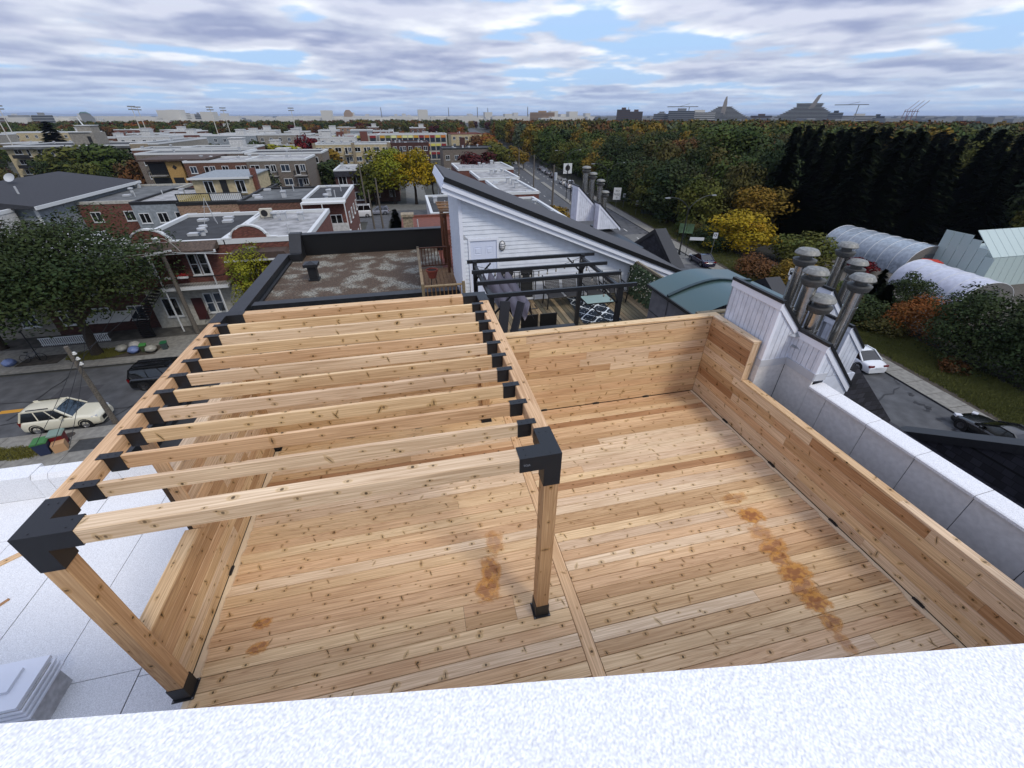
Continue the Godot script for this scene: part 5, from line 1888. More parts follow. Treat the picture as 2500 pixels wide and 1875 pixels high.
func balcony_house() -> void:
	var h := house("balcony_house", "cream house whose roof balcony has a half yellow, half white railing", "house", -31.6, -22.6, -70.2, -88, -5.3, M.brick_tan, M.greyroof, {"cols": 3, "storeys": 2, "coping": M.black_trim, "vents": 0})
	var mb := MB.new()
	mb.box(V(-31.4, -5.4, -88), V(-23.6, -3.1, -77))
	put("upper_wall", mb, M.cream, h)
	mb = MB.new()
	mb.box(V(-31.7, -3.1, -88.2), V(-23.4, -2.95, -76.5))
	put("upper_roof", mb, M.blue_grey, h)
	mb = MB.new()
	mb.box(V(-31.75, -3.2, -76.55), V(-23.35, -2.93, -76.45))
	put("fascia", mb, M.trim, h)
	for x in [-29.3, -25.0]:
		window(h, V(x, -5.1, -77.0), 0, 1.3, 1.7, 0)
	mb = MB.new()
	mb.box(V(-27.7, -5.3, -77), V(-26.8, -3.35, -76.92))
	put("door", mb, M.black_trim, h)
	mb = MB.new()
	mb.box(V(-23.7, -6, -79.5), V(-23.0, -2.0, -78.7))
	put("chimney", mb, M.brick, h)
	for q in [[-31.3, -27.3, mat("yellow_rail", Color(0.68, 0.62, 0.42), 0.7)], [-27.2, -23.2, M.trim]]:
		mb = MB.new()
		var n := 16
		for k in n:
			var x := lerpf(q[0], q[1], (k + 0.5) / n)
			mb.box(V(x - 0.085, -5.2, -70.6), V(x + 0.085, -4.3, -70.55))
		put("railing", mb, q[2], h)
	mb = MB.new()
	mb.box(V(-31.4, -4.3, -70.65), V(-23.1, -4.22, -70.5)); mb.box(V(-31.4, -5.28, -70.65), V(-23.1, -5.2, -70.5))
	for x in [-31.4, -27.25, -23.2]: mb.box(V(x - 0.04, -5.28, -70.66), V(x + 0.04, -4.2, -70.48))
	put("rail_frame", mb, M.black_trim, h)

func gallery_flats() -> void:
	var h := house("apartment_block", "yellow and dark gallery flats under a wide brown roof", "apartment block", -54.5, -43.0, -115.6, -131, -3.6, M.cream, M.brownroof, {"cols": 0, "vents": 2, "coping": M.brownroof, "base": GY})
	var mb := MB.new()
	mb.box(V(-55.3, -3.4, -132), V(-42.4, -3.05, -113.6))
	put("wide_roof", mb, M.brownroof, h)
	for s in 3:
		for x in [-52.6, -45.2]:
			mb = MB.new()
			mb.box(V(x - 1.7, GY + 2.8 * s + 0.3, -115.59), V(x + 1.7, GY + 2.8 * s + 2.5, -115.5))
			put("gallery_opening", mb, M.black_trim, h)
			balcony(h, V(x, GY + 2.8 * s + 0.3, -115.5), 3.4, M.rail, 1.5)
	mb = MB.new()
	mb.box(V(-50.4, GY, -115.59), V(-47.4, -3.5, -114.4))
	put("stair_tower", mb, mat("yellow_cladding", Color(0.70, 0.56, 0.33), 0.8, 0.0, mid, 0.4), h)
	for y in [-4.6, -9.4]:
		mb = MB.new()
		mb.box(V(-0.32, -0.32, 0), V(0.32, 0.32, 0.05))
		put("diamond_tile", mb, M.black_trim, h, Transform3D(Basis(V(0, 0, 1), PI / 4), V(-48.9, y, -114.38)))
	mb = MB.new()
	mb.box(V(-49.9, -8.0, -114.42), V(-47.9, -6.6, -114.36))
	put("stair_opening", mb, M.black_trim, h)

func long_flats() -> void:
	# three storey beige flats: windows and black balconies in turn, stone end bay, grey side wing
	var h := house("apartment_block", "long beige flats with black balconies and a stone clad end bay", "apartment block", -119, -83.5, -176, -198, -3.0, M.cream, M.tarroof, {"cols": 0, "vents": 5})
	for s in 3:
		for k in 6:
			var x := -116.0 + 6.1 * k
			var y := GY + 2.75 * s + 1.2
			window(h, V(x, y, -176), 0, 2.0, 1.3, 0)
			window(h, V(x + 2.6, y - 0.6, -176), 0, 0.8, 1.9, 1)
			var mb2 := MB.new()
			mb2.box(V(x - 1.2, y - 0.9, -174.6), V(x + 3.2, y - 0.1, -174.5)); mb2.box(V(x - 1.2, y - 1.05, -176), V(x + 3.2, y - 0.9, -174.5))
			put("balcony", mb2, M.black_trim, h)
	var mb := MB.new()
	mb.box(V(-119.4, -3.9, -174.9), V(-83.5, -3.3, -175.9))
	put("eave", mb, M.greyroof, h)
	var st := house("apartment_block", "stone clad end bay and grey wing of the long beige flats", "apartment block", -83.4, -75.5, -172, -212, -2.5, M.stucco, M.greyroof, {"cols": 0, "vents": 2})
	mb = MB.new()
	mb.box(V(-83.4, GY, -172), V(-78.5, -2.7, -171.7))
	put("stone_face", mb, M.stone, st)
	window(st, V(-77.0, -5.2, -172), 0, 1.8, 1.3, 0)
	var t := thing("roof_tower", "grey stair tower on the roof of the long beige flats", "roof tower")
	mb = MB.new()
	mb.box(V(-104.5, -3.3, -190), V(-97.8, 0.2, -183)); mb.box(V(-102.5, 0.2, -189), V(-98.5, 2.0, -184.5))
	put("wall", mb, M.stucco, t)
	mb = MB.new()
	mb.box(V(-104.9, 0.2, -190.3), V(-98.6, 0.4, -182.7)); mb.box(V(-102.7, 2.0, -189.2), V(-98.3, 2.15, -184.3))
	put("roof", mb, M.trim, t)
	mb = MB.new()
	mb.box(V(-99.8, -2.9, -182.99), V(-98.8, -0.9, -182.9))
	put("door", mb, M.black_trim, t)
	mb = MB.new()
	mb.tube(V(-101, 2.1, -186), V(-101.8, 4.4, -186), 0.2, 0.14, 6)
	put("flue_pipe", mb, M.trim, t)

func school() -> void:
	# long school with coloured panels between its windows
	var h := house("school", "long school whose windows have yellow, orange, red and green panels", "school", -10, 19.0, -213, -226, -1.9, M.stonewhite, M.greyroof, {"cols": 0, "vents": 9})
	var g := house("school", "left wing of the colourful school with two brick towers", "school", -33, -10.2, -215, -227, -2.1, M.stonewhite, M.greyroof, {"cols": 0, "vents": 9})
	var cols := [Color(0.75, 0.72, 0.33), Color(0.72, 0.42, 0.10), Color(0.80, 0.80, 0.55), Color(0.48, 0.10, 0.10), Color(0.46, 0.47, 0.16), Color(0.72, 0.55, 0.14)]
	var ms := []
	for k in 6: ms.append(mat("school_panel_%d" % k, cols[k], 0.6))
	var r := RandomNumberGenerator.new()
	r.seed = 12
	for q in [[h, -9.6, 18.6, -213.0, 12], [g, -32.0, -11.0, -215.0, 7]]:
		var n: int = q[4]
		for c in n:
			var w: float = (q[2] - q[1]) / n
			var x: float = q[1] + w * (c + 0.5)
			for s in 3:
				var y := GY + 3.2 * s
				if q[0] == g and (c == 2 or c == 5):
					continue
				var mb := MB.new()
				mb.box(V(x - w * 0.42, y + 2.25, q[3]), V(x + w * 0.42, y + 3.15, q[3] + 0.12))
				put("coloured_panel", mb, ms[r.randi_range(0, 5)], q[0])
				window(q[0], V(x, y + 0.7, q[3]), 0, w * 0.84, 1.5, 0, M.black_trim, glass_blue)
	for x in [-25.5, -16.0]:
		var mb := MB.new()
		mb.box(V(x - 1.5, GY, -214.99), V(x + 1.5, -0.9, -213.6))
		put("brick_tower", mb, M.brick, g)

# ---------------------------------------------------------------- trees
var crown_meshes := {}
var bark: StandardMaterial3D

func leaf(mb: MB, p: Vector3, out: Vector3, s: float, r: RandomNumberGenerator) -> void:
	# a small bent leaf spray, more or less facing outwards and drooping
	var nn := (out + V(r.randf_range(-0.8, 0.8), r.randf_range(-0.3, 0.9), r.randf_range(-0.8, 0.8))).normalized()
	var a := nn.cross(V(r.randf_range(-1, 1), r.randf_range(-1, 1), r.randf_range(-1, 1))).normalized() * s
	var b := nn.cross(a).normalized() * s * r.randf_range(0.5, 0.8)
	var d := nn * s * r.randf_range(-0.3, 0.3)
	var i := mb.v.size()
	mb.vert(p - a, nn); mb.vert(p - b * 0.8 + d, nn); mb.vert(p + a, nn); mb.vert(p + b * 0.8 + d, nn)
	mb.ix.append_array(PackedInt32Array([i, i + 2, i + 1, i, i + 3, i + 2]))

func lobes_of(kind: String, r: RandomNumberGenerator, n: int) -> Array:
	# lobes in a unit crown: radius about 1, height from 0 to 2; [centre, radii]
	var out := []
	for k in n:
		var t := (k + 0.5) / n
		var y := 0.0
		var rad := 0.0
		var s := r.randf_range(0.34, 0.52)
		match kind:
			"round":
				y = lerpf(0.35, 1.75, t)
				rad = sqrt(maxf(0.0, 1.0 - pow((y - 0.9) / 1.05, 2))) * 0.68
			"tall":
				y = lerpf(0.2, 2.5, t)
				rad = sqrt(maxf(0.0, 1.0 - pow((y - 1.1) / 1.6, 2))) * 0.6
			"spread":
				y = lerpf(0.5, 1.35, t)
				rad = 0.85 * sqrt(r.randf())
				s = r.randf_range(0.28, 0.42)
			"bush":
				y = lerpf(0.25, 1.0, t)
				rad = 0.7 * sqrt(maxf(0.0, 1.0 - pow(y / 1.3, 2)))
		var a := k * 2.39996 + r.randf_range(-0.4, 0.4)
		rad *= r.randf_range(0.55, 1.15)
		out.append([V(cos(a) * rad, y, sin(a) * rad), V(s * r.randf_range(0.85, 1.2), s * r.randf_range(0.6, 0.9), s * r.randf_range(0.85, 1.2))])
	return out

func crown(kind: String, sd: int, nl: int, per: int, leaf_size: float, hue := 0.12) -> ArrayMesh:
	var key := "%s_%d_%d_%d" % [kind, sd, nl, per]
	if crown_meshes.has(key):
		return crown_meshes[key]
	var r := RandomNumberGenerator.new()
	r.seed = sd * 97 + 5
	var mb := MB.new()
	mb.use_col = true
	if kind == "conifer" or kind == "cone":
		# whorls of drooping sprays round a straight stem; unit: radius 1, height 0 to 4
		var levels := nl
		for j in levels:
			var t := float(j) / levels
			var y := 0.25 + 3.7 * t
			var rr := (1.0 - t * 0.96) * (1.0 if kind == "cone" else r.randf_range(0.75, 1.12))
			var nb := int(lerpf(11, 4, t))
			for k in nb:
				var a := TAU * (k + r.randf() * 0.7) / nb + j * 1.3
				var dirv := V(cos(a), 0, sin(a))
				var tone := r.randf_range(0.6, 1.3)
				for q in per:
					var u := (q + r.randf()) / per
					var p := dirv * rr * u + V(0, y - 0.42 * u * u * rr + r.randf_range(-0.05, 0.05), 0) + dirv.cross(Vector3.UP) * r.randf_range(-0.16, 0.16) * (0.4 + u) * rr
					var tt := tone * r.randf_range(0.8, 1.25)
					mb.col = Color(tt * r.randf_range(0.9, 1.1), tt, tt * r.randf_range(0.85, 1.1))
					var aa := dirv.rotated(Vector3.UP, r.randf_range(-0.6, 0.6)) * leaf_size * 1.5
					var bb := dirv.cross(Vector3.UP) * leaf_size * 0.62 + V(0, r.randf_range(-0.3, 0.3) * leaf_size, 0)
					var dr := V(0, -leaf_size * 0.6, 0)
					var i := mb.v.size()
					var nn := (V(0, 1, 0) + dirv * 0.5).normalized()
					mb.vert(p - aa * 0.5, nn); mb.vert(p + bb, nn); mb.vert(p + aa + dr, nn); mb.vert(p - bb, nn)
					mb.ix.append_array(PackedInt32Array([i, i + 1, i + 2, i, i + 2, i + 3]))
	else:
		for l in lobes_of(kind, r, nl):
			var c: Vector3 = l[0]
			var rad: Vector3 = l[1]
			var tone := r.randf_range(0.68, 1.28)
			var warm := r.randf_range(-hue, hue)
			for k in per:
				var d := V(r.randfn(), r.randfn(), r.randfn()).normalized()
				if d.y < -0.45 and r.randf() < 0.6: d.y = -d.y
				var q := pow(r.randf(), 0.28) * (1.0 + (r.randf_range(0.0, 0.22) if r.randf() < 0.25 else 0.0))
				var p := c + d * rad * q
				var t := tone * r.randf_range(0.72, 1.3)
				mb.col = Color(t * (1.0 + warm * 1.6), t, t * (1.0 - warm))
				leaf(mb, p, d, leaf_size * r.randf_range(0.7, 1.35), r)
	crown_meshes[key] = mb.done()
	return crown_meshes[key]

func trunk_mesh(h: float, r0: float, sd: int, spread := 0.5, limbs := 5) -> ArrayMesh:
	# tapered trunk that splits into limbs
	var r := RandomNumberGenerator.new()
	r.seed = sd
	var mb := MB.new()
	var p := Vector3.ZERO
	var rad := r0
	mb.tube(V(0, -0.1, 0), V(0, h * 0.08, 0), r0 * 1.35, r0, 10, false)
	p = V(0, h * 0.08, 0)
	for k in 4:
		var q := p + V(r.randf_range(-0.05, 0.05) * h * 0.4, h * 0.12, r.randf_range(-0.05, 0.05) * h * 0.4)
		mb.tube(p, q, rad, rad * 0.9, 9, false)
		p = q
		rad *= 0.9
	for k in limbs:
		var a := TAU * k / limbs + r.randf_range(-0.4, 0.4)
		var d := V(cos(a) * spread, 1.0, sin(a) * spread).normalized()
		var s := p
		var lr := rad * 0.62
		for j in 3:
			var e := s + d * h * 0.17
			mb.tube(s, e, lr, lr * 0.66, 7, false)
			if j > 0:
				var d2 := (d + V(r.randf_range(-0.8, 0.8), r.randf_range(-0.1, 0.5), r.randf_range(-0.8, 0.8))).normalized()
				mb.tube(e, e + d2 * h * 0.16, lr * 0.5, lr * 0.15, 5, false)
			s = e
			lr *= 0.66
			d = (d + V(r.randf_range(-0.3, 0.3), 0.1, r.randf_range(-0.3, 0.3))).normalized()
	return mb.done()

func leaf_mat(key: String, c: Color) -> StandardMaterial3D:
	var m := mat("leaves_" + key, c, 0.75)
	m.vertex_color_use_as_albedo = true
	m.backlight_enabled = true
	m.backlight = Color(0.22, 0.24, 0.08)
	m.metallic_specular = 0.25
	return m

var LEAF := {}

func tree(called: String, label: String, at: Vector3, kind: String, sd: int, radius: float, crown_h: float, crown_y: float, leafm: Material, group := "", nl := 16, per := 75, ls := 0.13, trunk := true) -> Node3D:
	# crown_y: where the crown starts above the base
	var t := thing(called, label, "tree" if kind != "bush" else "shrub", at, 0, group)
	var base_h := 4.0 if kind in ["conifer", "cone"] else (2.6 if kind == "tall" else (1.3 if kind == "bush" else 2.0))
	var c := put("crown" if kind != "bush" else "foliage", crown(kind, sd, nl, per, ls), leafm, t, Transform3D(Basis(Vector3.UP, sd * 1.7).scaled(V(radius, crown_h / base_h, radius)), V(0, crown_y, 0)))
	if trunk:
		if kind in ["conifer", "cone"]:
			var mb := MB.new()
			mb.tube(V(0, -0.1, 0), V(0, crown_y + crown_h * 0.95, 0), 0.02 * (crown_y + crown_h), 0.03, 7, false)
			put("trunk", mb, bark, t)
		else:
			put("trunk", trunk_mesh(crown_y + crown_h * 0.75, 0.028 * (crown_y + crown_h), sd + 3), bark, t)
	return t

func build_forest() -> void:
	bark = mat("bark", Color(0.25, 0.21, 0.17), 0.95, 0.0, noise_tex(256, 0.05, 0.6, 1.0, 3, 81), 0.6)
	LEAF = {
		"green": leaf_mat("green", Color(0.24, 0.29, 0.12)), "olive": leaf_mat("olive", Color(0.31, 0.32, 0.13)), "dark": leaf_mat("dark", Color(0.19, 0.235, 0.125)),
		"yellow": leaf_mat("yellow", Color(0.58, 0.49, 0.10)), "gold": leaf_mat("gold", Color(0.46, 0.37, 0.13)), "orange": leaf_mat("orange", Color(0.47, 0.28, 0.12)),
		"rust": leaf_mat("rust", Color(0.36, 0.245, 0.14)), "red": leaf_mat("red", Color(0.34, 0.06, 0.08)), "wine": leaf_mat("wine", Color(0.26, 0.09, 0.09)), "needle": leaf_mat("needle", Color(0.30, 0.355, 0.26)),
		"bluepine": leaf_mat("bluepine", Color(0.25, 0.31, 0.235)), "grey": leaf_mat("grey", Color(0.31, 0.34, 0.25)), "brown": leaf_mat("brown", Color(0.28, 0.265, 0.13)), "lime": leaf_mat("lime", Color(0.47, 0.47, 0.13)),
	}
	# --- named trees
	var G := GY
	var big := tree("street_tree", "big brown green maple beside the left street, its crown filling the left edge", V(-27.0, G, -37.3), "spread", 11, 7.6, 11.4, 2.0, LEAF.dark, "", 52, 560, 0.0185, false)
	put("trunk", trunk_mesh(9.6, 0.36, 41, 0.75, 7), bark, big)
	tree("street_tree", "tall dark tree at the left edge behind the big maple", V(-35.5, G, -40.3), "round", 12, 4.6, 8.5, 1.4, LEAF.dark, "", 22, 420, 0.03)
	tree("young_tree", "young yellow green maple beside the black parapet", V(-14.4, G, -40.2), "tall", 13, 2.3, 6.4, 0.8, LEAF.lime, "", 20, 320, 0.04)
	tree("yellow_tree", "yellow tree over the side street, its left half still green", V(-3.4, G, -104.5), "round", 14, 5.4, 8.4, 2.6, LEAF.lime, "yellow trees over the side street", 22, 240, 0.055)
	tree("yellow_tree", "bright yellow tree over the side street with a pale forked trunk", V(1.3, G, -103), "round", 15, 4.6, 8.0, 3.0, LEAF.yellow, "yellow trees over the side street", 20, 220, 0.055)
	tree("yellow_tree", "small yellow tree at the right end of the yellow group", V(5.0, G, -100.5), "round", 16, 2.9, 5.2, 3.4, LEAF.yellow, "yellow trees over the side street", 14, 100, 0.1)
	tree("yellow_tree", "green tree hanging over the parked silver car", V(-7.4, G, -103), "round", 17, 3.6, 7.0, 1.6, LEAF.olive, "yellow trees over the side street", 18, 110, 0.1)
	tree("red_maple", "dark red maple beyond the top of the sloping roof", V(16.9, G, -112.5), "round", 18, 5.4, 7.8, 1.6, LEAF.wine, "", 20, 120, 0.1)
	tree("red_maple", "crimson tree left of the cream flats", V(-37, G, -205), "round", 19, 5.6, 9.5, 0.6, LEAF.red, "", 16, 90, 0.12)
	tree("broad_tree", "broad yellow green tree left of the crimson tree", V(-43, G, -183), "spread", 20, 9.5, 9.5, 0.5, LEAF.lime, "", 22, 110, 0.1)
	tree("broad_tree", "dark leafed tree left of the broad yellow green tree", V(-48.5, G, -178), "round", 21, 4.2, 9.0, 0.8, LEAF.dark, "", 14, 80, 0.12)
	tree("broad_tree", "dark green tree between the brown brick flats and the white roofs", V(-18.6, G, -124), "round", 22, 4.4, 7.0, 0.4, LEAF.dark, "", 16, 90, 0.12)
	tree("orange_tree", "orange tree in front of the cream flats", V(-23.6, G, -163.5), "round", 23, 4.2, 7.4, 0.4, LEAF.gold, "", 14, 90, 0.12)
	tree("broad_tree", "green and yellow tree in front of the long beige flats, left of its neighbour", V(-96, G, -165), "round", 24, 8.0, 9.0, 0.0, LEAF.olive, "", 20, 110, 0.1)
	tree("broad_tree", "tall green tree in front of the long beige flats, right of its neighbour", V(-88, G, -164), "round", 25, 7.4, 9.6, 0.0, LEAF.green, "", 20, 110, 0.1)
	tree("broad_tree", "yellow tree at the left foot of the long beige flats", V(-101, G, -162), "round", 26, 5.0, 5.6, 0.0, LEAF.yellow, "", 14, 90, 0.1)
	tree("spruce", "tall dark spruce on the left skyline behind the long beige flats", V(-126, G, -211), "cone", 27, 7.0, 15.6, 0.0, LEAF.needle, "", 22, 9, 0.16)
	tree("shrub", "brown red shrub at the corner of the red brick house by the alley", V(-9.0, G, -59), "bush", 28, 2.6, 3.8, 0.0, LEAF.wine, "", 12, 90, 0.1, false)
	tree("cedar_tree", "dark green cone shaped cedar standing in the alley", V(-2.6, G, -71), "cone", 29, 1.9, 4.8, 0.0, LEAF.green, "", 22, 10, 0.15)
	tree("grey_tree", "thin grey green tree in front of the brown brick flats", V(-30.5, G, -108), "round", 30, 3.6, 6.0, 0.6, LEAF.grey, "", 12, 60, 0.12)
	tree("orange_bush", "orange bush left of the far flue chase", V(26.8, G, -80), "bush", 31, 2.6, 2.6, 0.0, LEAF.gold, "", 12, 80, 0.1, false)
	for q in [[-168, 0.0], [-182, -0.3], [-200, 0.2]]:
		tree("median_tree", "yellow green tree standing on the boulevard median", V(kx(q[0]) - 6.6 + q[1], G, q[0]), "round", 32, 2.7, 4.4, 1.4, LEAF.gold, "trees on the boulevard median", 12, 70, 0.14)
	for q in [[31, -168, "olive"], [34, -188, "gold"], [37, -212, "orange"], [40, -232, "gold"], [34, -225, "rust"], [29.5, -150, "olive"], [44, -255, "orange"]]:
		tree("boulevard_tree", "autumn tree on the house side of the boulevard", V(q[0], G, q[1]), "round", 33, 5.0, 7.8, 1.0, LEAF[q[2]], "trees on the house side of the boulevard", 16, 80, 0.12)
	# --- edge of the park, measured
	tree("park_tree", "big fresh green tree standing above the park edge", V(69, G, -89), "tall", 34, 10.5, 14.6, 0.2, LEAF.green, "", 46, 230, 0.042)
	tree("park_tree", "golden tree at the park edge above the blue car", V(45.8, G, -52.5), "round", 35, 4.6, 5.6, 0.0, LEAF.yellow, "", 20, 280, 0.048)
	tree("park_tree", "rust and gold tree behind the golden tree", V(55.5, G, -61), "round", 36, 5.6, 7.4, 0.0, LEAF.gold, "", 20, 280, 0.048)
	tree("park_tree", "rust topped tree on the park edge beyond the bus shelter", V(58, G, -92), "round", 37, 6.0, 12.4, 0.2, LEAF.rust, "", 20, 260, 0.05)
	tree("park_tree", "dark green tree behind the two green notice boards", V(47.5, G, -78), "round", 38, 5.0, 10.5, 0.2, LEAF.dark, "", 18, 240, 0.05)
	tree("park_pine", "blue green pine left of the long greenhouse", V(58.5, G, -57), "conifer", 39, 6.2, 8.4, 0.0, LEAF.bluepine, "", 20, 14, 0.12)
	tree("park_shrub", "green shrub thicket behind the near flues", V(50.5, G, -45.5), "bush", 40, 4.6, 3.8, 0.0, LEAF.olive, "", 16, 220, 0.055, false)
	tree("park_shrub", "dark shrub by the pavement behind the blue car", V(40.6, G, -43.0), "bush", 41, 2.7, 2.4, 0.0, LEAF.rust, "", 14, 220, 0.055, false)
	tree("park_shrub", "rusty gold shrub behind the tall flues", V(42.8, G, -39.0), "bush", 42, 2.9, 3.0, 0.0, LEAF.gold, "", 14, 220, 0.055, false)
	tree("park_shrub", "red leafed shrub at the near corner of the long greenhouse", V(55.0, G, -41.5), "bush", 43, 2.0, 1.7, 0.0, LEAF.red, "", 12, 80, 0.1, false)
	tree("hedge_cedar", "slim dark cedar between the flues and the tractor", V(45.2, G, -31.4), "cone", 44, 1.3, 4.2, 0.0, LEAF.green, "dark cedars along the park verge", 22, 10, 0.15)
	tree("hedge_cedar", "second slim dark cedar left of the orange bush", V(43.2, G, -29.0), "cone", 45, 1.5, 3.6, 0.0, LEAF.dark, "dark cedars along the park verge", 22, 10, 0.15)
	tree("hedge_pine", "dark bushy pine in front of the tractor", V(45.6, G, -28.7), "round", 46, 2.3, 4.3, 0.0, LEAF.dark, "dark cedars along the park verge", 20, 330, 0.042)
	tree("orange_shrub", "orange leafed bush on the park verge in front of the white tunnel", V(43.6, G, -25.2), "bush", 47, 3.0, 3.4, 0.0, LEAF.orange, "", 18, 380, 0.036, false)
	tree("hedge_pine", "large dark evergreen bush at the right edge above the black car", V(42.2, G, -20.6), "round", 48, 3.4, 6.4, -0.4, LEAF.dark, "", 26, 460, 0.034)
	tree("hedge_pine", "dark evergreen at the right edge of the picture", V(43.0, G, -16.6), "round", 49, 3.6, 6.0, -0.4, LEAF.dark, "", 26, 420, 0.034)
	tree("red_shrub", "low red leafed shrub under the dark evergreens", V(39.6, G, -19.4), "bush", 50, 1.2, 1.1, 0.0, LEAF.rust, "", 10, 90, 0.09, false)
	# --- the rest of the park edge: a ragged line of shrubs and trees
	var r := RandomNumberGenerator.new()
	r.seed = 606
	var z := -26.5
	var i := 0
	while z > -66:
		if z < -52 or z > -36:
			tree("edge_shrub", "dark green shrub along the edge of the park verge", V(kx(z) + 5.4 + r.randf_range(-0.6, 0.8), G, z), "bush", 51 + i % 3, r.randf_range(1.6, 2.5), r.randf_range(1.6, 3.0), 0.0, [LEAF.dark, LEAF.green, LEAF.brown, LEAF.dark][r.randi_range(0, 3)], "shrubs along the park verge", 14, 200, 0.06, false)
		z -= r.randf_range(2.0, 3.2)
		i += 1
	var spots := []
	var gz := -66.0
	while gz > -420:
		var step := 6.6 if gz > -200 else 9.0
		var gx := kx(gz) + 7.0
		while gx < kx(gz) + 330:
			var p := V(gx + r.randf_range(-2.4, 2.4), G, gz + r.randf_range(-2.4, 2.4))
			spots.append(p)
			gx += step
		gz -= step
	gz = -8.0
	while gz > -66:
		var gx := 60.0 + maxf(0.0, (gz + 60.0) * 0.62) * 1.0
		if gz > -54.0: gx = maxf(gx, 84.0)
		while gx < 260:
			spots.append(V(gx + r.randf_range(-2.4, 2.4), G, gz + r.randf_range(-2.4, 2.4)))
			gx += 6.6
		gz -= 6.6
	# keep what lies in front of the camera
	var cam := V(0, 4.85, 0)
	var inside := []
	for p in spots:
		var az := atan2(p.x, -p.z)
		if az < deg_to_rad(76) and p.distance_to(cam) < 430:
			inside.append(p)
	inside.sort_custom(func(a, b): return a.distance_squared_to(cam) < b.distance_squared_to(cam))
	var kinds := []
	for k in 6: kinds.append(crown("round", 60 + k, 19, 150, 0.066))
	for k in 2: kinds.append(crown("tall", 70 + k, 22, 140, 0.064))
	var con := []
	for k in 3: con.append(crown("conifer", 80 + k, 24, 16, 0.115))
	var tr := []
	for k in 3: tr.append(trunk_mesh(9.0, 0.22, 90 + k))
	var names := ["green", "olive", "dark", "olive", "gold", "rust", "dark", "olive", "green", "brown", "brown", "gold"]
	var words := {"green": "green", "olive": "olive green", "dark": "dark green", "gold": "golden", "rust": "rust brown", "brown": "brownish green", "yellow": "yellow", "orange": "orange", "needle": "dark", "grey": "grey green"}
	var far_lists := {}
	for k in inside.size():
		var p: Vector3 = inside[k]
		var az := rad_to_deg(atan2(p.x, -p.z))
		var d := p.distance_to(cam)
		var conifer := az > 43 and d < 175 and r.randf() < 0.85
		var c: String = "needle" if conifer else names[r.randi_range(0, names.size() - 1)]
		if not conifer and d < 130 and az < 40: c = ["dark", "dark", "green", "olive", "brown", "dark"][r.randi_range(0, 5)]
		if not conifer and d > 190: c = ["olive", "gold", "brown", "olive", "rust", "olive", "green", "brown", "grey"][r.randi_range(0, 8)]
		if not conifer and d > 300: c = ["gold", "orange", "olive", "rust", "brown", "olive", "brown"][r.randi_range(0, 6)]
		var hgt := r.randf_range(11.6, 14.0) if not conifer else r.randf_range(12.6, 15.6)
		var near_kerb := p.x - kx(p.z)
		if near_kerb < 12 and not conifer: hgt *= r.randf_range(0.72, 0.9)
		var rad := r.randf_range(3.9, 5.6) if not conifer else r.randf_range(3.4, 4.6)
		if k < 285:
			var t := thing("park_conifer" if conifer else "park_tree", ("dark conifer" if conifer else words[c] + " leafed tree") + park_place(az, d), "tree", p, r.randf() * TAU, ("dark conifers of the park" if conifer else words[c] + " trees of the park"))
			if conifer:
				put("crown", con[r.randi_range(0, 2)], LEAF.needle, t, Transform3D(Basis().scaled(V(rad, hgt / 4.0, rad)), V(0, -0.2, 0)))
			else:
				var ki := r.randi_range(0, 7)
				put("crown", kinds[ki], LEAF[c], t, Transform3D(Basis().scaled(V(rad, (hgt - 0.8) / (2.15 if ki < 6 else 2.7), rad)), V(0, 0.3, 0)))
				put("trunk", tr[r.randi_range(0, 2)], bark, t)
		else:
			if not far_lists.has(c): far_lists[c] = []
			far_lists[c].append(p)
	for c in far_lists:
		canopy("forest_canopy", far_lists[c], "round", LEAF[c], r, words[c] + " treetops of the park beyond the nearer trees")
	# --- trees between the far houses, then wooded suburbs to the horizon
	var groups := {}
	var cs := ["olive", "gold", "rust", "green", "brown", "olive", "dark", "rust", "olive", "brown", "dark", "orange", "wine"]
	for k in 900:
		var zz := -pow(r.randf(), 0.7) * 330.0 - 120.0
		var lo := zz * -1.0 * -1.55
		var p := V(r.randf_range(zz * 1.35, maxf(kx(zz) - 22.0, -20.0) if zz < -262 else -zz * 0.05), G, zz)
		if zz > -255 and p.x > -16: continue
		if in_block(p): continue
		var c: String = cs[r.randi_range(0, cs.size() - 1)]
		if not groups.has(c): groups[c] = []
		groups[c].append(p)
	for c in groups:
		canopy("street_trees", groups[c], "round", LEAF[c], r, "%s trees between the far houses" % c, 0.36, 0.62)
	groups = {}
	for k in 5200:
		var d := 390.0 + pow(r.randf(), 1.2) * 330.0
		var az := deg_to_rad(r.randf_range(-56, 84))
		var p := V(sin(az) * d, G, -cos(az) * d)
		if p.x - kx(p.z) < 15 and p.x - kx(p.z) > -22 and d < 700: continue
		var c: String = cs[r.randi_range(0, cs.size() - 1)]
		if not groups.has(c): groups[c] = []
		groups[c].append(p)
	for c in groups:
		canopy("distant_trees", groups[c], "round", LEAF[c], r, "%s trees of the wooded suburbs near the horizon" % c, 0.72, 0.98)

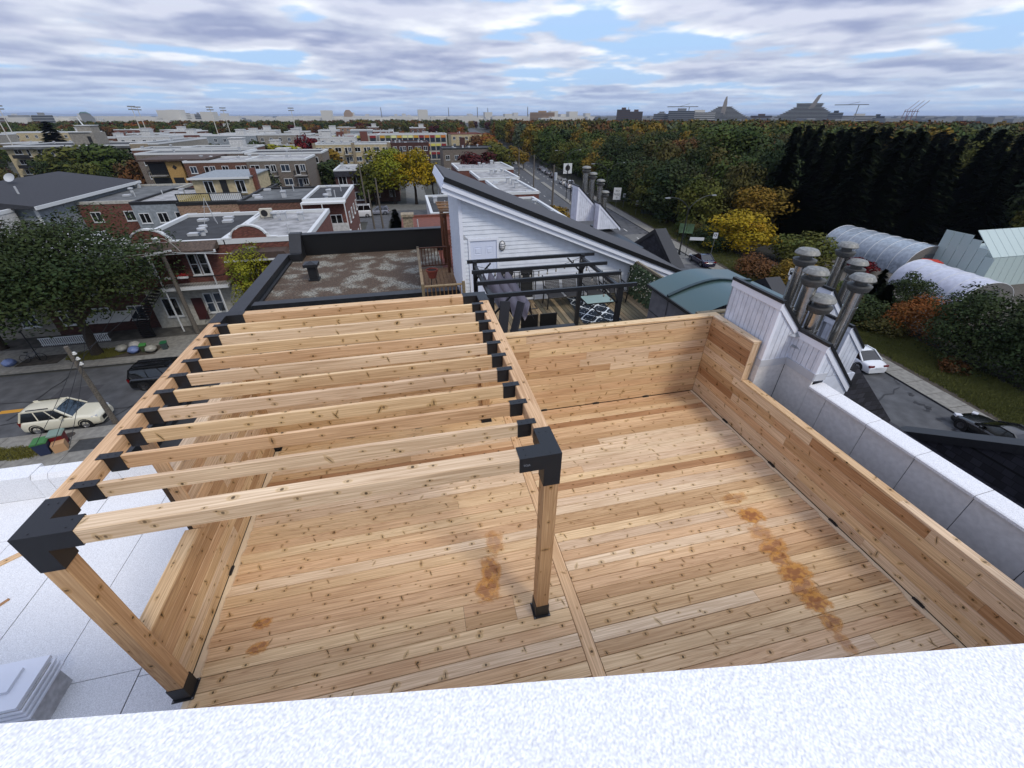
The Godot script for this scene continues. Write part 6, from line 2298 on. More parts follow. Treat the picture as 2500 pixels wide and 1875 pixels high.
func park_place(az: float, d: float) -> String:
	# where a tree of the park stands, by what it is seen under or behind
	var under := "under the right edge of the sky"
	for q in [[17.0, "beside the far end of the boulevard"], [21.0, "behind the parked row of cars"], [25.0, "above the far flues"], [29.0, "behind the bus shelter"], [33.0, "under the brown brick towers"], [38.0, "under the left pyramid tower"], [42.0, "between the pyramid towers"], [47.0, "under the right pyramid tower"], [53.0, "under the port cranes"], [60.0, "above the long greenhouse"], [67.0, "above the white tunnel"]]:
		if az < q[0]:
			under = q[1]
			break
	var rank := "in the front rank"
	for q in [[85.0, "in the front rank"], [100.0, "in the second rank"], [115.0, "in the third rank"], [132.0, "in the fourth rank"], [155.0, "in the fifth rank"], [999.0, "in the hindmost rank"]]:
		if d < q[0]:
			rank = q[1]
			break
	return " " + rank + " " + under

func in_block(p: Vector3) -> bool:
	for q in [[-128.0, -62.0, -20.0], [-148.0, -72.0, -34.0], [-205.0, -82.0, -38.0], [-235.0, -130.0, -40.0], [-262.0, -190.0, -36.0], [-300.0, -240.0, 10.0], [-345.0, -260.0, 20.0], [-395.0, -300.0, 30.0]]:
		if p.z < q[0] + 3.5 and p.z > q[0] - 17 and p.x > q[1] - 2 and p.x < q[2] + 4: return true
	for q in [[-122, -73, -172, -214], [-56, -20, -108, -133], [-31, 10, -160, -186], [-36, 30, -208, -229]]:
		if p.x > q[0] and p.x < q[1] and p.z < q[2] and p.z > q[3]: return true
	return false

func canopy(called: String, list: Array, kind: String, m: StandardMaterial3D, r: RandomNumberGenerator, label: String, s0 := 0.85, s1 := 1.12) -> void:
	var mesh := crown(kind, 95 + (list.size() % 3), 13, 60, 0.125)
	var mm := MultiMesh.new()
	mm.transform_format = MultiMesh.TRANSFORM_3D
	mm.mesh = mesh
	mm.instance_count = list.size()
	for k in list.size():
		var s := r.randf_range(s0, s1)
		mm.set_instance_transform(k, Transform3D(Basis(Vector3.UP, r.randf() * TAU).scaled(V(5.4 * s, 6.3 * s * r.randf_range(0.85, 1.05), 5.4 * s)), list[k] + V(0, 0.2, 0)))
	var o := MultiMeshInstance3D.new()
	o.name = numbered(called)
	o.multimesh = mm
	o.material_override = m
	add_child(o)
	tag(o, label, "trees", "", "stuff")

# ---------------------------------------------------------------- far buildings
func far_box(mb: MB, x: float, z: float, w: float, d: float, h: float, y0 := GY) -> void:
	mb.box(V(x - w / 2, y0, z - d / 2), V(x + w / 2, y0 + h, z + d / 2))

func band_tower(called: String, label: String, x: float, z: float, w: float, d: float, h: float, floors: int, wall: Material, band: Material, turn := 0.0) -> Node3D:
	var t := thing(called, label, "tower block", V(x, GY, z), turn, "far towers on the horizon")
	var mb := MB.new()
	mb.box(V(-w / 2, 0, -d / 2), V(w / 2, h, d / 2))
	put("wall", mb, wall, t)
	for k in floors:
		mb = MB.new()
		var y := h * (k + 0.35) / floors
		mb.box(V(-w / 2 - 0.2, y, -d / 2 - 0.2), V(w / 2 + 0.2, y + h / floors * 0.42, d / 2 + 0.2))
		put("window_band", mb, band, t)
	mb = MB.new()
	mb.box(V(-w / 6, h, -d / 4), V(w / 6, h + 4, d / 4))
	put("roof_house", mb, wall, t)
	return t

func pyramid(called: String, label: String, x: float, z: float, turn: float, w: float, floors: int, fin_side: float, flat_top: bool) -> void:
	# terraced slab tower: each floor steps in, pale balcony edges over dark window bands, with a fin above
	var t := thing(called, label, "tower block", V(x, GY, z), turn, "terraced pyramid towers")
	var pale := mat("terrace_edge", Color(0.60, 0.60, 0.58), 0.8)
	var dark := mat("terrace_window", Color(0.13, 0.14, 0.16), 0.4)
	var fh := 2.9
	var h := floors * fh
	for k in floors:
		var u := float(k) / floors
		var hw := lerpf(w / 2, w * 0.09, pow(u, 0.85))
		if flat_top and u > 0.72: hw = w * 0.17 + (u - 0.72) * w * 0.05
		var y := fh * k + 8.0
		var mb := MB.new()
		mb.box(V(-hw, y, -9), V(hw, y + fh * 0.62, 7.0))
		put("window_band", mb, dark, t)
		mb = MB.new()
		mb.box(V(-hw - 2.0, y + fh * 0.6, -10), V(hw + 2.0, y + fh, 10.5))
		put("terrace", mb, pale, t)
	var mb := MB.new()
	mb.box(V(-w / 2, 0, -9), V(w / 2, 8.2, 8))
	put("base", mb, pale, t)
	# lift fin
	mb = MB.new()
	var fx := fin_side
	if flat_top:
		mb.prism(PackedVector2Array([Vector2(fx - 7, h - 4), Vector2(fx + 6, h - 2), Vector2(fx + 14, h + 28), Vector2(fx + 6, h + 24)]), 7.0, at3(V(0, 0, 4)))
	else:
		mb.prism(PackedVector2Array([Vector2(fx - 6, h - 6), Vector2(fx + 6, h - 8), Vector2(fx + 6, h + 14), Vector2(fx + 2.5, h + 31), Vector2(fx - 0.5, h + 30), Vector2(fx - 3.5, h + 20)]), 7.0, at3(V(0, 0, 4)))
		mb.box(V(fx + 1.5, 18, 10.6), V(fx + 6, h, 12.5))
	put("lift_fin", mb, mat("raw_concrete", Color(0.56, 0.53, 0.49), 0.9), t)

func build_skyline() -> void:
	var pale := mat("far_pale", Color(0.72, 0.71, 0.68), 0.9)
	var tan := mat("far_tan", Color(0.55, 0.46, 0.36), 0.9)
	var brown := mat("far_brown", Color(0.30, 0.23, 0.20), 0.9)
	var dark := mat("far_glass", Color(0.15, 0.17, 0.20), 0.4)
	var grey := mat("far_grey", Color(0.45, 0.46, 0.47), 0.9)
	var az := deg_to_rad(35.94)
	pyramid("pyramid_tower", "left terraced pyramid tower with a pointed concrete fin on the skyline", sin(az) * 1500, -cos(az) * 1500, -az, 140, 10, -2.0, false)
	az = deg_to_rad(43.6)
	pyramid("pyramid_tower", "right terraced pyramid tower with a flat top and a leaning fin on the skyline", sin(az) * 1500, -cos(az) * 1500, -az, 160, 12, 6.0, true)
	# white stepped flats and blocks left of the pyramids: label, x, z, width, height above ground, floors, wall, band
	for q in [["white terraced flats left of the left pyramid tower", 600, -906, 62, 22, 7, pale, dark, -0.58], ["grey glass block left of the white terraced flats", 536, -868, 48, 24, 8, grey, dark, -0.55], ["darker grey block at the left end of the white group", 515, -905, 30, 19, 6, grey, dark, -0.52],
			["brown brick tower right of the tan hospital", 516, -1083, 30, 28, 8, brown, dark, -0.45], ["shorter brown brick tower beside the brown one", 542, -1070, 30, 24, 7, brown, dark, -0.46], ["tan stepped hospital block on the skyline", 421, -1440, 74, 24, 7, tan, brown, -0.28],
			["white banded flats right of the right pyramid tower", 1060, -957, 66, 16, 5, pale, dark, -0.83], ["dark framed block behind the white banded flats", 1020, -985, 30, 22, 6, dark, grey, -0.8], ["dark glass block at the right end of the banded flats", 1130, -970, 28, 15, 4, dark, dark, -0.86],
			["low dark block between the two pyramid towers", 960, -1160, 52, 16, 4, brown, dark, -0.69], ["grey white block left of the stadium lights", -567, -1496, 26, 22, 6, pale, grey, 0.36], ["narrow grey block beside the grey white block", -535, -1500, 18, 19, 5, grey, dark, 0.34],
			["grey block at the far left of the skyline", -666, -1116, 30, 17, 4, grey, dark, 0.54], ["broad grey hall at the far left of the skyline", -705, -1120, 90, 13, 3, grey, brown, 0.56]]:
		band_tower("far_block", q[0], q[1], q[2], q[3], 22, q[4], q[5], q[6], q[7], q[8])
	var hz := thing("far_tower", "brown gabled tower standing out of the pale town", "tower block", V(-240, GY, -2490))
	var hm := MB.new()
	hm.prism(PackedVector2Array([Vector2(-20, 0), Vector2(20, 0), Vector2(20, 24), Vector2(8, 38), Vector2(-8, 38), Vector2(-20, 24)]), 20.0)
	put("wall", hm, tan, hz)
	# domed hall with a green roof
	var dm := thing("domed_hall", "domed hall with a green copper roof on the left skyline", "hall", V(-656, GY, -1236), 0.49)
	hm = MB.new()
	hm.prism(PackedVector2Array([Vector2(-11, 0), Vector2(11, 0), Vector2(11, 11), Vector2(7, 18), Vector2(0, 21), Vector2(-8, 21), Vector2(-11, 18)]), 20.0)
	put("wall", hm, grey, dm)
	hm = MB.new()
	hm.prism(PackedVector2Array([Vector2(-11.3, 18), Vector2(-8, 21.2), Vector2(0, 21.3), Vector2(7, 18.3), Vector2(7.5, 19), Vector2(0.5, 23), Vector2(-8.4, 22.6), Vector2(-12, 18.5)]), 22.0, at3(V(0, 0, -1)))
	put("roof", hm, mat("copper_green", Color(0.33, 0.47, 0.43), 0.7), dm)
	# sports field light masts
	for q in [[-41.5, 520.0], [-33.5, 560.0], [-33.1, 600.0], [-24.6, 560.0], [-24.2, 600.0], [-18.5, 560.0], [-17.4, 620.0], [-11.2, 600.0]]:
		var a2 := deg_to_rad(q[0])
		var m2 := thing("light_mast", "tall floodlight mast of the sports ground", "light mast", V(sin(a2) * q[1] * 0.55, GY, -cos(a2) * q[1] * 0.55), -a2, "floodlight masts on the left skyline")
		hm = MB.new()
		hm.tube(V(0, 0, 0), V(0, 20.5, 0), 0.28, 0.16, 6)
		put("mast", hm, pale, m2)
		hm = MB.new()
		hm.box(V(-1.6, 19.0, -0.2), V(1.6, 19.5, 0.2)); hm.box(V(-1.6, 20.2, -0.2), V(1.6, 20.7, 0.2))
		put("lamp_rack", hm, grey, m2)
	# cranes and stacks
	for q in [[32.4, 1100.0, 26.0, "tower crane between the brown towers and the white flats"], [47.6, 1300.0, 30.0, "thin tower crane right of the right pyramid tower"]]:
		var a2 := deg_to_rad(q[0])
		var m2 := thing("tower_crane", q[3], "crane", V(sin(a2) * q[1], GY, -cos(a2) * q[1]), -a2)
		hm = MB.new()
		hm.box(V(-0.8, 0, -0.8), V(0.8, q[2] + 6, 0.8))
		put("mast", hm, grey, m2)
		hm = MB.new()
		hm.box(V(-44, q[2] + 5, -0.7), V(17, q[2] + 6.5, 0.7)); hm.bar(V(-20, q[2] + 6, 0), V(0, q[2] + 11, 0), 0.6, 0.6)
		put("jib", hm, grey, m2)
	for k in 3:
		var a2 := deg_to_rad(51.3 + k * 0.35)
		var m2 := thing("port_crane", "raised red port crane on the right horizon", "crane", V(sin(a2) * 2600, GY, -cos(a2) * 2600), -a2, "port cranes on the right horizon")
		hm = MB.new()
		hm.bar(V(-8, 0, 0), V(-4, 38, 0), 2, 2); hm.bar(V(8, 0, 0), V(2, 38, 0), 2, 2); hm.bar(V(-8, 30, 0), V(8, 30, 0), 2, 2)
		put("frame", hm, mat("crane_red", Color(0.45, 0.22, 0.2), 0.8), m2)
		hm = MB.new()
		hm.bar(V(2, 36, 0), V(26, 66, 0), 1.6, 1.6)
		put("boom", hm, mat("crane_red", Color.WHITE), m2)
	for q in [[5.5, 2600.0], [8.8, 2400.0], [10.0, 2700.0], [14.6, 2300.0], [26.0, 2500.0], [-2.0, 2600.0]]:
		var a2 := deg_to_rad(q[0])
		var m2 := thing("factory_stack", "thin stack on the middle horizon", "stack", V(sin(a2) * q[1], GY, -cos(a2) * q[1]), 0, "thin stacks on the horizon")
		hm = MB.new()
		hm.tube(V(0, 0, 0), V(0, 50, 0), 2.4, 1.6, 8)
		put("shaft", hm, grey, m2)
	var r := RandomNumberGenerator.new()
	r.seed = 515
	# low pale town along the horizon
	for q in [["left", -54, -12, pale, 260, 0.5], ["middle", -12, 22, pale, 420, 0.9], ["right", 22, 84, grey, 300, 0.35]]:
		var mb := MB.new()
		for k in q[4]:
			var a3 := deg_to_rad(r.randf_range(q[1], q[2]))
			var d := 1300.0 + pow(r.randf(), 1.4) * 5000.0
			var tall: bool = r.randf() < 0.06 * q[5]
			var w := r.randf_range(20, 80)
			far_box(mb, sin(a3) * d, -cos(a3) * d, w if not tall else 26.0, 30, r.randf_range(6, 14) if not tall else r.randf_range(18, 30))
		var o := put("distant_town", mb, q[3])
		tag(o, "low %s buildings of the far town along the %s horizon" % ["pale" if q[3] == pale else "grey", q[0]], "town", "", "stuff")
	# blue hills on the horizon
	var hb := MB.new()
	var rows := [[], []]
	var f := FastNoiseLite.new()
	f.frequency = 0.06
	f.seed = 4
	for k in 90:
		var a3 := deg_to_rad(-60 + k * 1.7)
		var y := maxf(0.0, f.get_noise_1d(k) * 130 + 40) * (1.0 if k < 18 or k > 55 else 0.5)
		rows[0].append(V(sin(a3) * 21000, GY - 5, -cos(a3) * 21000)); rows[1].append(V(sin(a3) * 22000, y, -cos(a3) * 22000))
	hb.grid([rows[1], rows[0]])
	struct_("hills", hb, mat("far_hills", Color(0.30, 0.36, 0.42), 1.0))

# ---------------------------------------------------------------- things on the neighbours' roof
func build_neighbour_things() -> void:
	var frame := mat("gazebo_frame", Color(0.13, 0.135, 0.15), 0.5, 0.0, fine, 1.0)
	var fy := -0.45
	# gazebo: four posts, four cross bars, two side beams, braces, a bunched canopy
	var g := thing("gazebo", "dark metal gazebo frame with its canopy pushed to one side", "gazebo")
	for q in [[1.36, -10.16], [4.18, -10.16], [1.36, -7.86], [4.18, -7.86]]:
		var mb := MB.new()
		mb.box(V(q[0] - 0.05, fy, q[1] - 0.05), V(q[0] + 0.05, 1.84, q[1] + 0.05))
		put("post", mb, frame, g)
		for s in [-1, 1]:
			mb = MB.new()
			mb.bar(V(q[0], 1.35, q[1]), V(q[0] + s * 0.4, 1.76, q[1]), 0.035, 0.035)
			if (q[0] < 2) == (s > 0): put("brace", mb, frame, g)
		mb = MB.new()
		var zs := 1.0 if q[1] < -9 else -1.0
		mb.bar(V(q[0], 1.35, q[1]), V(q[0], 1.76, q[1] + zs * 0.4), 0.035, 0.035)
		put("brace", mb, frame, g)
	for z in [-10.2, -9.38, -8.6, -7.82]:
		var mb := MB.new()
		mb.box(V(1.18, 1.77, z - 0.03), V(4.52, 1.85, z + 0.03))
		put("cross_bar", mb, frame, g)
	for x in [1.36, 4.18]:
		var mb := MB.new()
		mb.box(V(x - 0.035, 1.69, -10.16), V(x + 0.035, 1.765, -7.86))
		put("side_beam", mb, frame, g)
	var cv := MB.new()
	var rows := []
	for j in 12:
		var ring := []
		for k in 15:
			var u := k / 14.0
			ring.append(V(1.5 + 0.75 * u, 1.66 - 0.38 * absf(sin(u * PI * 3.5)) - 0.06 * u + 0.008 * sin(j * 0.7 + k), lerpf(-10.1, -7.75, j / 11.0)))
		rows.append(ring)
	cv.grid(rows)
	put("canopy", cv, mat("canopy_cloth", Color(0.52, 0.50, 0.53), 0.85), g)
	var hang := MB.new()
	hang.bar(V(1.62, 1.7, -7.75), V(1.5, 0.75, -7.62), 0.2, 0.05); hang.bar(V(1.95, 1.66, -7.75), V(1.75, 1.0, -7.6), 0.16, 0.05)
	put("canopy_tail", hang, mat("canopy_tail_cloth", Color(0.15, 0.155, 0.18), 0.8), g)
	# string lights hung from the bars
	var sl := thing("string_lights", "string of small bulbs hung along the back bar of the gazebo", "string lights")
	var wire := MB.new()
	var runs := [[V(1.4, 1.72, -10.1), V(4.15, 1.78, -10.1)], [V(4.18, 1.72, -10.0), V(4.3, 1.5, -7.9)]]
	for rn in runs:
		var pts := []
		for k in 13:
			var u := k / 12.0
			var p: Vector3 = rn[0].lerp(rn[1], u) - V(0, 0.28 * sin(u * PI), 0)
			pts.append(p)
			if k % 2 == 1 or rn == runs[0]:
				var mb := MB.new()
				mb.tube(V(0, 0, 0), V(0, -0.06, 0), 0.014, 0.014, 6)
				var bl := put("bulb", mb, M.black_trim, sl, at3(p))
				mb = MB.new()
				mb.lathe([Vector2(0.0, -0.14), Vector2(0.022, -0.12), Vector2(0.024, -0.09), Vector2(0.012, -0.06)], Vector3.ZERO, 8)
				put("glass", mb, mat("bulb_glass", Color(0.62, 0.60, 0.56), 0.2), bl)
		wire.path(pts, 0.006, 4)
	put("wire", wire, M.black_trim, sl)
	# folding recliners leaning on the siding
	for q in [[2.48, 2.98, Color(0.05, 0.11, 0.22), "blue folding recliner stood upright against the white siding"], [3.14, 3.62, Color(0.05, 0.055, 0.06), "black folding recliner stood upright against the white siding"]]:
		var r := thing("folding_recliner", q[3], "recliner", V((q[0] + q[1]) / 2, fy, -12.62), 0, "recliners against the white siding")
		var tilt := Transform3D(Basis(V(1, 0, 0), -0.16), V(0, 0.1, 0))
		var w: float = (q[1] - q[0]) / 2
		var mb := MB.new()
		for k in 5:
			mb.box(V(-w + 0.04, 0.14 + 0.155 * k, -0.02), V(w - 0.04, 0.14 + 0.155 * k + 0.148, 0.015 + 0.01 * (k % 2)), tilt)
		put("fabric", mb, mat("recliner_%d" % int(q[0] * 10), q[2], 0.75), r)
		mb = MB.new()
		mb.box(V(-w + 0.05, 0.92, -0.03), V(w - 0.05, 1.02, 0.05), tilt)
		put("pillow", mb, M.black_trim, r)
		mb = MB.new()
		for s in [-1, 1]:
			mb.tube(tilt * V(s * w, 0.05, 0), tilt * V(s * w, 0.98, 0), 0.014, 0.014, 6)
			mb.tube(tilt * V(s * (w + 0.03), 0.25, 0.08), tilt * V(s * (w + 0.03), 0.75, 0.12), 0.016, 0.016, 6)
		mb.tube(tilt * V(-w, 0.05, 0), tilt * V(w, 0.05, 0), 0.014, 0.014, 6); mb.tube(tilt * V(-w, 0.98, 0), tilt * V(w, 0.98, 0), 0.014, 0.014, 6)
		mb.path([V(-w, 0.02, 0.1), V(-w, 0.02, 0.45), V(w, 0.02, 0.45), V(w, 0.02, 0.1)], 0.014, 6)
		put("frame", mb, mat("grey_tube", Color(0.22, 0.22, 0.23), 0.4, 0.5), r)
	# mesh garden seats: one double, two single
	for q in [[3.92, 5.1, "dark mesh two seat garden bench against the white siding"], [5.24, 5.86, "dark mesh garden chair right of the bench under the gazebo"], [6.02, 6.66, "dark mesh garden chair beside the lattice screen"]]:
		var w: float = q[1] - q[0]
		var s := thing("garden_seat", q[2], "bench" if w > 1 else "chair", V(q[0], fy, -12.3), 0, "mesh garden seats")
		var cells := 2 if w > 1 else 1
		var mb := MB.new()
		for x in [0.0, w]:
			mb.path([V(x, 0.0, 0.25), V(x, 0.42, 0.3), V(x, 0.6, 0.22), V(x, 0.62, -0.25)], 0.022, 6)
			mb.path([V(x, 0.0, -0.3), V(x, 0.45, -0.2), V(x, 0.86, -0.42), V(x, 0.9, -0.47)], 0.022, 6)
		mb.tube(V(0, 0.86, -0.42), V(w, 0.86, -0.42), 0.02, 0.02, 6); mb.tube(V(0, 0.4, 0.3), V(w, 0.4, 0.3), 0.02, 0.02, 6)
		put("frame", mb, frame, s)
		for c in cells:
			var x0 := w * c / cells + 0.05
			var x1 := w * (c + 1) / cells - 0.05
			mb = MB.new()
			var n := int((x1 - x0) / 0.03)
			for k in n:
				mb.bar(V(x0 + (x1 - x0) * (k + 0.5) / n, 0.46, -0.2), V(x0 + (x1 - x0) * (k + 0.5) / n, 0.84, -0.41), 0.017, 0.008)
			for k in 9: mb.bar(V(x0, 0.48 + 0.04 * k, -0.215 - 0.021 * k), V(x1, 0.48 + 0.04 * k, -0.215 - 0.021 * k), 0.008, 0.017)
			put("back_mesh", mb, frame, s)
			mb = MB.new()
			mb.box(V(x0, 0.39, -0.2), V(x1, 0.42, 0.28))
			put("seat", mb, mat("seat_sling", Color(0.16, 0.16, 0.17), 0.8), s)
	# bistro table on a patterned rug
	var rug := put("patterned_rug", rug_mesh(), rug_mat(), null, at3(V(5.25, fy + 0.021, -11.85)))
	tag(rug, "dark blue outdoor rug with a white looped lattice pattern", "rug")
	var t := thing("bistro_table", "low glass topped folding table standing on the patterned rug", "table", V(5.05, fy + 0.03, -10.85))
	var mb := MB.new()
	mb.cbox(V(0, 0.69, 0), V(0.84, 0.012, 0.6))
	put("glass_top", mb, mat("frosted_glass", Color(0.50, 0.58, 0.56), 0.25), t)
	mb = MB.new()
	for s in [-1, 1]:
		mb.bar(V(-0.42, 0.675, s * 0.29), V(0.42, 0.675, s * 0.29), 0.025, 0.03)
		mb.bar(V(s * 0.41, 0.675, -0.29), V(s * 0.41, 0.675, 0.29), 0.025, 0.03)
		mb.tube(V(-0.36, 0.0, s * 0.25), V(0.36, 0.66, s * 0.25), 0.012, 0.012, 6); mb.tube(V(0.36, 0.0, s * 0.25), V(-0.36, 0.66, s * 0.25), 0.012, 0.012, 6)
	put("frame", mb, M.black_trim, t)
	# dark slatted table and two chairs close behind the cedar wall
	var dt := thing("dark_table", "long dark slatted table just behind the far cedar wall", "table", V(2.92, fy, -8.85))
	for k in 7:
		mb = MB.new()
		mb.box(V(-0.86, 0.71, -0.5 + 0.15 * k), V(0.86, 0.74, -0.5 + 0.15 * k + 0.14))
		put("slat", mb, mat("table_dark", Color(0.17, 0.175, 0.185), 0.45), dt)
	for q in [[-0.8, -0.45], [0.8, -0.45], [-0.8, 0.5], [0.8, 0.5]]:
		mb = MB.new()
		mb.box(V(q[0] - 0.03, 0, q[1] - 0.03), V(q[0] + 0.03, 0.71, q[1] + 0.03))
		put("leg", mb, M.black_trim, dt)
	for q in [[2.68, "left"], [3.2, "right"]]:
		var ch := thing("sling_chair", "black sling backed chair at the %s of the pair by the dark table" % q[1], "chair", V(q[0], fy, -9.75), 0, "black chairs at the dark table")
		mb = MB.new()
		mb.box(V(-0.215, 0.5, 0.03), V(0.215, 0.92, 0.06))
		put("backrest", mb, mat("sling_black", Color(0.045, 0.047, 0.052), 0.6), ch)
		mb = MB.new()
		mb.box(V(-0.215, 0.42, 0.03), V(0.215, 0.45, 0.45))
		put("seat", mb, mat("sling_black", Color.BLACK), ch)
		for p in [V(-0.22, 0, 0.03), V(0.22, 0, 0.03), V(-0.22, 0, 0.44), V(0.22, 0, 0.44)]:
			mb = MB.new()
			mb.tube(p, p + V(0, 0.92 if p.z < 0.1 else 0.42, 0), 0.013, 0.013, 6)
			put("leg", mb, M.black_trim, ch)
	# lattice screen with ivy and pale fairy lights
	var la := thing("lattice_screen", "lattice screen grown over with dark ivy and dotted with fairy lights", "screen")
	mb = MB.new()
	mb.box(V(7.16, fy, -12.95), V(7.24, 0.72, -12.87)); mb.box(V(7.16, fy, -10.3), V(7.24, 0.72, -10.22)); mb.box(V(7.16, 0.66, -12.87), V(7.24, 0.73, -10.3))
	put("frame", mb, old_wood, la)
	mb = MB.new()
	for k in 16: mb.bar(V(7.2, fy, -12.87 + 0.16 * k), V(7.2, fy + 1.1, -12.87 + 0.16 * k + 0.02), 0.02, 0.02)
	put("lattice", mb, old_wood, la)
	var iv := MB.new()
	iv.use_col = true
	var gr := RandomNumberGenerator.new()
	gr.seed = 14
	for k in 2200:
		var p := V(7.15 + gr.randf_range(-0.07, 0.06), gr.randf_range(fy, 0.66), gr.randf_range(-12.9, -10.3))
		var tt := gr.randf_range(0.6, 1.3)
		iv.col = Color(tt, tt, tt)
		leaf(iv, p, V(-1, 0.3, 0.2), 0.06, gr)
	put("ivy", iv, LEAF.needle, la)
	iv = MB.new()
	for k in 90:
		var p := V(7.07, gr.randf_range(0.0, 0.64) - 0.25 * gr.randf(), gr.randf_range(-12.9, -10.3))
		iv.cbox(p, V(0.022, 0.022, 0.022))
	put("fairy_lights", iv, mat("pale_lamp", Color(0.85, 0.83, 0.75), 0.4), la)
	# shed with two humped green lids
	var sh := thing("storage_shed", "grey storage shed with two humped green lids beside the gazebo", "shed")
	mb = MB.new()
	mb.box(V(6.1, fy, -9.7), V(8.4, 0.96, -7.7))
	put("body", mb, mat("shed_grey", Color(0.44, 0.44, 0.46), 0.7, 0.0, mid, 0.4), sh)
	mb = MB.new()
	mb.box(V(6.085, 0.3, -9.68), V(6.098, 0.32, -7.72)); mb.tube(V(6.08, 0.92, -8.85), V(6.08, 0.45, -8.85), 0.008, 0.008, 5)
	put("seam", mb, mat("shed_seam", Color(0.2, 0.2, 0.21), 0.7), sh)
	mb = MB.new()
	mb.box(V(6.0, 0.93, -9.85), V(6.09, 1.0, -7.6))
	put("lid_rail", mb, M.black_trim, sh)
	for q in [[-9.85, -8.9], [-8.82, -7.6]]:
		rows = []
		for j in 7:
			var ring := []
			for k in 15:
				var u := k / 14.0
				ring.append(V(6.02 + 2.4 * u, 0.99 + 0.34 * sin(minf(u * 1.35, 1.0) * PI * 0.62) - 0.16 * maxf(0, u - 0.55), lerpf(q[0], q[1], j / 6.0)))
			rows.append(ring)
		mb = MB.new()
		mb.grid(rows)
		put("lid", mb, mat("green_lid", Color(0.21, 0.29, 0.28), 0.28), sh)
	mb = MB.new()
	var arc := []
	for k in 13:
		var u := k / 12.0
		arc.append(V(6.05 + 2.3 * u, 1.02 + 0.34 * sin(minf(u * 1.35, 1.0) * PI * 0.62) - 0.16 * maxf(0, u - 0.55), -8.86))
	for k in 12: mb.bar(arc[k], arc[k + 1], 0.1, 0.05)
	put("lid_joint", mb, mat("green_joint", Color(0.04, 0.13, 0.13), 0.4), sh)
	# wooden lattice rail right of the cedar corner
	var lr := thing("lattice_rail", "old brown lattice rail between the cedar corner and the flue chase", "rail")
	board("cap_board", lr, V(5.35, 1.5, -6.75), V(7.6, 1.5, -6.75), 0.04, 0.1, Vector3.UP, old_wood)
	for k in 26:
		mb = MB.new()
		mb.bar(V(5.3 + 0.085 * k, 0.4, -6.7), V(5.3 + 0.085 * k + 0.5, 1.46, -6.7), 0.035, 0.012)
		put("slat", mb, mat("lattice_brown", Color(0.24, 0.21, 0.2), 0.9), lr)
		mb = MB.new()
		mb.bar(V(5.8 + 0.085 * k, 0.4, -6.72), V(5.3 + 0.085 * k, 1.46, -6.72), 0.035, 0.012)
		put("slat", mb, mat("lattice_brown", Color.BLACK), lr)

func rug_mesh() -> MB:
	var mb := MB.new()
	var a := V(-0.58, 0, 1.05)
	mb.quad(V(-0.58, 0, 1.1), V(0.66, 0, 1.1), V(0.66, 0, -1.0), V(-0.4, 0, -1.0), Vector2(0, 0), Vector2(2, 0), Vector2(2, 3.4), Vector2(0.1, 3.4))
	mb.quad(V(-0.58, -0.02, 1.1), V(0.66, -0.02, 1.1), V(0.66, 0, 1.1), V(-0.58, 0, 1.1))
	return mb

func rug_mat() -> StandardMaterial3D:
	var n := 96
	var im := Image.create(n, n, false, Image.FORMAT_RGB8)
	for y in n:
		for x in n:
			var u := float(x) / n * TAU
			var v := float(y) / n * TAU
			var w := absf(cos(u) + cos(v) * 0.9)
			var q := absf(sin(u) * sin(v))
			var on := w < 0.22 or (q < 0.12 and w > 0.9 and w < 1.3)
			im.set_pixel(x, y, Color(0.80, 0.83, 0.85) if on else Color(0.07, 0.12, 0.17))
	var m := StandardMaterial3D.new()
	m.resource_name = "rug_print"
	m.albedo_texture = ImageTexture.create_from_image(im)
	m.roughness = 0.95
	return m

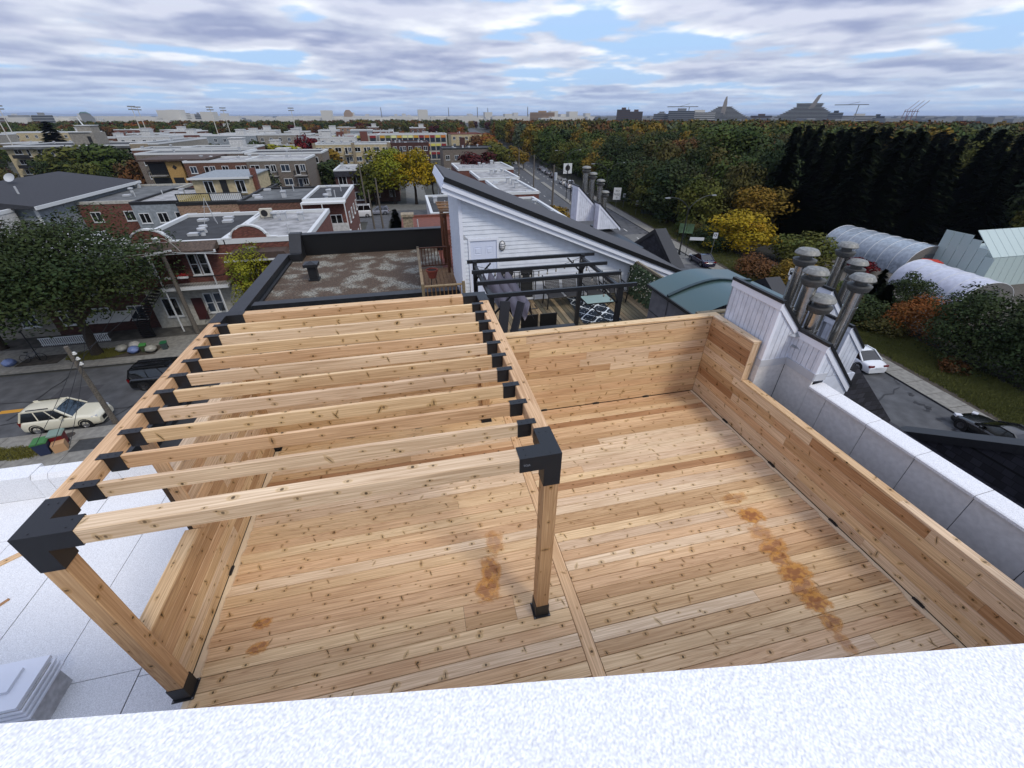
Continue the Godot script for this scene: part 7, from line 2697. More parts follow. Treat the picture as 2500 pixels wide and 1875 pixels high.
# ---------------------------------------------------------------- vehicles, poles, signs, greenhouses
func car(called: String, label: String, at: Vector3, turn: float, len_: float, wid: float, hgt: float, kind: String, paint: Color, group := "") -> Node3D:
	# the car points along +x of its own frame
	var c := thing(called, label, "car", at, turn, group)
	var L := len_ / 2
	var W := wid / 2
	var pm := mat("car_paint_" + paint.to_html(false), paint, 0.25)
	pm.clearcoat_enabled = true
	pm.clearcoat = 0.8
	pm.clearcoat_roughness = 0.08
	var dark := mat("car_glass", Color(0.025, 0.03, 0.035), 0.06)
	dark.metallic_specular = 0.8
	# side profile of the body: [x, top of the lower body, half width factor]
	var belt := hgt * 0.60
	var st: Array
	if kind == "box":
		st = [[-L, 0.62, 0.86], [-L + 0.06, 0.9, 0.95], [-L + 0.3, belt, 1.0], [0.1, belt, 1.0], [L - 1.15, belt * 0.99, 1.0], [L - 0.55, belt * 0.93, 0.99], [L - 0.15, belt * 0.84, 0.92], [L, belt * 0.6, 0.82]]
	else:
		st = [[-L, 0.6, 0.80], [-L + 0.1, belt * 0.93, 0.9], [-L + 0.5, belt * 1.02, 0.97], [-L + 1.2, belt, 1.0], [0.3, belt, 1.0], [L - 1.3, belt * 0.97, 1.0], [L - 0.6, belt * 0.86, 0.96], [L - 0.15, belt * 0.74, 0.86], [L, belt * 0.56, 0.74]]
	var rows := []
	for s in st:
		var w: float = W * s[2]
		var t: float = s[1]
		rows.append([V(s[0], 0.2, w * 0.9), V(s[0], 0.32, w * 0.985), V(s[0], t * 0.62, w), V(s[0], t * 0.86, w * 0.985), V(s[0], t * 0.975, w * 0.9), V(s[0], t, w * 0.74), V(s[0], t + 0.02, 0), V(s[0], t, -w * 0.74), V(s[0], t * 0.975, -w * 0.9), V(s[0], t * 0.86, -w * 0.985), V(s[0], t * 0.62, -w), V(s[0], 0.32, -w * 0.985), V(s[0], 0.2, -w * 0.9)])
	var mb := MB.new()
	rows.reverse()
	mb.grid(rows)
	for e in [0, st.size() - 1]:
		var ring: Array = rows[e]
		for k in range(1, 12):
			if e == 0: mb.tri(ring[0], ring[k], ring[k + 1])
			else: mb.tri(ring[0], ring[k + 1], ring[k])
	put("body", mb, pm, c)
	# cabin: glass all round, painted roof and pillars
	var cab: Array = [[-L + 0.12, -L + 0.35, L - 2.0, L - 1.25]] if kind == "box" else [[-L + 0.75, -L + 1.55, L - 2.35, L - 1.35]]
	var q: Array = cab[0]
	var b := belt * 0.985
	var rt := hgt - 0.06
	var lo := [V(q[0], b, W * 0.92), V(q[3], b, W * 0.92), V(q[3], b, -W * 0.92), V(q[0], b, -W * 0.92)]
	var hi := [V(q[1], rt, W * 0.74), V(q[2], rt, W * 0.74), V(q[2], rt, -W * 0.74), V(q[1], rt, -W * 0.74)]
	mb = MB.new()
	for k in 4: mb.quad(lo[k], lo[(k + 1) % 4], hi[(k + 1) % 4], hi[k])
	put("windows", mb, dark, c)
	mb = MB.new()
	rows = []
	for j in 7:
		var u := j / 6.0
		var x := lerpf(q[1] - 0.07, q[2] + 0.07, u)
		var ring := []
		for k in 9:
			var a := k / 8.0 * 2.0 - 1.0
			ring.append(V(x, rt - 0.045 + 0.075 * (1.0 - a * a) * (1.0 - pow(u * 2 - 1, 4) * 0.5), -a * W * 0.78))
		rows.append(ring)
	rows.reverse()
	mb.grid(rows)
	put("roof", mb, pm, c)
	mb = MB.new()
	var mids: Array = [0.36, 0.68] if kind == "box" else [0.46]
	for s in [0, 3]:
		for k in [0, 1]:
			mb.bar(lo[[0, 1, 2, 3][(s if k == 0 else (1 if s == 0 else 2))]], hi[(s if k == 0 else (1 if s == 0 else 2))], 0.09, 0.09)
		for u in mids:
			mb.bar(lo[s].lerp(lo[1 if s == 0 else 2], u), hi[s].lerp(hi[1 if s == 0 else 2], u), 0.05, 0.05)
		mb.bar(hi[s] + V(0, 0, 0), hi[1 if s == 0 else 2], 0.07, 0.06)
	put("pillars", mb, pm, c)
	# wheels
	for s in [[-1, 1], [-1, -1], [1, 1], [1, -1]]:
		var x: float = s[0] * L * 0.63
		var tz := Transform3D(Basis(V(1, 0, 0), PI / 2 * s[1]), V(x, 0.32, s[1] * (W - 0.1)))
		mb = MB.new()
		mb.lathe([Vector2(0.2, -0.12), Vector2(0.30, -0.12), Vector2(0.33, -0.08), Vector2(0.33, 0.07), Vector2(0.30, 0.11), Vector2(0.2, 0.11)], Vector3.ZERO, 20)
		var w := put("wheel", mb, mat("tyre", Color(0.05, 0.05, 0.052), 0.85), c, tz)
		mb = MB.new()
		mb.lathe([Vector2(0.21, 0.06), Vector2(0.215, 0.1), Vector2(0.2, 0.085), Vector2(0.06, 0.075), Vector2(0.0, 0.09)], Vector3.ZERO, 20)
		for k in 5:
			mb.bar(V(0, 0.09, 0), V(cos(TAU * k / 5) * 0.2, 0.1, sin(TAU * k / 5) * 0.2), 0.05, 0.02)
		put("rim", mb, mat("alloy", Color(0.6, 0.6, 0.61), 0.3, 0.8) if paint.v > 0.1 else mat("dark_alloy", Color(0.35, 0.35, 0.36), 0.3, 0.8), w)
		mb = MB.new()
		mb.lathe([Vector2(0.33, 0.0), Vector2(0.385, 0.0), Vector2(0.385, 0.03), Vector2(0.33, 0.03)], Vector3.ZERO, 20)
		put("wheel_arch", mb, mat("arch_black", Color(0.035, 0.035, 0.037), 0.8), c, Transform3D(tz.basis, V(x, 0.34, s[1] * (W - 0.02))))
	# lamps, plate, mirrors, bumper openings
	for s in [-1, 1]:
		mb = MB.new()
		mb.cbox(Vector3.ZERO, V(0.28, 0.13, 0.34))
		put("headlight", mb, mat("lamp_clear", Color(0.75, 0.76, 0.78), 0.15), c, Transform3D(Basis(Vector3.UP, s * 0.5), V(L - 0.26, belt * 0.76, s * W * 0.68)))
		mb = MB.new()
		mb.cbox(Vector3.ZERO, V(0.14, 0.3 if kind == "box" else 0.15, 0.2 if kind == "box" else 0.42))
		put("tail_light", mb, mat("lamp_red", Color(0.38, 0.03, 0.035), 0.2), c, V3(-L + 0.1, belt * 0.85, s * W * (0.84 if kind == "box" else 0.66)))
		mb = MB.new()
		mb.cbox(Vector3.ZERO, V(0.12, 0.14, 0.2))
		put("mirror", mb, pm, c, V3(q[3] - 0.45, belt + 0.06, s * (W + 0.06)))
	mb = MB.new()
	mb.box(V(L - 0.08, 0.28, -W * 0.5), V(L + 0.015, belt * 0.55, W * 0.5))
	put("grille", mb, M.black_trim, c)
	mb = MB.new()
	mb.box(V(-L - 0.02, 0.55, -0.26), V(-L + 0.02, 0.68, 0.26))
	put("plate", mb, M.trim, c)
	if kind == "box":
		for s in [-1, 1]:
			mb = MB.new()
			mb.bar(V(q[1] + 0.3, rt + 0.07, s * W * 0.66), V(q[2] - 0.3, rt + 0.07, s * W * 0.66), 0.04, 0.05)
			put("roof_rail", mb, M.black_trim, c)
	return c

func V3(x: float, y: float, z: float) -> Transform3D:
	return Transform3D(Basis(), V(x, y, z))

func pole(label: String, at: Vector3, h: float, arm := true, r := 0.17) -> Node3D:
	var p := thing("utility_pole", label, "utility pole", at, 0, "wooden utility poles")
	var mb := MB.new()
	mb.tube(V(0, -0.1, 0), V(0, h, 0), r, r * 0.68, 10)
	put("shaft", mb, mat("pole_wood", Color(0.46, 0.43, 0.39), 0.95, 0.0, noise_tex(256, 0.04, 0.6, 1.0, 3, 91), 0.8), p)
	if arm:
		for k in 3:
			mb = MB.new()
			mb.lathe([Vector2(0.03, 0), Vector2(0.11, 0.02), Vector2(0.11, 0.07), Vector2(0.05, 0.1), Vector2(0.09, 0.14), Vector2(0.03, 0.2)], V(0.2, h - 0.55 - 0.35 * k, 0), 10)
			put("insulator", mb, mat("porcelain", Color(0.78, 0.78, 0.76), 0.3), p)
	return p

func cable(label: String, runs: Array, sag: float, r := 0.018, m: Material = null) -> void:
	var mb := MB.new()
	for rn in runs:
		var pts := []
		for k in 15:
			var u := k / 14.0
			pts.append(rn[0].lerp(rn[1], u) - V(0, sag * 4.0 * u * (1.0 - u), 0))
		mb.path(pts, r, 5)
	tag(put("overhead_wire", mb, m if m else M.black_trim), label, "wire", "overhead wires")

func street_lamp(label: String, at: Vector3, turn: float, h := 6.0) -> void:
	# dark post with two curved arms
	var p := thing("street_lamp", label, "street lamp", at, turn, "twin armed street lamps of the boulevard")
	var mb := MB.new()
	mb.tube(V(0, 0, 0), V(0, h, 0), 0.11, 0.08, 10)
	mb.tube(V(0, 0, 0), V(0, 0.7, 0), 0.17, 0.15, 10)
	put("post", mb, mat("lamp_green_black", Color(0.07, 0.085, 0.08), 0.5), p)
	for s in [-1, 1]:
		var pts := []
		for k in 11:
			var t := k / 10.0
			pts.append(V(s * (3.4 * pow(t, 1.4)), h + 1.75 * sin(t * PI * 0.5), 0))
		mb = MB.new()
		mb.path(pts, 0.055, 7)
		put("arm", mb, mat("lamp_green_black", Color.BLACK), p)
		mb = MB.new()
		mb.box(V(-0.35, -0.09, -0.13), V(0.35, 0.02, 0.13))
		put("lamp_head", mb, mat("lamp_grey", Color(0.52, 0.53, 0.54), 0.5), p, V3(s * 3.7, h + 1.75, 0))

func sign_post(called: String, label: String, at: Vector3, turn: float, h: float, w: float, ph: float, lines: Array, m: Material, ink: Color, group := "street signs by the boulevard") -> Node3D:
	var p := thing(called, label, "sign", at, turn, group)
	var mb := MB.new()
	mb.tube(V(0, 0, 0), V(0, h, 0), 0.035, 0.035, 7)
	put("post", mb, mat("sign_post_grey", Color(0.42, 0.43, 0.43), 0.5, 0.3), p)
	mb = MB.new()
	mb.box(V(-w / 2, h - ph, 0.035), V(w / 2, h, 0.055))
	var b := put("board", mb, m, p)
	var y := h - ph * 0.12
	for t in lines:
		if t == "O":
			mb = MB.new()
			mb.lathe([Vector2(w * 0.2, 0), Vector2(w * 0.34, 0), Vector2(w * 0.34, 0.006), Vector2(w * 0.2, 0.006), Vector2(w * 0.2, 0)], Vector3.ZERO, 18)
			put("ring", mb, mat("ink_" + ink.to_html(false), ink, 0.7), b, Transform3D(Basis(V(1, 0, 0), PI / 2), V(0, y - ph * 0.3, 0.056)))
			y -= ph * 0.6
		else:
			var tm := TextMesh.new()
			var sf := SystemFont.new()
			sf.font_names = PackedStringArray(["Droid Sans"])
			tm.font = sf
			tm.text = t
			tm.font_size = 64
			tm.pixel_size = ph / lines.size() * 0.011
			tm.depth = 0.004
			put("lettering", tm, mat("ink_" + ink.to_html(false), ink, 0.7), b, V3(0, y - ph / lines.size() * 0.42, 0.058))
			y -= ph / lines.size() * 0.85
	return p

func greenhouse(called: String, label: String, x0: float, z0: float, w: float, h: float, length: float, turn: float, film: Material, cat := "greenhouse", ribs := 7) -> void:
	# arched tunnel along its own +z
	var g := thing(called, label, cat, V(x0, GY, z0), turn, "plastic tunnels of the park nursery")
	var prof := []
	for k in 17:
		var a := PI * k / 16
		prof.append(Vector2(cos(a) * w / 2, pow(sin(a), 0.72) * h))
	var seg := length / ribs
	for j in ribs:
		var mb := MB.new()
		var rows := []
		for z in [seg * j + 0.03, seg * (j + 0.5), seg * (j + 1) - 0.03]:
			var ring := []
			for q in prof: ring.append(V(q.x * (1.0 if z != seg * (j + 0.5) else 0.992), q.y * (1.0 if z != seg * (j + 0.5) else 0.992), z))
			rows.append(ring)
		mb.grid(rows)
		put("film_panel", mb, film, g)
	for j in ribs + 1:
		var mb := MB.new()
		var pts := []
		for q in prof: pts.append(V(q.x, q.y, seg * j))
		mb.path(pts, 0.035, 5)
		put("hoop", mb, M.trim, g)
	for z in [0.0, length]:
		var mb := MB.new()
		var poly := PackedVector2Array()
		for q in prof: poly.append(q * 0.99)
		mb.prism(poly, 0.04, at3(V(0, 0, z - 0.02)))
		put("end_wall", mb, mat("end_film", Color(0.46, 0.45, 0.43), 0.6, 0.0, mid, 0.5), g)
	var mb := MB.new()
	mb.box(V(-0.8, 0, length + 0.03), V(0.8, h * 0.72, length + 0.06))
	put("door", mb, mat("door_grey", Color(0.3, 0.31, 0.32), 0.6), g)

func build_street_things() -> void:
	# ---- cars
	var G := GY
	car("parked_car", "cream white boxy hatchback parked on the near side of the left street", V(-23.2, G, -27.1), 0.02, 4.1, 1.78, 1.62, "box", Color(0.80, 0.78, 0.70))
	car("parked_car", "black people carrier on the far side of the left street", V(-18.9, G, -31.3), 0.0, 4.9, 1.9, 1.72, "box", Color(0.02, 0.02, 0.024))
	var park := atan(0.1)
	car("parked_car", "white saloon parked beside the flue chase on the boulevard", V(kx(-22.6) - 1.05, G, -22.6), PI / 2 - park, 4.6, 1.82, 1.45, "saloon", Color(0.80, 0.81, 0.82))
	car("parked_car", "black saloon parked at the right edge on the boulevard", V(33.15, G, -12.3), PI / 2 - park, 4.6, 1.82, 1.44, "saloon", Color(0.02, 0.024, 0.024))
	car("parked_car", "dark blue saloon parked beneath the golden tree", V(37.4, G, -49.0), PI / 2 - park, 4.5, 1.8, 1.42, "saloon", Color(0.03, 0.03, 0.16))
	car("parked_car", "silver hatchback parked across the end of the alley", V(-6.6, G, -92.9), PI, 4.3, 1.78, 1.5, "box", Color(0.50, 0.51, 0.55))
	car("delivery_van", "white van half hidden behind the brick house at the alley", V(-10.2, G, -91.0), PI, 5.2, 2.0, 2.3, "box", Color(0.80, 0.80, 0.80))
	var names := ["dark red hatchback nearest the far flues", "black saloon second from the far flues", "silver saloon third from the far flues", "white van fourth from the far flues", "white hatchback fifth from the far flues", "dark saloon sixth from the far flues", "grey saloon seventh from the far flues", "pale saloon eighth from the far flues", "dark saloon at the far end of the parked row"]
	var paints := [Color(0.13, 0.03, 0.04), Color(0.02, 0.02, 0.025), Color(0.62, 0.63, 0.65), Color(0.8, 0.8, 0.8), Color(0.75, 0.75, 0.74), Color(0.04, 0.04, 0.05), Color(0.3, 0.31, 0.33), Color(0.66, 0.67, 0.68), Color(0.05, 0.05, 0.06)]
	var zs := [-101.0, -107.5, -112.8, -119.5, -126.5, -141, -149.5, -156, -163]
	for k in 9:
		car("parked_car", names[k], V(kx(zs[k]) - 1.0, G, zs[k]), PI / 2 - park, 4.5, 1.8, 1.5 if k != 3 else 2.0, "box" if k in [0, 3, 4] else "saloon", paints[k], "cars parked along the boulevard")
	# ---- poles and wires of the left street
	pole("nearest wooden utility pole beside the cream white car", V(-20.5, G, -26.5), 5.6)
	var p2 := pole("wooden utility pole with a white cross arm before the brick porches", V(-20.5, G, -40.0), 8.3, false, 0.2)
	var mb := MB.new()
	mb.bar(V(-1.1, 7.3, 0.3), V(0.9, 7.55, 0.3), 0.12, 0.12)
	put("cross_arm", mb, M.trim, p2)
	for k in 3:
		mb = MB.new()
		mb.lathe([Vector2(0.12, 0), Vector2(0.26, 0.02), Vector2(0.26, 0.08), Vector2(0.1, 0.12)], V(0, 8.2 + 0.13 * k, 0), 12)
		put("insulator", mb, mat("porcelain", Color.WHITE), p2)
	for s in [-1, 1]:
		mb = MB.new()
		var pts := []
		for k in 9:
			var t := k / 8.0
			pts.append(V(s * 1.5 * t, 8.3 + 0.35 * sin(t * PI) - 0.9 * t * t, 0.2))
		mb.path(pts, 0.03, 5)
		put("hoop_wire", mb, mat("pale_cable", Color(0.55, 0.55, 0.52), 0.6), p2)
	var pale := mat("pale_cable", Color(0.55, 0.55, 0.52), 0.6)
	cable("pale thick wire from the cross armed pole past the big maple", [[V(-21.2, G + 7.4, -39.7), V(-60, G + 8.6, -30)]], 0.4, 0.035, pale)
	cable("thin pale wire below the thick one past the big maple", [[V(-20.6, G + 7.25, -39.7), V(-60, G + 7.9, -31.5)]], 0.4, 0.025, pale)
	cable("white service wire from the cross armed pole to the brick house", [[V(-19.6, G + 7.4, -39.7), V(-9.6, G + 6.6, -41.8)]], 0.25, 0.02, M.trim)
	cable("three black wires over the cream white car", [[V(-20.3, G + 4.95, -26.5), V(-19.2, G + 3.4, -20)], [V(-20.3, G + 4.6, -26.5), V(-18.6, G + 3.2, -20)], [V(-20.3, G + 4.25, -26.5), V(-18.0, G + 3.0, -20)]], 0.1, 0.014)
	cable("black wires from the nearest pole across the left street", [[V(-20.3, G + 4.95, -26.5), V(-20.4, G + 6.2, -39.9)], [V(-20.3, G + 4.6, -26.5), V(-24.5, G + 5.4, -41.9)], [V(-20.3, G + 4.25, -26.5), V(-28.5, G + 5.2, -42.1)]], 0.5, 0.014)
	# ---- poles of the alley and the boulevard
	pole("left wooden pole of the alley, before the silver car", V(-6.7, G, -79), 6.4, false)
	pole("right taller wooden pole of the alley, beside the silver car", V(-5.3, G, -80), 8.0, false)
	pole("dark leaning pole behind the brick house at the alley", V(-9.0, G, -96), 9.0, false)
	var bp := pole("wooden pole with a white transformer beside the far flues", V(29.3, G, -90.4), 8.4, false, 0.22)
	mb = MB.new()
	mb.tube(V(0.35, 5.6, 0.3), V(0.35, 7.0, 0.3), 0.32, 0.32, 14)
	put("transformer", mb, mat("transformer_grey", Color(0.66, 0.68, 0.7), 0.5), bp)
	pole("tall wooden pole left of the round sign on the boulevard", V(28.7, G, -103.5), 9.3, false)
	pole("wooden pole by the yellow trees of the boulevard", V(32.2, G, -132.6), 9.0, false)
	pole("farthest wooden pole at the left of the boulevard", V(33.5, G, -170), 9.0, false)
	cable("black wires between the poles of the boulevard", [[V(29.3, G + 8.3, -90.4), V(28.7, G + 9.2, -103.5)], [V(28.7, G + 9.2, -103.5), V(32.2, G + 8.9, -132.6)], [V(32.2, G + 8.9, -132.6), V(33.5, G + 8.9, -170)], [V(29.3, G + 8.3, -90.4), V(33.0, G + 6.0, -60)], [V(29.3, G + 8.3, -90.4), V(35.8, G + 6.8, -99)]], 0.5, 0.02)
	# ---- lamps and signs of the boulevard
	street_lamp("near twin armed dark street lamp behind the gable", V(36.7, G, -53.3), 0.1)
	street_lamp("second twin armed street lamp behind the far flues", V(kx(-92) + 0.3, G, -92), 0.1, 6.6)
	street_lamp("third twin armed street lamp by the parked row", V(kx(-128) + 0.3, G, -128), 0.1, 6.8)
	for q in [[-100.5, "dark post on the median carrying a round marked white board"], [-96.6, "dark thin post at the near end of the median"]]:
		var p := thing("median_post", q[1], "post", V(kx(q[0]) - 6.55, G, q[0]), 0.1, "dark posts on the median")
		mb = MB.new()
		mb.tube(V(0, 0, 0), V(0, 7.6 if q[0] < -99 else 6.2, 0), 0.1, 0.08, 8)
		put("post", mb, M.black_trim, p)
		if q[0] < -99:
			mb = MB.new()
			mb.box(V(-1.05, 5.6, -0.16), V(1.05, 7.7, -0.11))
			var bd := put("board", mb, M.trim, p)
			mb = MB.new()
			mb.lathe([Vector2(0.6, 0), Vector2(0.6, 0.01), Vector2(0, 0.01)], Vector3.ZERO, 20)
			put("disc", mb, mat("disc_dark", Color(0.13, 0.1, 0.1), 0.7), bd, Transform3D(Basis(V(1, 0, 0), PI / 2), V(0, 6.75, -0.105)))
	sign_post("road_sign", "white sign lettered NO TURN half hidden by the far flues", V(kx(-88) + 0.6, G, -86), -0.35, 4.4, 1.5, 2.3, ["NO", "TURN", "R"], M.trim, Color(0.05, 0.05, 0.05))
	sign_post("bus_stop_sign", "white bus stop sign beside the dark trees", V(44.3, G, -87.6), -0.4, 3.0, 0.5, 0.75, ["O"], M.trim, Color(0.05, 0.1, 0.2))
	sign_post("parking_sign", "small white parking sign behind the blue car", V(39.6, G, -50.3), -0.5, 3.6, 0.55, 0.75, ["O"], M.trim, Color(0.08, 0.08, 0.08))
	sign_post("parking_sign", "small white parking sign before the bushes left of the near flues", V(39.4, G, -36.5), -0.6, 3.0, 0.5, 0.75, ["O"], M.trim, Color(0.08, 0.08, 0.08))
	sign_post("stop_sign", "small white sign on the corner of the bus shelter", V(43.6, G, -80.4), -0.4, 2.8, 0.55, 0.8, ["O"], M.trim, Color(0.3, 0.05, 0.05))
	var nb := thing("notice_boards", "pair of green and white notice boards behind the near street lamp", "notice board", V(41.0, G, -59.0), -0.55)
	for k in 2:
		mb = MB.new()
		mb.box(V(-1.05 + 1.1 * k, 1.5, 0), V(-0.05 + 1.1 * k, 2.9, 0.06))
		put("board", mb, mat("board_green", Color(0.42, 0.55, 0.40), 0.5, 0.0, noise_tex(128, 0.02, 0.5, 1.0, 2, 97), 0.4), nb)
		mb = MB.new()
		for x in [-1.0, -0.1]: mb.tube(V(x + 1.1 * k, 0, -0.03), V(x + 1.1 * k, 2.9, -0.03), 0.04, 0.04, 6)
		put("post", mb, mat("green_post", Color(0.05, 0.16, 0.11), 0.6), nb)
	var sn := thing("street_name_sign", "white street name plate on a post beside the near street lamp", "sign", V(37.3, G, -52.6), -0.35)
	mb = MB.new()
	mb.tube(V(0, 0, 0), V(0, 2.6, 0), 0.04, 0.04, 6)
	put("post", mb, M.black_trim, sn)
	mb = MB.new()
	mb.box(V(0.1, 2.2, 0), V(2.0, 2.6, 0.05))
	put("plate", mb, M.trim, sn)
	# ---- bus shelter
	var bs := thing("bus_shelter", "bus shelter with an arched red brown roof at the edge of the trees", "bus shelter", V(45.2, G, -78.5), -0.35)
	mb = MB.new()
	var rows := []
	for z in [-1.8, 1.8]:
		var ring := []
		for k in 9: ring.append(V(cos(PI * (0.12 + 0.76 * k / 8)) * 1.4, 2.1 + sin(PI * (0.12 + 0.76 * k / 8)) * 0.5, z))
		rows.append(ring)
	mb.grid(rows)
	put("roof", mb, mat("shelter_red", Color(0.30, 0.16, 0.14), 0.5), bs)
	mb = MB.new()
	mb.box(V(1.15, 0.3, -1.7), V(1.2, 2.2, 1.7)); mb.box(V(-1.0, 0.3, -1.75), V(1.15, 2.2, -1.7))
	put("glass", mb, mat("shelter_glass", Color(0.30, 0.34, 0.34), 0.15), bs)
	for q in [V(-1.1, 0, -1.7), V(1.2, 0, -1.7), V(1.2, 0, 1.7), V(-1.1, 0, 1.7)]:
		mb = MB.new()
		mb.tube(q, q + V(0, 2.25, 0), 0.05, 0.05, 6)
		put("post", mb, M.black_trim, bs)
	# ---- nursery of the park: tunnels, white building, tractor
	var film := mat("greenhouse_film", Color(0.62, 0.66, 0.70), 0.25, 0.0, noise_tex(256, 0.03, 0.72, 1.0, 4, 99), 0.25)
	greenhouse("greenhouse", "long grey plastic greenhouse under the dark conifers", 61.6, -50.8, 7.0, 3.4, 11.8, 0.03, film)
	greenhouse("greenhouse", "white plastic tunnel in front of the conifers at the right", 56.8, -36.2, 6.0, 2.9, 8.0, -0.12, mat("white_film", Color(0.74, 0.75, 0.80), 0.35, 0.0, noise_tex(256, 0.02, 0.85, 1.0, 3, 98), 0.3), "greenhouse", 5)
	var wb := thing("white_greenhouse", "white panelled greenhouse at the right edge", "greenhouse", V(62.8, G, -33.2), 0.0)
	for k in 8:
		mb = MB.new()
		mb.prism(PackedVector2Array([Vector2(0, 0.0), Vector2(1.15, 0.0), Vector2(1.15, 3.4), Vector2(0, 3.4)]), 0.06, Transform3D(Basis(V(1, 0, 0), -0.1), V(1.2 * k, 0, 0)))
		put("wall_panel", mb, mat("green_white_sheet", Color(0.66, 0.72, 0.71), 0.4), wb)
		mb = MB.new()
		mb.prism(PackedVector2Array([Vector2(0, 0.0), Vector2(1.15, 0.0), Vector2(1.15, 3.6), Vector2(0, 3.6)]), 0.06, Transform3D(Basis(V(1, 0, 0), -0.85), V(1.2 * k, 3.42, -0.3)))
		put("roof_panel", mb, mat("green_white_sheet", Color.WHITE), wb)
	for k in 6:
		mb = MB.new()
		mb.box(V(-0.1, 0, -1.0 * k - 0.95), V(-0.04, 3.4 + 0.75 * minf(k, 2.5), -1.0 * k))
		put("side_panel", mb, mat("green_white_sheet", Color.WHITE), wb)
	mb = MB.new()
	mb.box(V(0, 0.02, -5.8), V(9.4, 3.3, -0.45))
	put("core", mb, mat("green_white_sheet", Color.WHITE), wb)
	var tr := thing("tractor", "small tractor with an orange canopy in front of the long greenhouse", "tractor", V(59.9, G, -37.6), 2.6)
	for q in [[V(-0.8, 0.6, 0.65), 0.6], [V(-0.8, 0.6, -0.65), 0.6], [V(0.9, 0.4, 0.6), 0.4], [V(0.9, 0.4, -0.6), 0.4]]:
		mb = MB.new()
		var rr: float = q[1]
		mb.lathe([Vector2(rr * 0.5, -0.14), Vector2(rr, -0.14), Vector2(rr, 0.14), Vector2(rr * 0.5, 0.14)], Vector3.ZERO, 16)
		put("wheel", mb, mat("tyre", Color.BLACK), tr, Transform3D(Basis(V(1, 0, 0), PI / 2), q[0]))
	mb = MB.new()
	mb.box(V(0.0, 0.6, -0.35), V(1.35, 1.15, 0.35)); mb.box(V(-1.1, 0.5, -0.4), V(0.0, 0.85, 0.4))
	put("body", mb, mat("tractor_orange", Color(0.72, 0.17, 0.04), 0.4), tr)
	mb = MB.new()
	for q in [V(-1.0, 0.8, 0.5), V(-1.0, 0.8, -0.5), V(0.1, 0.8, 0.5), V(0.1, 0.8, -0.5)]: mb.tube(q, q + V(0, 1.3, 0), 0.03, 0.03, 6)
	put("canopy_frame", mb, M.black_trim, tr)
	mb = MB.new()
	mb.box(V(-1.25, 2.1, -0.75), V(0.35, 2.2, 0.75))
	put("canopy", mb, mat("tractor_orange", Color.WHITE), tr)
	mb = MB.new()
	mb.box(V(1.5, 0.25, -0.85), V(2.0, 0.7, 0.85)); mb.bar(V(0.9, 1.0, 0.45), V(1.6, 0.5, 0.45), 0.1, 0.1); mb.bar(V(0.9, 1.0, -0.45), V(1.6, 0.5, -0.45), 0.1, 0.1)
	put("loader", mb, M.black_trim, tr)
	# ---- bins and bags
	wheel_bin("blue bin with a green lid on the near verge of the left street", V(-22.7, G + 0.1, -23.95), Color(0.13, 0.17, 0.28), Color(0.22, 0.42, 0.22))
	wheel_bin("red bin with a pale lid behind the blue bin", V(-22.3, G + 0.1, -24.6), Color(0.40, 0.05, 0.08), Color(0.45, 0.52, 0.48))
	var cb := MB.new()
	cb.box(V(-0.3, 0, -0.25), V(0.3, 0.55, 0.25))
	var box_ := put("cardboard_box", cb, mat("cardboard", Color(0.66, 0.52, 0.38), 0.9), null, at3(V(-22.05, G + 0.1, -24.1), 0.4))
	tag(box_, "open cardboard box beside the blue bin", "box")
	wheel_bin("small green crate bin on the far verge, right of the rubbish bags", V(-21.9, G + 0.1, -37.1), Color(0.20, 0.24, 0.24), Color(0.13, 0.36, 0.22), 0.7)
	wheel_bin("green lidded bin next to the blue rubbish bag", V(-23.4, G + 0.1, -37.0), Color(0.22, 0.26, 0.16), Color(0.25, 0.50, 0.24), 0.7)
	var bagm := [mat("bag_blue", Color(0.40, 0.46, 0.62), 0.4), mat("bag_clear", Color(0.55, 0.54, 0.5), 0.4), mat("bag_pale", Color(0.64, 0.63, 0.6), 0.4)]
	for q in [[-24.1, -36.9, 0, "blue rubbish bag on the far verge right of the big maple"], [-25.2, -37.4, 1, "clear rubbish bag nearest the trunk of the big maple"], [-24.5, -37.9, 2, "pale rubbish bag behind the blue one"], [-22.8, -36.8, 1, "small clear bag of leaves between the two green bins"], [-32.6, -36.6, 0, "blue rubbish bag at the left edge of the far verge"]]:
		mb = MB.new()
		var rws := []
		for j in 7:
			var t := j / 6.0
			var ring := []
			for k in 12:
				var a := TAU * k / 12
				var rad := 0.42 * pow(sin(PI * clampf(t * 0.92 + 0.06, 0, 1)), 0.6) * (1.0 + 0.12 * sin(a * 3 + j * 2.1 + q[0]))
				ring.append(V(cos(a) * rad, t * 0.62, sin(a) * rad))
			rws.append(ring)
		rws.reverse()
		mb.grid(rws, true)
		tag(put("rubbish_bag", mb, bagm[q[2]], null, at3(V(q[0], G + 0.1, q[1]))), q[3], "rubbish bag", "rubbish bags on the far verge")
	# ---- white picket fence, bicycle, manhole
	var fe := thing("picket_fence", "low white picket fence in front of the houses left of the big maple", "fence", V(-32.4, G, -39.9))
	for k in 32:
		mb = MB.new()
		mb.box(V(0.16 * k, 0.12, -0.02), V(0.16 * k + 0.075, 0.8, 0.02))
		put("picket", mb, M.trim, fe)
	for y in [0.2, 0.78]:
		mb = MB.new()
		mb.box(V(-0.1, y, -0.06), V(5.1, y + 0.07, -0.02))
		put("rail", mb, M.trim, fe)
	var wf := thing("white_awning", "white slatted awning beyond the picket fence", "awning", V(-29.0, G, -42.0))
	for k in 12:
		mb = MB.new()
		mb.bar(V(0.3 * k, 2.0, 0), V(0.3 * k, 1.55, 1.5), 0.28, 0.03)
		put("slat", mb, M.trim, wf)
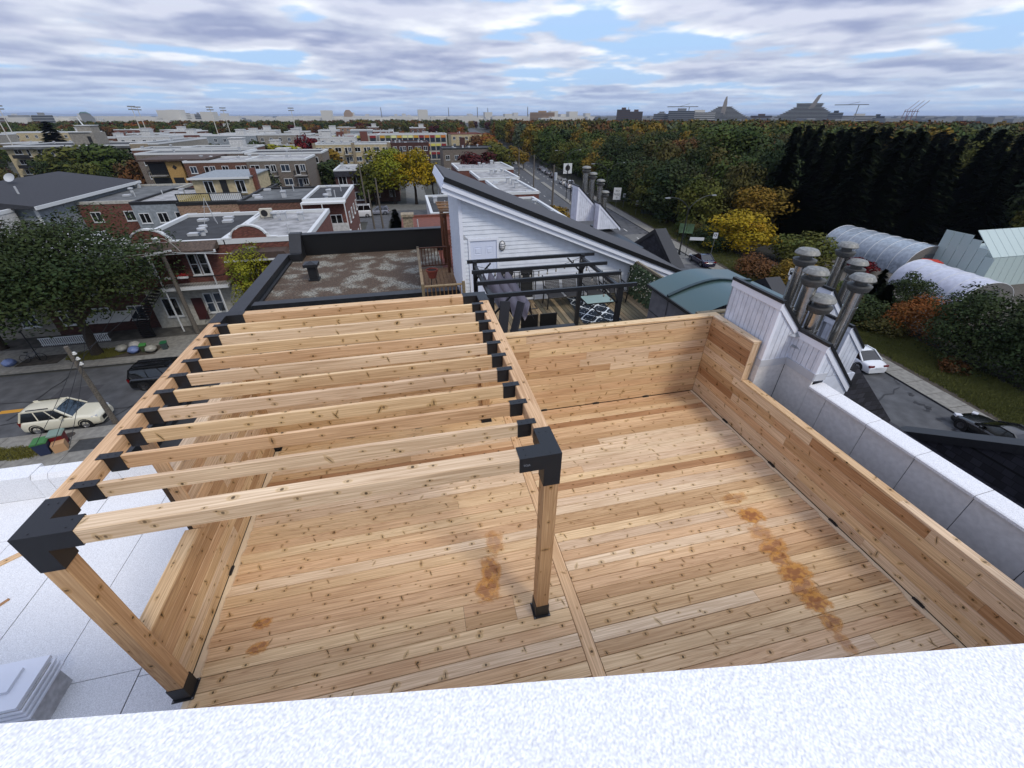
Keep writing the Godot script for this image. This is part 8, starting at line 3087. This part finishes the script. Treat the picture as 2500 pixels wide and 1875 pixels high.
	bicycle("bicycle locked to a thin post on the far verge at the left", V(-31.2, G + 0.1, -37.0), 0.1)
	var bpst := MB.new()
	bpst.tube(V(0, 0, 0), V(0, 2.6, 0), 0.04, 0.04, 6)
	tag(put("thin_post", bpst, M.black_trim, null, at3(V(-31.0, G + 0.1, -37.2))), "thin dark post beside the locked bicycle", "post")
	mb = MB.new()
	mb.lathe([Vector2(0.32, 0), Vector2(0.32, 0.012), Vector2(0, 0.014)], Vector3.ZERO, 20)
	tag(put("manhole_cover", mb, mat("rusty_iron", Color(0.22, 0.19, 0.16), 0.8), null, at3(V(-22.5, G + 0.135, -25.5))), "round iron manhole cover in the pavement by the cream white car", "manhole")
	# balcony railing glimpsed below the white roof's edge
	var rl := thing("iron_railing", "black iron railing with potted plants just below the white roof edge", "railing", V(-12.5, G + 3.0, -10.8))
	mb = MB.new()
	mb.tube(V(-4, 1, 0), V(2.4, 1, 0), 0.03, 0.03, 6)
	for k in 32: mb.tube(V(-4 + 0.2 * k, 0, 0), V(-4 + 0.2 * k, 1, 0), 0.012, 0.012, 4, false)
	put("rail", mb, M.rail, rl)

func wheel_bin(label: String, at: Vector3, c: Color, lid: Color, s := 1.0) -> void:
	var b := thing("wheeled_bin", label, "bin", at, 0.3, "bins put out on the verges")
	var mb := MB.new()
	var lo := [V(-0.24, 0.04, 0.26), V(0.24, 0.04, 0.26), V(0.24, 0.04, -0.26), V(-0.24, 0.04, -0.26)]
	var hi := [V(-0.32, 0.85, 0.34), V(0.32, 0.85, 0.34), V(0.32, 0.85, -0.34), V(-0.32, 0.85, -0.34)]
	for k in 4: mb.quad(lo[k] * s, lo[(k + 1) % 4] * s, hi[(k + 1) % 4] * s, hi[k] * s)
	put("tub", mb, mat("bin_" + c.to_html(false), c, 0.55), b)
	mb = MB.new()
	mb.prism(PackedVector2Array([Vector2(-0.36 * s, 0.85 * s), Vector2(0.36 * s, 0.85 * s), Vector2(0.3 * s, 0.93 * s), Vector2(-0.3 * s, 0.96 * s)]), 0.76 * s, at3(V(0, 0, -0.38 * s)))
	put("lid", mb, mat("lid_" + lid.to_html(false), lid, 0.5), b)
	for x in [-0.24, 0.24]:
		mb = MB.new()
		mb.tube(V(x * s - 0.03, 0.1 * s, -0.28 * s), V(x * s + 0.03, 0.1 * s, -0.28 * s), 0.1 * s, 0.1 * s, 12)
		put("wheel", mb, mat("tyre", Color.BLACK), b)

func bicycle(label: String, at: Vector3, turn: float) -> void:
	var b := thing("bicycle", label, "bicycle", at, turn)
	for x in [-0.52, 0.52]:
		var mb := MB.new()
		var pts := []
		for k in 21: pts.append(V(x + cos(TAU * k / 20) * 0.33, 0.34 + sin(TAU * k / 20) * 0.33, 0))
		mb.path(pts, 0.02, 5)
		for k in 8: mb.tube(V(x, 0.34, 0), pts[int(k * 2.5)], 0.004, 0.004, 3, false)
		put("wheel", mb, mat("tyre", Color.BLACK), b)
	var mb := MB.new()
	for q in [[V(-0.52, 0.34, 0), V(-0.12, 0.3, 0)], [V(-0.12, 0.3, 0), V(-0.22, 0.84, 0)], [V(-0.52, 0.34, 0), V(-0.2, 0.72, 0)], [V(-0.2, 0.74, 0), V(0.38, 0.78, 0)], [V(-0.12, 0.3, 0), V(0.4, 0.7, 0)], [V(0.36, 0.9, 0), V(0.52, 0.34, 0)]]:
		mb.tube(q[0], q[1], 0.02, 0.02, 6)
	put("frame", mb, mat("bike_grey", Color(0.3, 0.31, 0.33), 0.4, 0.4), b)
	mb = MB.new()
	mb.box(V(-0.34, 0.84, -0.06), V(-0.1, 0.89, 0.06))
	put("saddle", mb, M.black_trim, b)
	mb = MB.new()
	mb.tube(V(0.36, 0.95, -0.28), V(0.36, 0.95, 0.28), 0.016, 0.016, 6)
	put("handlebar", mb, M.black_trim, b)
